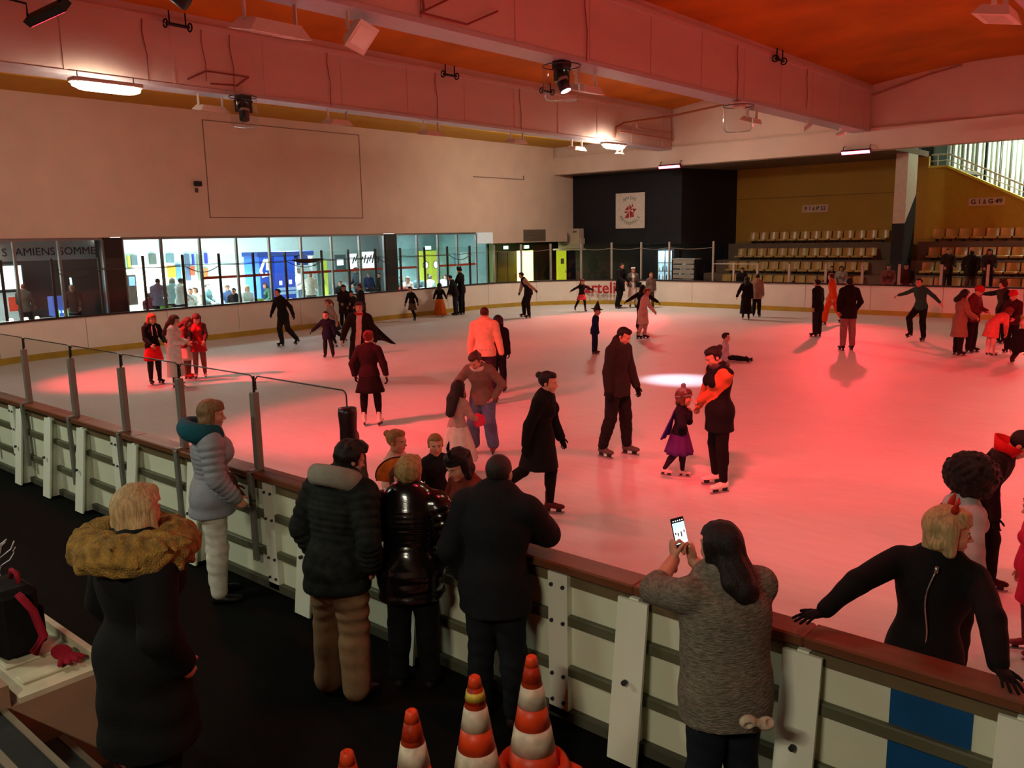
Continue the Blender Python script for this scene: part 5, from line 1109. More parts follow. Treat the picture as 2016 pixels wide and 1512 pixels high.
    hup = Rh @ Z; hc = nb + unit(up * 0.5 + hup * 0.5) * hh * 0.30 + hup * hh * 0.36 + (Rh @ V(0, 1, 0)) * hh * 0.10
    def bbox(pts, pad): pts = np.array(pts); return pts.min(0) - pad, pts.max(0) + pad
    allp = [P0, nb] + legs['L'] + legs['R'] + arms['L'] + arms['R']
    dep = Rt @ V(0, 1, 0)
    fem = 1.0 if female else 0.0
    def torso(F, off, k=0.03, puff=0, pamp=0.0, lo=True):
        if lo: F.cone(P0 - lat * 0.03 * U * wd + Z * 0.0, P0 + lat * 0.03 * U * wd, (0.066 + 0.006 * fem) * U * wd, (0.066 + 0.006 * fem) * U * wd, k, off=off)
        F.cone(P0 + hipup * 0.02 * U, waist, 0.088 * U * wd, (0.078 - 0.006 * fem) * U * wd, k, dep, 0.74, off=off, puff=puff // 2, pamp=pamp)
        F.cone(waist, chest, (0.079 - 0.006 * fem) * U * wd, 0.098 * U * wd, k, dep, 0.72, off=off, puff=puff // 2, pamp=pamp)
        F.cone(chest, nb - up * 0.035 * U, 0.098 * U * wd, 0.083 * U * wd, k, dep, 0.70, off=off, puff=puff // 3, pamp=pamp)
        F.cone(sh['L'] + lat * 0.02 * U, sh['R'] - lat * 0.02 * U, 0.042 * U, 0.042 * U, k, off=off)
        F.cone(nb - up * 0.03 * U, nb + up * 0.012 * U, 0.062 * U, 0.036 * U, k, off=off * 0.7)
        if female:
            for s in (-1, 1): F.ell(chest + lat * s * 0.042 * U + dep * 0.05 * U + up * 0.005 * U, V(0.042, 0.042, 0.042) * U + off, 0.035)
    def arm(F, k_, off, k=0.015, end=1.0, puff=0, pamp=0.0):
        a, e, w_ = arms[k_]; w2 = e + (w_ - e) * end if end > 0 else None
        F.cone(a, e, 0.035 * U * wd, 0.027 * U, k, off=off, puff=puff, pamp=pamp)
        if w2 is not None: F.cone(e, w2, 0.028 * U, 0.020 * U, k, off=off, puff=puff, pamp=pamp)
    def leg(F, k_, off, k=0.02, end=1.0, flare=0.0):
        h, kn, an = legs[k_]; h = h if off < 0.012 else h + (kn - h) * 0.16; F.cone(h + V(0, 0, 0.0), kn, 0.055 * U * (0.5 + wd / 2), 0.038 * U, k, off=off)
        a2 = kn + (an - kn) * end; F.cone(kn, a2, 0.040 * U, 0.026 * U + flare, k, off=off)
        F.cone(kn + (an - kn) * 0.18 - V(0, 0.008 * U, 0), kn + (an - kn) * 0.42 - V(0, 0.008 * U, 0), 0.036 * U, 0.034 * U, k, off=off)
    # body: one continuous surface (torso, limbs, neck) with the head and hands grown on
    F = Field(*bbox(allp, 0.12 * U), vb)
    torso(F, 0.0)
    for k_ in 'LR': arm(F, k_, 0.0); leg(F, k_, 0.0)
    F.cone(nb - up * 0.02 * U, hc - hup * hh * 0.3, 0.034 * U, 0.032 * U, 0.02)
    vs, fs = F.mesh(); mi = np.zeros(len(fs), int); VS, FS, MI = [vs], [fs], [mi]; nv = len(vs)
    hv, hf, hm = head_tpl(vh); VS.append((hv * hh) @ Rh.T + hc); FS.append(hf + nv); MI.append(hm); nv += len(hv)
    hs = 0.104 * U if S > 1.4 else 0.11 * U
    for s, k_ in ((-1, 'L'), (1, 'R')):
        tv, tf = hand_tpl(hand[0 if k_ == 'L' else 1], vhand if lod != 'near' else 0.03)
        ex = unit(arms[k_][2] - arms[k_][1]); he = kw.get('h' + k_)
        if he is not None: ex = unit(Rt @ V(*he[0])); hint = Rt @ V(*he[1])
        else: hint = lat * s * abs(ex[2]) + Z * (1 - abs(ex[2])) * 1.2
        ez = unit(hint - ex * (hint @ ex)); ey = np.cross(ez, ex) * s
        A = np.stack([ex, ey, ez], 1); VS.append((tv * hs) @ A.T + arms[k_][2]); g = tf if s > 0 else tf[:, ::-1]; FS.append(g + nv); nv += len(tv)
        MI.append(np.full(len(tf), 4 if gloves else 0))
    sk = SKIN[skin]
    body = put('body', np.concatenate(VS), np.concatenate(FS), [sk, EYEW, EYED, LIPM, cloth(gloves) if gloves else sk], root, np.concatenate(MI))
    # hair and hat
    if hair:
        tv, tf = hair_mesh(hair[0], vhair); put('hair', (tv * hh) @ Rh.T + hc, tf, hairmat(hair[1]), root)
    if hat:
        if hat[0] not in HATS: HATS[hat[0]] = hat_parts(hat[0])
        par = None
        for i, (nm, g) in enumerate(HATS[hat[0]]):
            m = cloth(hat[2] if len(hat) > 2 and i > 0 else hat[1])
            if isinstance(g, MB): me = bpy.data.meshes.new(nm); me.from_pydata([tuple((np.array(p) * hh) @ Rh.T + hc) for p in g.v], [], g.f); o = link_mesh(nm, me, m, None, True); o.parent = root
            else: o = put(nm, (g[0] * hh) @ Rh.T + hc, g[1], m, root)
    # lower garments
    if bottom:
        kind, col = bottom[0], bottom[1]; bk = bottom[2] if len(bottom) > 2 else {}
        off = {'jeans': 0.012, 'leggings': 0.004, 'wide': 0.022, 'shorts': 0.016}[kind] * U / 1.75 * 1.4
        F = Field(*bbox([P0] + legs['L'] + legs['R'], 0.13 * U), vc)
        po = min(off, 0.008)
        F.cone(P0 - lat * 0.03 * U, P0 + lat * 0.03 * U, (0.067 + 0.006 * fem) * U * wd, (0.067 + 0.006 * fem) * U * wd, 0.03, off=po)
        F.cone(P0 + hipup * 0.02 * U, waist, 0.088 * U * wd, 0.078 * U * wd, 0.03, dep, 0.76, off=po)
        if female: 
            for s in (-1, 1): F.ell(P0 + V(s * 0.038 * U, -0.03 * U, -0.012 * U), V(0.054, 0.052, 0.058) * U * wd, 0.03)
        for k_ in 'LR': leg(F, k_, off, end={'shorts': 0.15}.get(kind, bk.get('end', 0.96)), flare={'wide': 0.02, 'jeans': 0.008}.get(kind, 0))
        F.cut(P0 + hipup * (0.035 if top and top[0] not in ('tee',) else 0.06) * U, hipup)
        if kind != 'leggings':
            F.wrinkle(0.0035 if lod != 'near' else 0.0045, 12, 30, seedv)
            if lod == 'near': F.folds(0.0022 if kind == 'jeans' else 0.005, 62, seedv)
        v_, f_ = F.mesh(); put('shorts' if kind == 'shorts' else 'leggings' if kind == 'leggings' else 'trousers', v_, f_, cloth(col, **bk.get('m', {})), root)
    if skirt:
        kind, col, ln, r1 = skirt[0], skirt[1], skirt[2], skirt[3]; mk = skirt[4] if len(skirt) > 4 else {}
        mb = MB(); n = 36; rows = 7; vs = []
        base = (legs['L'][1] + legs['R'][1]) / 2; axis = unit(base - P0) if kind != 'plain' else unit((base - P0) * 0.5 - Z * 0.5 * 0.245 * U)
        axis = unit(axis * 0.5 - hipup * 0.5); xx = lat; yy = unit(np.cross(axis, xx)) * -1
        top_c = waist - hipup * 0.01 * U
        for i in range(rows):
            t_ = i / (rows - 1); r = 0.083 * U * wd + (r1 - 0.083 * U * wd) * t_ ** (0.75 if kind == 'tutu' else 1.0)
            for j in range(n):
                a = 2 * PI * j / n; w_ = 1 + (0.10 if kind == 'tutu' else 0.05) * t_ * math.sin(a * (9 if kind == 'tutu' else 6) + seedv); zz = t_ * ln
                if kind == 'ragged' and i == rows - 1: zz += 0.05 * math.sin(a * 7) * ln * 2
                vs.append(top_c + axis * zz + xx * r * w_ * math.cos(a) + yy * r * w_ * 0.86 * math.sin(a))
        me = bpy.data.meshes.new('skirt'); me.from_pydata([tuple(p) for p in vs], [], [(i * n + j, i * n + (j + 1) % n, (i + 1) * n + (j + 1) % n, (i + 1) * n + j) for i in range(rows - 1) for j in range(n)])
        o = link_mesh('skirt', me, cloth(col, **mk), None, True); o.parent = root; md = o.modifiers.new('thick', 'SOLIDIFY'); md.thickness = 0.008
    # upper garment
    if top:
        kind, col = top[0], top[1]; tk = top[2] if len(top) > 2 else {}
        off = {'tee': 0.008, 'sweater': 0.014, 'jacket': 0.02, 'puffer': 0.032, 'coat': 0.024, 'vest': 0.016, 'dress': 0.009}[kind] * (0.6 + 0.4 * U / 1.75); off = tk.get('off', off)
        hem = tk.get('hem', 0.0 if skirt else {'tee': 0.06, 'sweater': 0.075, 'jacket': 0.08, 'puffer': 0.085, 'coat': 0.28, 'vest': 0.07, 'dress': 0.2}[kind]) * U    # below the pelvis point
        slv = tk.get('sleeve', 0.0 if kind == 'vest' else 0.95)
        pf, pa = (10, 0.014) if kind == 'puffer' else (0, 0)
        hemp = P0 - hipup * hem; flare = tk.get('flare', 0.115 if kind in ('coat', 'dress') else 0.104) * U * wd
        mid = (legs['L'][1] + legs['R'][1]) / 2; dn = unit((mid - P0) * (0.8 if hem > 0.2 * U else 0.4) - hipup * 0.245 * U * 0.5); hemp = P0 + dn * hem
        F = Field(*bbox([hemp, nb + up * 0.05 * U] + arms['L'] + arms['R'], max(0.17 * U * wd, flare + 0.03)), vc)
        torso(F, off, 0.03, pf, pa)
        if hem > 0.03 * U: F.cone(P0 - lat * 0.035 * U, P0 + lat * 0.035 * U, (0.068 + 0.006 * fem) * U * wd, (0.068 + 0.006 * fem) * U * wd, 0.03, off=max(off, 0.018))
        F.cone(P0 + hipup * 0.03 * U, hemp + dn * 0.02, 0.094 * U * wd, flare, 0.03, dep, 0.86, off=off, puff=max(0, int(pf * hem / 0.3 / U)), pamp=pa)
        for k_ in 'LR':
            if slv > 0: arm(F, k_, off, 0.02, slv, 5 if pf else 0, pa * 0.8)
        if tk.get('boxy'): F.cone(chest, P0 - hipup * 0.03 * U, 0.102 * U * wd, 0.104 * U * wd, 0.03, dep, 0.8, off=off)
        if tk.get('hood'): F.ell(nb - dep * 0.045 * U + up * 0.01 * U, V(0.085, 0.06, 0.05) * U, 0.02)
        if tk.get('collar'): F.cone(nb - up * 0.02 * U, nb + up * 0.03 * U, 0.05 * U, 0.05 * U, 0.015)
        F.cut(hemp, dn); F.cone(nb + up * 0.035 * U + dep * 0.01 * U, nb + up * 0.2 * U + dep * 0.03 * U, 0.030 * U, 0.05 * U, 0.006, op='sub')
        if lod != 'far' or kind in ('coat', 'jacket'): F.wrinkle({'far': 0.004, 'mid': 0.004, 'near': 0.0048}[lod], 11, 24, seedv)
        if lod == 'near' and kind in ('jacket', 'coat', 'sweater', 'vest'): F.folds(0.0045, 30, seedv)
        v_, f_ = F.mesh(); nm = {'tee': 'shirt', 'sweater': 'sweater', 'jacket': 'jacket', 'puffer': 'puffer_jacket', 'coat': 'coat', 'vest': 'vest', 'dress': 'dress'}[kind]
        mats = [cloth(col, **tk.get('m', {}))]; mi = None
        if tk.get('sleevecol'):
            c_ = v_[f_].mean(1); mats.append(cloth(tk['sleevecol'])); mi = np.zeros(len(f_), int)
            for k_ in 'LR':
                a, e, w_ = arms[k_]; d1 = np.linalg.norm(c_ - (a + (e - a) * np.clip(((c_ - a) @ (e - a)) / ((e - a) @ (e - a)), 0.12, 1)[:, None]), axis=1); d2 = np.linalg.norm(c_ - (e + (w_ - e) * np.clip(((c_ - e) @ (w_ - e)) / ((w_ - e) @ (w_ - e)), 0, 1)[:, None]), axis=1)
                mi[np.minimum(d1, d2) < 0.056 * U + off * 0.6] = 1
        put(nm, v_, f_, mats, root, mi)
        if tk.get('undercol') and tk.get('open'):                       # shirt front showing between the open edges
            F = Field(*bbox([hemp, nb], 0.16 * U), vc); torso(F, off + 0.006); F.cone(P0 + hipup * 0.03 * U, hemp, 0.094 * U * wd, flare, 0.03, dep, 0.86, off=off + 0.006)
            F.cut(P0 + dep * 0.02 * U, -dep); F.cut(P0 + lat * 0.036 * U, lat); F.cut(P0 - lat * 0.036 * U, -lat); F.cut(P0 - hipup * 0.11 * U, -hipup)
            v_, f_ = F.mesh(); put('shirt', v_, f_, cloth(tk['undercol']), root)
    # footwear
    tv, tf = shoe_tpl(fo); global BLM
    for s, k_ in ((-1, 'L'), (1, 'R')):
        h, kn, an = legs[k_]; shin = unit(an - kn); onfloor = an[2] < ankh + 0.05 and ps['seat'] is None
        if onfloor or (ps['seat'] is not None and shin[2] < -0.8): z_ = Z
        else: z_ = unit(-shin * 0.8 + Z * 0.2) if ps['seat'] is None or shin[2] < -0.3 else unit(-shin * 0.1 + Z + V(0, -0.5, 0))
        fy = math.radians(-s * ps['fy' + k_]); y_ = V(math.sin(-fy), math.cos(fy), 0); y_ = unit(y_ - z_ * (y_ @ z_)); x_ = np.cross(y_, z_)
        A = np.stack([x_, y_, z_], 1) * fl; base = an - z_ * fl * 0.32
        nm = {'skate': 'skate', 'boot': 'boot', 'shoe': 'shoe'}[fo]
        key = (fo, feet[1]); 
        if key not in HATS: HATS[key] = np_mesh(nm, tv, tf, [cloth(feet[1], rough=0.45, bump=0.05)])
        o = bpy.data.objects.new(nm, HATS[key]); COL.objects.link(o); o.parent = root; mt = Matrix(A.tolist()).to_4x4(); mt.translation = Vector(base); o.matrix_local = mt
        if fo == 'skate':
            if BLM is None:
                b = blade_mesh(); BLM = bpy.data.meshes.new('blade'); BLM.from_pydata(b.v, [], b.f); BLM.materials.append(HOLD); BLM.materials.append(BLADE); BLM.polygons.foreach_set('material_index', np.array(b.m, np.int32))
            q = bpy.data.objects.new('blade', BLM); COL.objects.link(q); q.parent = o
    J = dict(root=root, U=U, hh=hh, hc=hc, Rh=Rh, nb=nb, P0=P0, arms=arms, legs=legs, sh=sh, Rt=Rt, up=up, lat=lat, dep=dep, chest=chest, waist=waist, yw=yw)
    if extra: extra(J)
    return J
def loc_part(J, name, mb, mat, smooth=True, parent=None):
    o = mb.build(name, mat, None, smooth); o.parent = parent or J['root']; return o

# ================================================================== SKATERS
def strings(J, col='#e0cfc8'):
    U = J['U']
    for s in (-1, 1):
        p = J['nb'] + J['dep'] * 0.075 * U + J['lat'] * s * 0.025 * U
        loc_part(J, 'drawstring', MB().tube([p, p - J['up'] * 0.06 * U + J['dep'] * 0.022 * U + J['lat'] * s * 0.01 * U, p - J['up'] * 0.14 * U + J['dep'] * 0.03 * U + J['lat'] * s * 0.012 * U], 0.008, 6), cloth(col))
def scarf(col, r=0.055):
    def f(J):
        U = J['U']; c = J['nb'] + J['up'] * 0.012 * U
        loc_part(J, 'scarf', MB().tube([c + J['lat'] * r * U * math.cos(a) + J['dep'] * r * 0.9 * U * math.sin(a) for a in np.linspace(0, 2 * PI, 17)], 0.024 * U, 8), cloth(col))
    return f
def hood(col, big=1.0):
    def f(J):
        U = J['U']; lo = J['nb'] - 0.2 * U; F = Field(lo, J['nb'] + 0.2 * U, 0.012)
        c = J['nb'] - J['dep'] * 0.035 * U + J['up'] * 0.012 * U
        for a in np.linspace(-2.6, 2.6, 15): F.ell(c + J['lat'] * 0.082 * U * big * math.sin(a) - J['dep'] * 0.062 * U * big * math.cos(a) + J['up'] * (0.012 - 0.03 * (1 - math.cos(a)) * 0.5) * U, V(0.034, 0.034, 0.042) * U * big, 0.03)
        v_, f_ = F.mesh(); put('hood', v_, f_, cloth(col), J['root'])
    return f
def cape(col, side=1, length=0.55, spread=0.35, back=0.25):
    def f(J):
        U = J['U']; n, m = 16, 9; vs = []
        for i in range(m):
            t = i / (m - 1)
            for j in range(n):
                s = j / (n - 1) * 2 - 1
                p = J['nb'] - J['up'] * (0.02 + length * t) * U + J['lat'] * s * (0.09 + spread * t) * U - J['dep'] * (0.075 + back * t * (1 - 0.25 * s * s) + 0.03 * t * math.sin(6 * s + 3 * t)) * U + J['lat'] * side * 0.16 * t * t * U
                vs.append(tuple(p))
        me = bpy.data.meshes.new('cape'); me.from_pydata(vs, [], [(i * n + j, i * n + j + 1, (i + 1) * n + j + 1, (i + 1) * n + j) for i in range(m - 1) for j in range(n - 1)])
        o = link_mesh('cape', me, cloth(col), None, True); o.parent = J['root']; md = o.modifiers.new('thick', 'SOLIDIFY'); md.thickness = 0.012
    return f
def belt(J):
    U = J['U']; c = J['P0'] + V(0, 0, 0.03 * U); n = 20
    loc_part(J, 'belt', MB().tube([c + J['lat'] * 0.105 * U * math.cos(a) + J['dep'] * 0.08 * U * math.sin(a) for a in np.linspace(0, 2 * PI, n + 1)], 0.014 * U, 6), cloth('#1a0d10'))
    for a in np.linspace(PI * 1.2, PI * 1.8, 7): p = c + J['lat'] * 0.118 * U * math.cos(a) + J['dep'] * 0.093 * U * math.sin(a); loc_part(J, 'belt_stud', MB().obox(p, (J['lat'], J['dep'], J['up']), (0.018, 0.01, 0.014)), M('stud', '#d8c0b8', 0.4))
def muff(col):
    def f(J):
        F = Field(J['arms']['R'][2] - 0.2, J['arms']['R'][2] + 0.2, 0.014); c = J['arms']['R'][2] + unit(J['arms']['R'][2] - J['arms']['R'][1]) * 0.05
        F.ell(c, V(0.085, 0.085, 0.085), 0.02); F.wrinkle(0.012, 45, 60); v_, f_ = F.mesh(); put('fur_muff', v_, f_, cloth(col), J['root'])
    return f
def both(*fs):
    def f(J):
        for g in fs: g(J)
    return f
DK1, DK2, DK3 = '#17130f', '#1c1719', '#231d1a'
person('girl in black hoodie and red skirt with white drawstrings on the ice', (-17.780, 8.630), 1.56, 25, 'hold', hair=('bob', '#b4512c'), top=('sweater', '#120e10', dict(hood=1, hem=-0.005, m=dict(var=0.05))), skirt=('plain', '#d21a1c', 0.43, 0.21), bottom=('leggings', '#241a1b'), feet=('skate', '#1c1614'), lod='mid', female=True, extra=strings)
person('girl in long white coat with long dark hair facing right', (-16.999, 8.711), 1.55, 75, 'phone', hair=('verylong', '#45241c'), top=('coat', '#dccac4', dict(hem=0.40, flare=0.13)), bottom=('leggings', '#4a2a28'), feet=('skate', '#c8b0a8'), lod='mid', female=True, hp=12)
person('girl in mottled red jacket half hidden behind the white coat', (-17.867, 9.450), 1.41, 70, 'phone', hair=('long', '#5a2a20'), top=('jacket', '#7c2a2c', dict(m=dict(var=0.7, scale=26))), skirt=('plain', '#d8b2aa', 0.42, 0.2), bottom=('leggings', '#7a4a40'), feet=('skate', '#b02424'), lod='mid', female=True)
person('girl in red sequin dress looking down at her hands', (-17.702, 9.645), 1.50, -5, 'hold', hair=('long', '#5b2119'), top=('dress', '#b8161d', dict(hem=0.13, flare=0.13, m=dict(rough=0.25, var=0.5, scale=60, bump=0.6), sleevecol='#5a3a34')), bottom=('leggings', '#8a4c42'), feet=('skate', '#dcc2ba'), lod='mid', female=True, hp=32, hy=10)
person('man in black jacket gliding left along the far left', (-21.087, 14.116), 1.72, -55, 'glide', hair=('crop', '#1c1310'), top=('jacket', '#14110f'), bottom=('jeans', '#221d1b'), gloves='#121212', aR=(38, 6, 34, 12), aL=(24, -22, 18, 4), lR=(4, 12, 3, -12), lL=(6, -8, 4, -40))
person('small child in dark blue coat with one arm out', (-17.873, 13.362), 1.24, -15, 'stand', hair=('short', '#3a201a'), top=('coat', '#1b1a2d', dict(hem=0.12)), bottom=('jeans', '#2a1c20'), feet=('skate', '#1d1416'), gloves='#201418', aR=(48, 8, 52, 6), aL=(20, 4, 12, 10), lL=(9, 6, 6, -6), lR=(5, -4, 4, -8))
person('blurred skater in pale hoodie kicking back behind the child', (-19.524, 14.832), 1.43, -70, 'glide', hair=('pony', '#7a3a2a'), top=('sweater', '#8d7f76'), skirt=('tutu', '#26343a', 0.34, 0.24), bottom=('leggings', '#1a1a1e'), feet=('skate', '#c8b4a8'), female=True)
person('woman with long dark hair by the left boards', (-23.695, 18.467), 1.51, 15, 'hold', hair=('verylong', '#170e0d'), top=('coat', '#2a1a1c', dict(hem=0.22)), bottom=('jeans', '#16131a'), female=True)
person('short person in brown between two dark skaters', (-23.572, 18.730), 1.29, -10, 'hold', hair=('wavy', '#1d1210'), top=('jacket', '#3a2420'), bottom=('jeans', '#1a1616'))
person('person with hair bun behind the open coat man', (-23.555, 19.128), 1.48, -60, 'stand', hair=('topbun', '#4a2018'), top=('coat', '#33241f', dict(hem=0.2)), bottom=('jeans', '#181416'), female=True)
person('man in flying dark open coat with white shirt and red scarf', (-14.119, 11.513), 1.80, -12, 'glide', hair=('wavy', '#4a241a'), top=('coat', '#1c1210', dict(hem=0.25, open=1, undercol='#c9a89c', flare=0.13)), bottom=('jeans', '#1a1416'), lod='mid', lean=10, side=-6, extra=both(cape('#1a100f', -1, 0.42, 0.16, 0.32), scarf('#a0201e', 0.05)))
person('woman in dark red jacket and short skirt seen from behind', (-10.660, 8.765), 1.58, 168, 'stand', hair=('bun', '#7a1f1c'), top=('jacket', '#2c1015', dict(hem=0.01)), skirt=('plain', '#1b0a0e', 0.40, 0.25), bottom=('leggings', '#17090c', dict(end=0.8)), feet=('skate', '#e8d6d0'), gloves='#1c0d10', lod='mid', female=True, aL=(26, -6, -6, 12), aR=(20, 2, 10, 6), lL=(6, 3, 2, -2), lR=(7, 3, 3, -3), hy=-14)
person('girl with brown skirt skating along the left boards', (-23.239, 21.369), 1.33, -35, 'glide', hair=('short', '#2a1612'), top=('sweater', '#1d1715'), skirt=('plain', '#5f4436', 0.36, 0.19), bottom=('leggings', '#1c1414'), gloves='#1a1212', female=True)
person('girl in long orange tutu at the left boards', (-23.528, 23.012), 1.31, 172, 'stand', hair=('long', '#1d100e'), top=('sweater', '#17100f'), skirt=('tutu', '#c65f16', 0.72, 0.26), bottom=('leggings', '#8a5038'), female=True, aL=(24, 8, 18, 30), aR=(26, 6, 20, 14))
person('person in dark clothes bowing over beside the jester', (-23.444, 23.777), 1.62, -105, 'stand', hair=('crop', '#151010'), top=('jacket', '#1a191d'), bottom=('jeans', '#202830'), lean=16, hp=18, aL=(8, 30, 4, 40), aR=(8, 30, 4, 40))
person('tall man wearing a black jester hat by the window boards', (-23.534, 24.219), 1.84, -115, 'stand', hair=None, hat=('jester', '#1b1013', '#5a2020'), top=('jacket', '#15110e'), bottom=('jeans', '#110e0d'), aL=(14, 24, 4, 46), aR=(10, 18, 4, 34))
person('man in dark waistcoat and pale sleeves leaning left', (-20.277, 24.360), 1.78, -75, 'glide', hair=('short', '#1d1512'), top=('jacket', '#1d1717', dict(sleevecol='#b8937c', hem=0.05)), bottom=('jeans', '#1d1917'), gloves='#171213', lean=26, aR=(30, 30, 34, 34), aL=(40, -10, 30, -20), lL=(4, 10, 3, -6), lR=(6, 24, 4, -4), feet=('skate', '#3a1a18'))
person('girl in red and white skirt skating with arms out', (-19.964, 27.416), 1.34, 20, 'armsout', hair=('long', '#4b1f17'), top=('sweater', '#1a1013'), skirt=('plain', '#d4404a', 0.30, 0.2, dict(var=0.6, scale=20)), bottom=('leggings', '#1f1416'), feet=('skate', '#5b1d1b'), female=True, aR=(62, -6, 58, -10), aL=(60, 20, 70, 30), lL=(6, 22, 4, 0), lR=(16, -14, 14, -30))
person('tall man in long black coat at the far boards', (-19.562, 29.495), 1.88, 55, 'hold', hair=('crop', '#221510'), top=('coat', '#131318', dict(hem=0.16)), bottom=('jeans', '#15161a'), feet=('skate', '#2a1614'), lL=(4, -6, 3, -22), lR=(4, 2, 2, -14))
person('woman in white sailor hat and white dress at the far boards', (-19.133, 29.998), 1.67, 5, 'stand', hair=('verylong', '#4a2c1e'), hat=('sailor', '#e0d4c8'), top=('jacket', '#57524f', dict(open=1, undercol='#cdbcae', hem=0.03)), skirt=('plain', '#cdbcae', 0.62, 0.22), bottom=('leggings', '#c0aa9c'), feet=('skate', '#1c1614'), female=True, aR=(16, 10, -6, 40), extra=lambda J: loc_part(J, 'handbag', MB().box(-0.34, -0.12, 0.12, 0.22, 0.86, 1.08, ch=0.02), cloth('#121012')))
person('fair haired boy in grey by the far boards', (-18.479, 30.339), 1.45, 15, 'stand', hair=('short', '#a8703f'), top=('jacket', '#6f5d52'), bottom=('jeans', '#54463e'))
person('dark haired skater with arms wide seen from behind', (-14.236, 22.804), 1.48, 165, 'armsout', hair=('long', '#140b0c'), top=('jacket', '#191013'), bottom=('jeans', '#2a1a1c'), gloves='#150d0f', female=True, aL=(58, 6, 58, 6), aR=(58, 6, 58, 6))
person('skater in long pale pink coat moving right', (-13.090, 21.027), 1.50, 70, 'glide', hair=('wavy', '#85412c'), top=('coat', '#dcb0a8', dict(hem=0.24, flare=0.12)), bottom=('leggings', '#c89a90'), feet=('skate', '#171012'), aR=(20, 10, 20, 30), aL=(16, 30, 10, 50), lL=(4, 12, 3, -8), lR=(5, 2, 4, -18))
person('child in pointed green hat and blue clothes', (-12.403, 17.669), 1.23, 70, 'stand', hair=('crop', '#5a3a28'), hat=('witch', '#283021', '#3c2a1e'), top=('dress', '#15204a', dict(hem=0.1)), bottom=('jeans', '#151a3c'), feet=('skate', '#571a1a'), gloves='#141a38', lean=6)
person('man in orange lit fleece jacket and studded belt from behind', (-10.342, 11.233), 1.79, 164, 'stand', hair=('crop', '#4d1d16'), top=('jacket', '#e9b292', dict(hem=0.045)), bottom=('jeans', '#3a2230'), feet=('skate', '#6a1b1a'), gloves='#1c1012', lod='mid', wd=1.06, aL=(13, 2, 8, 4), aR=(15, 4, 10, 8), lL=(5, 3, 3, -2), lR=(6, 2, 4, -4), extra=belt)
person('dark skater almost hidden behind the fleece jacket man', (-10.933, 12.258), 1.52, 170, 'stand', hair=('bob', '#2c1210'), top=('jacket', '#1a1216'), bottom=('jeans', '#17141c'), gloves='#150e10', lod='mid', female=True)
person('adult in brown jacket and jeans bending to the long haired girl', (-7.930, 8.523), 1.62, -15, 'stand', hair=('pony', '#4a2c20'), top=('jacket', '#7a6357'), bottom=('wide', '#5b6684'), feet=('skate', '#5a3a34'), lod='mid', lean=30, hp=24, hy=-12, aL=(38, 14, -32, 30), aR=(40, 10, -20, 36), lL=(7, 18, 4, -16), lR=(7, 18, 4, -16), extra=scarf('#cbb8ae'))
person('girl with long dark braid, white tulle skirt and pink muff', (-7.426, 7.515), 1.24, 140, 'stand', hair=('verylong', '#231110'), top=('jacket', '#b28f86', dict(hem=0.03)), skirt=('tutu', '#decbc0', 0.52, 0.26), bottom=('leggings', '#6a4a44'), feet=('skate', '#4a201c'), lod='mid', female=True, aL=(14, 20, -4, 50), aR=(12, 26, -6, 66), extra=muff('#d8395a'))
person('small girl in dark dress with ragged green skirt near the boards', (-5.803, 5.544), 1.16, 25, 'stand', hair=('pony', '#9a6a3c'), top=('jacket', '#15171c', dict(collar=1, hem=0.02)), skirt=('ragged', '#2c4238', 0.30, 0.2), bottom=('leggings', '#20201e'), lod='mid', female=True, aL=(34, 8, 38, 18), aR=(20, -4, 20, 6), hy=-18)
person('fair girl with hair tied up beside the orange fan', (-5.808, 5.020), 1.30, 60, 'stand', hair=('bun', '#9c7442'), top=('sweater', '#c9b6a4'), bottom=('leggings', '#2a2422'), lod='mid', female=True)
def fan(J):
    U = J['U']; c = J['hc'] + J['up'] * 0.02 - J['dep'] * 0.13; n = 20; mb = MB()
    vs = [tuple(c - V(0, 0, 0.10))] + [tuple(c + J['lat'] * 0.19 * math.cos(a) + V(0, 0, 1) * (0.15 * math.sin(a) - 0.02)) for a in np.linspace(-0.25, PI + 0.25, n)]
    mb.add(vs, [(0, i + 1, i + 2) for i in range(n - 1)]); o = loc_part(J, 'butterfly_wing', mb, cloth('#c8641e', var=0.3)); md = o.modifiers.new('thick', 'SOLIDIFY'); md.thickness = 0.012
    loc_part(J, 'wing_rim', MB().tube(vs[1:], 0.01, 6), cloth('#2a1410'))
person('brown haired child with a round orange wing behind the crowd', (-5.308, 4.639), 1.12, 10, 'stand', hair=('bob', '#3a1c12'), top=('jacket', '#5a2016'), bottom=('leggings', '#241614'), lod='mid', female=True, extra=fan)
person('child with brown hair beside the padded glass post', (-6.450, 4.991), 1.22, 160, 'stand', hair=('long', '#6a4a2c'), top=('sweater', '#4a3a2c'), bottom=('jeans', '#2a2422'), lod='mid', female=True, lean=8)
person('woman in black coat striding right across the ice', (-5.534, 7.024), 1.63, 72, 'walk', hair=('bun', '#170f0e'), top=('coat', '#0f0d0d', dict(hem=0.20, flare=0.15)), bottom=('leggings', '#120d0e'), feet=('skate', '#581a1a'), gloves='#101010', lod='near', female=True, lL=(3, 14, 2, -4), lR=(4, -26, 3, -52), lean=8, aL=(12, 14, 6, 30), aR=(12, -14, 8, -2))
person('man in dark jacket looking down beside the white light spot', (-6.337, 9.526), 1.83, 58, 'stand', hair=('short', '#17100e'), top=('jacket', '#2b2523', dict(collar=1, hem=0.075)), bottom=('jeans', '#1d1a1b'), feet=('skate', '#5a524c'), gloves='#131212', lod='near', hp=26, aL=(10, 12, 6, 22), aR=(10, -4, 6, 12), lL=(6, 8, 4, 0), lR=(8, -2, 6, -14), extra=scarf('#3a322e', 0.045))
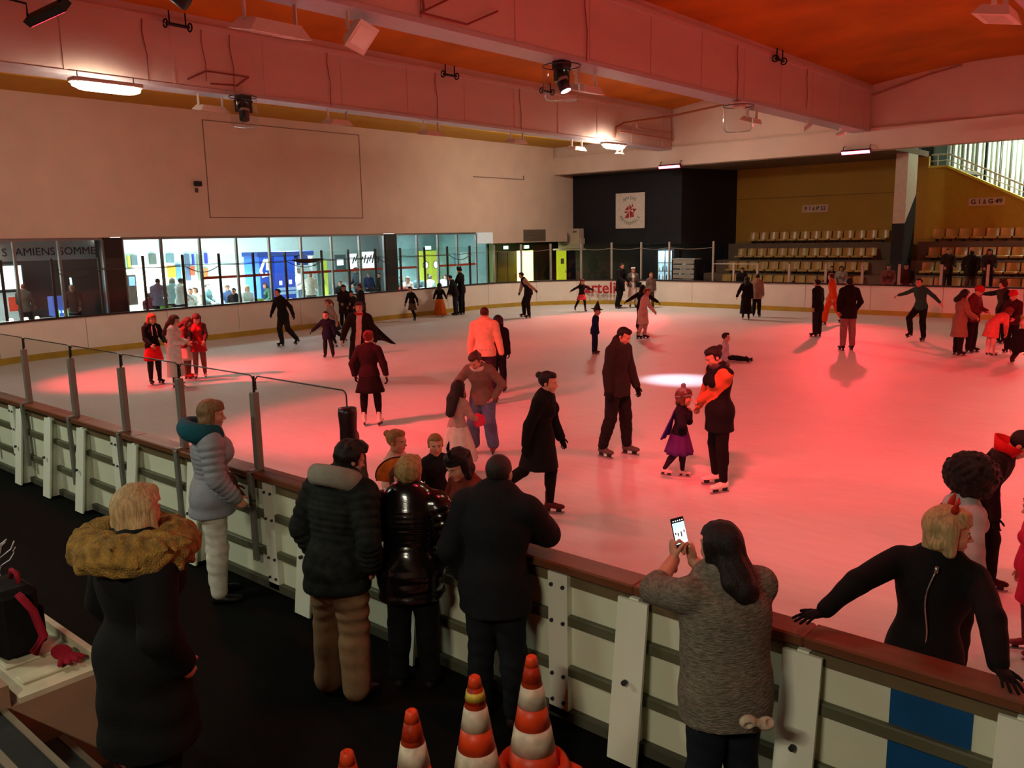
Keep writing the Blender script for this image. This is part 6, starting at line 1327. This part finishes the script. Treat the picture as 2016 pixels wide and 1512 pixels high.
person('woman in black waistcoat with orange sleeves holding the child', (-4.513, 8.986), 1.75, -62, 'stand', hair=('bun', '#1b0f0f'), top=('jacket', '#121011', dict(sleevecol='#c8643e', hem=0.13)), bottom=('leggings', '#0f0c0d'), feet=('skate', '#f0e2dc'), lod='near', female=True, hp=26, tL=(-4.90, 8.98, 0.93), tR=(-4.88, 9.14, 0.93), lL=(6, 4, 5, -2), lR=(8, 0, 6, -8), extra=scarf('#4a3a38'), hand=('grip', 'grip'))
person('toddler in grey pompom hat and purple skirt holding hands', (-5.142, 9.053), 1.15, 78, 'stand', hair=('bob', '#5a3a2a'), hat=('pompom', '#7c7578'), top=('jacket', '#1e1724', dict(hem=0.0)), skirt=('tutu', '#5a2a78', 0.34, 0.20), bottom=('leggings', '#2c2030'), feet=('skate', '#ecd8d0'), lod='near', female=True, tL=(-5.0, 9.14, 0.86), tR=(-5.0, 8.98, 0.86), lL=(4, 6, 3, -2), lR=(4, -10, 3, -34), extra=cape('#4a2a8c', 0, 0.36, 0.10, 0.12))
person('child in white jacket sitting on the red ice', (-9.134, 18.423), 1.20, 85, 'stand', hair=('short', '#24140f'), top=('jacket', '#c4bcc6'), bottom=('jeans', '#13121a'), feet=('skate', '#141216'), lod='mid', seat=0.10, lL=(16, 84, 12, 84), lR=(6, 88, 2, 86), aL=(20, -20, 20, -10), aR=(22, -26, 22, -16), lean=-4)
person('woman in long black robe beside the beige jacket man', (-13.033, 27.772), 1.50, 175, 'stand', hair=('long', '#120d0d'), top=('coat', '#0f0d0e', dict(hem=0.42, flare=0.14)), bottom=('leggings', '#121010'), female=True, aL=(26, 4, 22, 18), extra=scarf('#8a8078'))
person('man in beige jacket at the far boards', (-13.104, 28.795), 1.54, 165, 'stand', hair=('crop', '#20140f'), top=('coat', '#98806e', dict(hem=0.12)), bottom=('jeans', '#1a1416'))
person('slim person in black jacket left of the orange costume', (-9.135, 24.163), 1.66, -125, 'stand', hair=('short', '#1a0f0e'), top=('jacket', '#1b1617', dict(hem=0.1)), bottom=('jeans', '#251c1c'), feet=('skate', '#2a1216'), aL=(20, -14, 14, 0))
person('skater in bright orange costume by the far boards', (-9.904, 27.612), 1.70, -105, 'walk', hair=('short', '#4a1c12'), top=('sweater', '#d64a1a'), bottom=('wide', '#d0501c'), feet=('skate', '#2a1414'))
person('man in black jacket and grey pink trousers standing in red light', (-7.423, 21.754), 1.85, -155, 'pockets', hair=('short', '#170d0d'), top=('jacket', '#1c1214', dict(hem=0.1)), bottom=('jeans', '#8e6866'), feet=('skate', '#1e1112'), lod='mid')
person('skater in teal shirt balancing with arms spread', (-6.387, 24.606), 1.74, -35, 'armsout', hair=('short', '#1a0f0e'), top=('tee', '#2b4c42'), bottom=('jeans', '#141b19'), aR=(66, 10, 74, 14), aL=(54, 0, 48, 6), lR=(10, 40, 4, -20), lL=(4, 6, 3, -8), lean=12)
person('woman in tan coat with dark hair facing right', (-4.945, 22.253), 1.59, 115, 'hold', hair=('long', '#1c0e0d'), top=('coat', '#8c6a55', dict(hem=0.26, flare=0.13)), bottom=('jeans', '#1c1316'), feet=('skate', '#241214'), lod='mid', female=True)
person('person in red helmet and red jacket beside the tan coat', (-4.824, 22.965), 1.64, 60, 'phone', hair=('crop', '#2a1512'), hat=('helmet', '#b01c1e'), top=('jacket', '#5e2426'), bottom=('jeans', '#1e1416'), feet=('skate', '#241214'), lod='mid')
person('skater in brown bear hood stretching one arm left', (-4.619, 25.190), 1.66, -50, 'stand', hair=None, hat=('bear', '#3b2119'), top=('jacket', '#3d2c20', dict(sleevecol='#171114')), bottom=('jeans', '#181216'), lod='mid', aR=(78, 20, 84, 24), aL=(14, 20, 4, 50), gloves='#171114')
person('child in pink coat bending forward', (-4.326, 22.651), 1.36, 130, 'stand', hair=('bob', '#6a2a20'), top=('coat', '#d96b62', dict(hem=0.22, flare=0.14)), bottom=('leggings', '#d8a89c'), feet=('skate', '#ecd2ca'), lod='mid', female=True, lean=62, hp=10, aL=(6, 60, 4, 60), aR=(6, 60, 4, 60))
person('child in shiny red helmet behind the pink coat', (-4.029, 23.260), 1.52, -25, 'hold', hair=None, hat=('helmet', '#b8201f'), top=('jacket', '#3c1519'), bottom=('jeans', '#181014'), lod='mid')
person('crouching child in pale pink helmet at the right edge', (-3.591, 21.579), 1.30, 150, 'stand', hair=None, hat=('helmet', '#d8a49c'), top=('jacket', '#191215', dict(hem=0.06)), bottom=('jeans', '#35241f'), lod='mid', kneel=0.36, lL=(14, 76, 8, -40), lR=(14, 76, 8, -40), lean=22)
def redcollar(J):
    U = J['U']; n = 14; vs = []
    for t in (0, 1):
        for a in np.linspace(-2.3, 2.3, n): vs.append(tuple(J['nb'] - J['up'] * 0.01 * U + J['up'] * t * 0.095 * U - J['dep'] * (0.05 + 0.045 * t) * U * math.cos(a) + J['lat'] * (0.055 + 0.035 * t) * U * math.sin(a)))
    me = bpy.data.meshes.new('collar'); me.from_pydata(vs, [], [(j, j + 1, n + j + 1, n + j) for j in range(n - 1)]); o = link_mesh('collar', me, cloth('#c4151c'), None, True); o.parent = J['root']; md = o.modifiers.new('thick', 'SOLIDIFY'); md.thickness = 0.01
person('boy in dark cape with upturned red collar looking down', (-1.469, 7.597), 1.52, 82, 'walk', hair=('short', '#1d0f0d'), top=('jacket', '#1b1314', dict(m=dict(var=0.4, scale=30))), bottom=('jeans', '#150f10'), feet=('skate', '#3a1418'), gloves='#161011', lod='near', lean=24, hp=32, extra=both(redcollar, cape('#170f10', 0, 0.50, 0.10, 0.05)), lL=(3, 16, 2, 0), lR=(3, -6, 2, -26))
person('person with big curly black hair and white top', (-1.232, 6.006), 1.50, 120, 'stand', hair=('afro', '#120a08'), skin='c', top=('sweater', '#b9b2b0'), bottom=('jeans', '#1a1618'), lod='near', female=True, hp=14)
person('child in bright pink coat cut by the right edge', (-0.875, 6.637), 1.22, -60, 'stand', hair=('long', '#4a2a1c'), top=('coat', '#c4204a', dict(hem=0.2)), bottom=('leggings', '#5a2430'), feet=('skate', '#7a3038'), lod='near', female=True)

# ================================================================== SPECTATORS AT THE NEAR BOARDS
FZ = -0.02
def furcollar(J):
    U = J['U']; c = J['nb'] + J['up'] * 0.012 * U; F = Field(c - 0.34, c + 0.30, 0.0095)
    for a in np.linspace(0, 2 * PI, 24): F.ell(c + J['lat'] * 0.112 * U * math.cos(a) + J['dep'] * 0.1 * U * math.sin(a) - J['up'] * 0.008 * U, V(0.06, 0.06, 0.05) * U, 0.03)
    for i in range(110):
        a = RNG.uniform(0, 2 * PI); r = RNG.uniform(0.08, 0.17); p = c + J['lat'] * r * U * math.cos(a) + J['dep'] * r * 0.85 * U * math.sin(a) + J['up'] * RNG.uniform(-0.05, 0.03) * U
        F.cone(p, p + unit(V(*RNG.normal(size=3)) + J['lat'] * math.cos(a) + J['dep'] * math.sin(a)) * 0.05, 0.022, 0.008, 0.02)
    F.wrinkle(0.008, 60, 75); v_, f_ = F.mesh(); put('fur_collar', v_, f_, M('fur', '#8a6a2e', 0.9, 0.5, 24, bump=1.0, bscale=120), J['root'])
    v_, f_ = None, None
person('fair haired woman in black coat with tan fur collar', (-3.687, 1.609, 1.960)[:2], 1.70, 112, 'pockets', hair=('bob', '#b0946a'), top=('coat', '#0c0c0c', dict(hem=0.24, flare=0.12, off=0.035)), bottom=('jeans', '#0c0c0e'), feet=('boot', '#100e0e'), lod='near', z0=0.262, female=True, wd=1.12, hy=14, extra=both(furcollar, scarf('#b8b2a6', 0.062)))
person('woman in grey puffer jacket with teal hood and white jeans', (-6.486, 3.551), 1.75, 92, 'pockets', hair=('bob', '#7d5d3c'), top=('puffer', '#8f929b', dict(m=dict(rough=0.55, var=0.05))), bottom=('jeans', '#c9c6b6'), feet=('shoe', '#121110'), lod='near', z0=FZ, female=True, wd=1.05, hy=-12, aL=(12, 6, -10, 40), aR=(12, 6, -10, 40), extra=hood('#15505c', 1.15))
person('man in dark camouflage jacket with grey hood and tan trousers', (-4.357, 3.232), 1.77, 138, 'pockets', hair=('wavy', '#16100d'), top=('puffer', '#191d1b', dict(m=dict(var=0.6, scale=16))), bottom=('wide', '#8d6f50'), feet=('shoe', '#38161a'), lod='near', z0=FZ, lean=12, hp=14, hy=-26, wd=1.08, extra=hood('#8d897d', 0.95))
person('woman with short blond hair in shiny black puffer jacket', (-4.078, 3.628, 1.600)[:2], 1.62, 168, 'pockets', hair=('pixie', '#9c8352'), top=('puffer', '#0d0c0c', dict(hem=0.11, m=dict(rough=0.18, spec=0.8, bump=0.05, var=0.05))), bottom=('jeans', '#0d0c0e'), feet=('boot', '#1a1818'), lod='near', z0=FZ, female=True, wd=1.18, hy=-10)
person('man in dark jacket resting his elbow on the cap rail', (-3.331, 3.660, 1.720)[:2], 1.74, 158, 'pockets', hair=('crop', '#2a211d'), top=('jacket', '#131417', dict(off=0.034)), bottom=('jeans', '#14181c'), feet=('shoe', '#2a1e18'), lod='near', z0=FZ, wd=1.12, tR=(-3.42, 3.98, 1.16), eR=(1.0, 0.1, -0.3), lean=9)
person('woman with black hair and feather headband leaning in from the ice', (-4.190, 4.395, 1.520)[:2], 1.54, -50, 'stand', hair=('bob', '#0f0b0b'), hat=('feathers', '#151011', '#15100f'), top=('sweater', '#6c2a1c'), bottom=('leggings', '#151112'), lod='near', female=True, lean=14, hp=16, aL=(16, 30, 4, 50), aR=(16, 26, 4, 50))
def bow(J):
    U = J['U']; c = J['P0'] - J['dep'] * 0.165 * U - J['up'] * 0.03 * U; F = Field(c - 0.14, c + 0.14, 0.007)
    for s in (-1, 1):
        F.ell(c + J['lat'] * s * 0.045 - J['up'] * s * 0.012, V(0.042, 0.03, 0.032), 0.015); F.ell(c + J['lat'] * s * 0.055 - J['dep'] * 0.035, V(0.024, 0.03, 0.018), 0.01, 'sub')
    F.ell(c, V(0.018, 0.022, 0.018), 0.01); v_, f_ = F.mesh(); put('bow', v_, f_, cloth('#b7a892'), J['root'])
JP = person('woman in grey knit sweater filming with a phone', (-1.70, 3.50), 1.70, -150, 'stand', hair=('long', '#1a110f'), top=('sweater', '#716a5d', dict(sleeve=0.25, hem=0.085, off=0.024, boxy=1, m=dict(var=0.4, scale=30, bump=1.0, bscale=45, stretch=(1, 1, 3.5)))), bottom=('jeans', '#151a22'), feet=('shoe', '#5a3a34'), lod='near', z0=FZ, female=True, wd=1.14, lean=6, hy=18, hp=-2, tL=(-2.10, 3.70, 1.36), tR=(-2.02, 3.77, 1.35), eL=(-1, -0.2, -0.6), hand=('grip', 'grip'), hL=((0.1, 0.35, 1.0), (-1, 0.2, 0)), hR=((-0.1, 0.35, 1.0), (1, 0.2, 0)), extra=bow)
def world(J, p): return Matrix.Translation(J['root'].location) @ Matrix.Rotation(J['yw'], 4, 'Z') @ Vector(p)
pc = (JP['arms']['L'][2] + JP['arms']['R'][2]) / 2 + V(0, 0.05, 0.14)
ph = thing('phone', 'black smartphone showing the skaters held up by the grey sweater woman', 'phone', tuple(world(JP, pc)), JP['yw'], local=True)
tl = Matrix.Rotation(math.radians(-12), 4, 'X') @ Matrix.Rotation(math.radians(-8), 4, 'Y')
def pp(name, b, m, ch=0.0):
    o = MB().box(*b, ch=ch).build(name, m); o.parent = ph; o.matrix_local = tl; return o
pp('case', (-0.038, 0.038, 0.0, 0.009, -0.078, 0.078), BLACK, 0.003)
pp('screen', (-0.034, 0.034, -0.0012, 0.0, -0.06, 0.052), M('phone_screen', (0.62, 0.78, 0.92), 0.3, 0.35, 60, emit=0.9))
pp('screen_sky', (-0.034, 0.034, -0.0018, -0.0012, 0.02, 0.052), M('phone_sky', (0.25, 0.45, 0.6), 0.3, 0.4, 80, emit=0.9))
for i, (x, z, h) in enumerate(((-0.012, -0.02, 0.02), (0.006, -0.025, 0.028), (0.024, -0.005, 0.014), (-0.026, -0.01, 0.014))): pp('screen_figure', (x - 0.004, x + 0.004, -0.0022, -0.0018, z, z + h), M('phone_dark', (0.08, 0.05, 0.06), 0.4, emit=0.3))
for i in range(5): pp('screen_icon', (-0.028 + i * 0.013, -0.023 + i * 0.013, -0.0015, 0.0, 0.060, 0.065), M('phone_icon', (0.9, 0.9, 0.9), 0.4, emit=0.7))
def zipper(J):
    U = J['U']; pts = [J['P0'] + J['up'] * (0.02 + 0.30 * t) * U - J['dep'] * (0.066 + 0.040 * math.sin(PI * min(1, t * 1.05) * 0.72)) * U + J['lat'] * 0.01 * math.sin(7 * t) * U for t in np.linspace(0, 0.97, 14)]
    loc_part(J, 'zip', MB().tube(pts, 0.0035, 6), M('zip_metal', '#b8b4ac', 0.3, metal=0.8))
    loc_part(J, 'zip_pull', MB().obox(pts[-1], (J['lat'], J['dep'], J['up']), (0.008, 0.005, 0.016)), M('zip_metal', '#b8b4ac'))
    c = J['nb'] + J['dep'] * 0.01 * U
    for i in range(26):
        a = i / 26 * 2 * PI; loc_part(J, 'sequin', MB().obox(c + J['lat'] * 0.068 * U * math.cos(a) + J['dep'] * 0.06 * U * math.sin(a) - J['up'] * (0.004 + 0.01 * (i % 2)) * U, (J['lat'], J['dep'], J['up']), (0.008, 0.008, 0.008)), M('sequin', '#a8a8a8', 0.2, metal=0.9))
person('blond woman with red devil horns leaning back on the rail', (-1.031, 4.379, 1.660)[:2], 1.68, 172, 'stand', hair=('bob', '#b39768'), hat=('horns', '#b02a1a'), top=('sweater', '#0d0c0d', dict(hem=0.03)), bottom=('leggings', '#100e0f'), gloves='#0c0c0d', lod='near', female=True, wd=1.04, hy=-72, side=5, tL=(-1.46, 3.97, 1.12), tR=(-0.63, 3.99, 1.12), eL=(-0.3, -0.6, 0.5), eR=(0.4, -0.6, 0.3), hL=((-0.5, -0.8, -0.15), (0, 0, 1)), hR=((0.5, -0.8, -0.15), (0, 0, 1)), extra=zipper, hand=('flat', 'flat'))

# ================================================================== PEOPLE BEHIND THE FAR GLASS AND IN THE STANDS
def fan_person(xy, S, label, c, b, fc, hair, pose='hold', z=FZ, **k): person(label, xy, S, fc, pose, hair=hair, top=('coat' if pose != 'sit' else 'jacket', c, dict(hem=0.12)), bottom=('jeans', b), feet=('shoe', '#15110f'), z0=z, **k)
fan_person((-8.45, 35.4), 1.66, 'standing spectator in olive coat, left of three behind the glass', '#2b2419', '#151310', 10, ('crop', '#1a120e'), z=0.62)
fan_person((-7.64, 35.4), 1.58, 'broad spectator in black jacket, middle of three behind the glass', '#14120f', '#3a352c', 175, ('crop', '#1a120e'), 'pockets', z=0.62, wd=1.25)
fan_person((-7.06, 35.4), 1.64, 'spectator with long hair, right of three behind the glass', '#2a2325', '#17141a', 5, ('long', '#2a1a12'), z=0.62, female=True)
fan_person(((-15.812, 33.200, 1.762)[0], 33.2), 1.6, 'person in black standing by the glass gate posts', '#121113', '#141214', 20, ('short', '#120c0b'))
fan_person(((-19.573, 34.950, 2.051)[0] + 0.25, 34.9), 1.9, 'bartender in white shirt behind the slatted counter', '#b9b9b4', '#20201f', -20, ('crop', '#1a1411'))
for x_, yy, zz, lab, c, hr, k in ((-12.98, 35.75, 0.42, 'dark haired spectator seated beside the white shirt woman', '#2a1d1d', ('short', '#17100e'), {}), (-12.58, 35.75, 0.42, 'long haired woman in white shirt seated in the bottom row', '#a9a49c', ('long', '#3a2018'), dict(female=True)), (-10.00, 33.4, 0.6, 'seated spectator in pink at the foot of the column', '#8a5048', ('long', '#1a100e'), dict(female=True)), (-9.37, 33.4, 0.62, 'large seated spectator right of the column foot', '#1c1512', ('wavy', '#1c120f'), dict(wd=1.2)), (-13.75, 33.6, -0.1, 'spectator in black with only the head above the far boards', '#121010', ('short', '#120c0b'), {}), (-12.41, 33.3, -0.05, 'small seated child behind the orange costume', '#1f1815', ('short', '#150f0d'), {})):
    fan_person((x_, yy), 1.66, lab, c, '#1a1516', 0, hr, 'sit', z=zz - 0.1, **k)
t = thing('bench', 'low dark bench at the foot of the column behind the glass', 'bench', (-9.7, 33.5, 0))
MB().box(-10.5, -8.8, 33.22, 33.65, 0.82, 0.87, ch=0.01).build('seat', DARKG, t); MB().box(-10.5, -8.8, 33.0, 33.25, 0.44, 0.48).build('foot_board', DARKG, t)
for x in (-10.4, -9.6, -8.9): MB().box(x - 0.03, x + 0.03, 33.05, 33.6, -0.02, 0.82).build('leg', DARKG, t)
# ================================================================== PEOPLE IN THE CAFE
CF = 0.15
def cafe(xy, label, c, hr, fc, sit=True, S=1.70, b='#23262c', **k): person(label, xy, S, fc, 'sit' if sit else k.pop('pose', 'hold'), hair=hr, top=('jacket', c, dict(hem=0.05)), bottom=('jeans', b), feet=('shoe', '#1a1816'), z0=CF, **k)
cafe((-27.45, 13.67), 'man in mauve shirt standing before the yellow panel', '#8a86a4', ('crop', '#1c1714'), 160, False, 1.75, pose='hold')
cafe((-27.84, 13.54), 'person in red top seated low at the cafe left end', '#a04a58', ('short', '#6a5a4a'), 150, True, 1.70)
cafe((-28.29, 14.62), 'person in pale teal coat beside the mullion', '#7fa3a4', ('bob', '#8a8878'), 170, False, 1.70)
cafe((-27.45, 14.45), 'person in white beside the pale teal coat', '#d4e2de', ('short', '#3a4a4a'), 120, False, 1.72)
cafe((-29.04, 15.66), 'distant seated diner in white, left of a pair', '#c4c8c4', ('short', '#3a3430'), 20, True, 1.70)
cafe((-29.59, 16.21), 'distant seated diner in beige, right of a pair', '#a8a094', ('bob', '#4a3a30'), -30, True, 1.70)
cafe((-31.46, 17.69), 'seated man in dark green jacket at the cafe window', '#28403f', ('short', '#1a1614'), 60, True, 1.70)
cafe((-29.73, 17.59), 'seated man in denim jacket facing the window', '#3c5784', ('wavy', '#4a3a2c'), 10, True, 1.70)
cafe((-27.45, 16.52), 'distant seated diner in black beside the denim jacket', '#26292c', ('short', '#2a2420'), -20, True, 1.70)
cafe((-28.53, 17.68), 'seated person in black and white stripes', '#b9c4c4', ('bob', '#c0a890'), 30, True, 1.70)
cafe((-29.53, 19.18), 'seated woman in dark green hooded coat before the kiosk', '#2a4a3e', ('long', '#4a3224'), -40, True, 1.70, female=True)
cafe((-32.22, 21.21), 'person in white seated behind the hooded coat', '#d8dedc', ('bob', '#c8b8a0'), -30, True, 1.70, female=True)
cafe((-30.47, 21.52), 'person in cream sweater standing right of the kiosk', '#d4cfc0', ('wavy', '#b8a890'), -60, False, 1.74, b='#3a4a54')
cafe((-27.45, 19.84), 'person in pale shirt standing by the kiosk canopy', '#d6d8d0', ('short', '#c0a880'), 170, False, 1.66, b='#4a4a48')
cafe((-27.69, 21.43), 'seated diner in black left of the television', '#2a3032', ('short', '#4a4038'), 20, True, 1.70)
cafe((-30.55, 24.12), 'seated diner in grey coat under the television', '#5c6668', ('bob', '#6a5a4c'), 160, True, 1.70)
cafe((-29.80, 23.86), 'seated diner in slate jacket beside the grey coat', '#4c585c', ('short', '#5a4c40'), 150, True, 1.70)
cafe((-28.00, 22.63), 'waiter in dark waistcoat standing by the television', '#2c3840', ('short', '#5a4030'), -60, False, 1.76)
cafe((-32.70, 27.11), 'man in navy sweater seated under the drawing', '#24365c', ('short', '#8a6a50'), 10, True, 1.70)
cafe((-31.90, 27.19), 'person in black coat by the lime strip', '#1f2628', ('short', '#3a3028'), -60, True, 1.70)
cafe((-28.32, 25.32), 'diner with dark hair just right of the slate pillar', '#3a5050', ('short', '#1a1614'), 20, True, 1.70)
cafe((-27.45, 24.95), 'diner in floral top seated by the red chair', '#b8a8a4', ('bob', '#7a6a60'), -20, True, 1.70, female=True)
cafe((-27.98, 26.05), 'diner in slate blue below the mullion', '#4a6068', ('short', '#3a3230'), 10, True, 1.70)
cafe((-27.45, 26.26), 'diner in pale jacket before the lime doors', '#aab8b8', ('short', '#5a5450'), 150, True, 1.70)
cafe((-27.45, 27.16), 'diner in white seated near the orange tutu girl', '#d0dcdc', ('bob', '#3a3a38'), 30, True, 1.70, female=True)
cafe((-32.80, 10.80), 'person in dark grey seated at the bar far left', '#454540', ('short', '#4a4038'), 150, True, 1.70)
cafe((-29.21, 10.15), 'red haired person in khaki standing in the bar', '#5b564a', ('short', '#8a4a3c'), 160, False, 1.72)
cafe((-27.45, 10.93), 'person with white hair in grey behind the bar table', '#55504c', ('short', '#e0d0c4'), 0, False, 1.70)
# ================================================================== LOOSE THINGS ON THE WALKWAY
ORC = M('cone_orange', '#d8431a', 0.45, 0.15, 9.0); WHC = M('cone_white', '#c9bca4', 0.5, 0.25, 14.0); DRT = M('cone_sticker', '#c8b040', 0.5, 0.3, 20.0)
def cone_(x, y, label, dirty=False, h=0.75):
    t = thing('traffic_cone', label, 'traffic cone', (x, y, FZ), group='traffic cones by the boards')
    R_ = lambda z: 0.030 + (h - z) * 0.175
    def ring(z0, z1): return [(R_(z0), z0), (R_(z1), z1), (R_(z1) - 0.012, z1), (R_(z0) - 0.012, z0)]
    def part(n, z0, z1, m, e=0.0): 
        mb = MB(); mb.lathe([(R_(z0) + e, z0), (R_(z1) + e, z1)], (x, y, FZ), 28); return mb.build(n, m, t, True)
    zs = [0.05, 0.19, 0.33, 0.455, 0.575, 0.69]
    MB().lathe([(R_(0.69), 0.69), (R_(h), h - 0.008), (0.020, h), (0.012, h - 0.01)], (x, y, FZ), 24).build('tip', ORC, t, True)
    for i in range(5): part('band', zs[i], zs[i + 1], ORC if i % 2 == 0 else WHC, 0.002 if i % 2 else 0)
    part('band', 0.6, 0.69, ORC)
    if dirty: part('sticker', 0.62, 0.665, DRT, 0.004)
    MB().lathe([(0.215, 0.03), (0.225, 0.05), (0.20, 0.10), (0.165, 0.115), (0.15, 0.05)], (x, y, FZ), 28).build('skirt_collar', ORC, t, True)
    mb = MB(); mb.box(x - 0.21, x + 0.21, y - 0.21, y + 0.21, FZ, FZ + 0.045, ch=0.015); mb.build('base', ORC, t)
cone_(-2.80, 3.36, 'orange and white traffic cone nearest the phone woman'); cone_(-2.90, 3.0, 'traffic cone with yellow sticker, second from the right', True)
cone_(-2.92, 2.56, 'traffic cone, third from the right'); cone_(-2.90, 2.14, 'lowest traffic cone with only its tip in view')
# bleacher steps at the lower left
TREAD = M('step_tread', '#2d2f2c', 0.85, 0.1, 6.0, bump=0.2); NOSE = M('step_nosing', '#6d6450', 0.6); BEI = M('bench_beige', '#8d6f58', 0.7, 0.06); RIDGE = M('bench_top', '#b9b296', 0.6, 0.15, 7.0)
t = thing('bleacher_steps', 'dark steps with pale nosing strips at the lower left', 'steps', (-3.9, 1.2, FZ))
for i, (y0, z) in enumerate(((1.73, 0.26), (1.47, 0.53), (1.22, 0.80), (0.95, 1.06))):
    MB().box(-4.42, -2.9, 0.6, y0, z - 0.27 if i else FZ, z).build('tread', TREAD, t); MB().box(-4.42, -2.9, y0 - 0.025, y0 + 0.008, z - 0.03, z + 0.004).build('nosing', NOSE, t)
t = thing('bench', 'beige bench block with ridged pale top under the bag', 'bench', (-5.0, 1.5, FZ))
MB().prism([(0.6, FZ), (1.72, FZ), (1.72, 0.78), (1.26, 0.78), (1.26, 0.9), (0.6, 0.9)], 0, -6.2, -4.44).build('block', BEI, t)
MB().box(-6.2, -4.44, 1.3, 1.72, 0.78, 0.81).build('seat_top', RIDGE, t)
for i in range(7): MB().box(-6.1 + i * 0.24, -6.0 + i * 0.24, 1.36, 1.62, 0.81, 0.825, ch=0.004).build('ridge', RIDGE, t)
MB().box(-6.2, -4.44, 1.70, 1.735, 0.81, 0.86).build('rim', RIDGE, t)
t = thing('sports_bag', 'black bag with red straps standing on the bench', 'bag', (-4.95, 1.42, 0.825))
BK = cloth('#0d0c0d'); RDB = cloth('#8a1426')
mb = MB(); mb.box(-5.16, -4.84, 1.36, 1.58, 0.83, 1.22, ch=0.035); mb.build('bag_body', BK, t)
for dx in (-5.175, -4.845): MB().box(dx, dx + 0.02, 1.39, 1.55, 0.86, 1.19, ch=0.008).build('side_panel', BK, t)
MB().box(-5.13, -4.87, 1.58, 1.605, 0.86, 1.08, ch=0.01).build('front_pocket', BK, t)
for dx in (-4.80, -4.83): MB().tube([(dx, 1.47, 1.2), (dx + 0.03, 1.52, 1.1), (dx + 0.05, 1.55, 0.95), (dx + 0.03, 1.5, 0.86)], 0.02, 8).build('strap', RDB, t, True)
MB().tube([(-5.0, 1.5, 1.24), (-4.98, 1.5, 1.29), (-4.9, 1.5, 1.29), (-4.88, 1.5, 1.24)], 0.014, 8).build('handle', RDB, t, True); MB().box(-5.05, -4.92, 1.57, 1.6, 0.95, 0.97).build('buckle', ALU, t)
t = thing('glove', 'crumpled red glove lying beside the bag', 'glove', (-4.68, 1.58, 0.83)); F = Field((-4.85, 1.45, 0.8), (-4.5, 1.75, 0.95), 0.01); F.ell((-4.68, 1.6, 0.86), (0.07, 0.05, 0.035), 0.02)
for a in (-0.5, -0.15, 0.2, 0.55): F.cone((-4.66, 1.6, 0.86), (-4.66 + 0.12 * math.cos(a), 1.6 + 0.12 * math.sin(a), 0.85), 0.018, 0.014, 0.01)
v_, f_ = F.mesh(); o = bpy.data.objects.new('glove_body', np_mesh('glove_body', v_, f_, [RDB])); COL.objects.link(o); attach(o, t)
t = thing('tinsel_spray', 'spray of white tinsel sticking out of the bag', 'tinsel', (-5.1, 1.45, 1.2)); TN = M('tinsel_white', '#d0ccd0', 0.35, 0.1)
for i in range(16):
    p = V(-5.08, 1.45, 1.2); pts = [p]; d = unit(V(RNG.normal() * 0.35, RNG.normal() * 0.3, 1.0))
    for k in range(6): p = p + d * 0.05; d = unit(d + V(*RNG.normal(size=3)) * 0.45 + V(0, 0, 0.15)); pts.append(p)
    MB().tube(pts, 0.0035, 4).build('strand', TN, t)
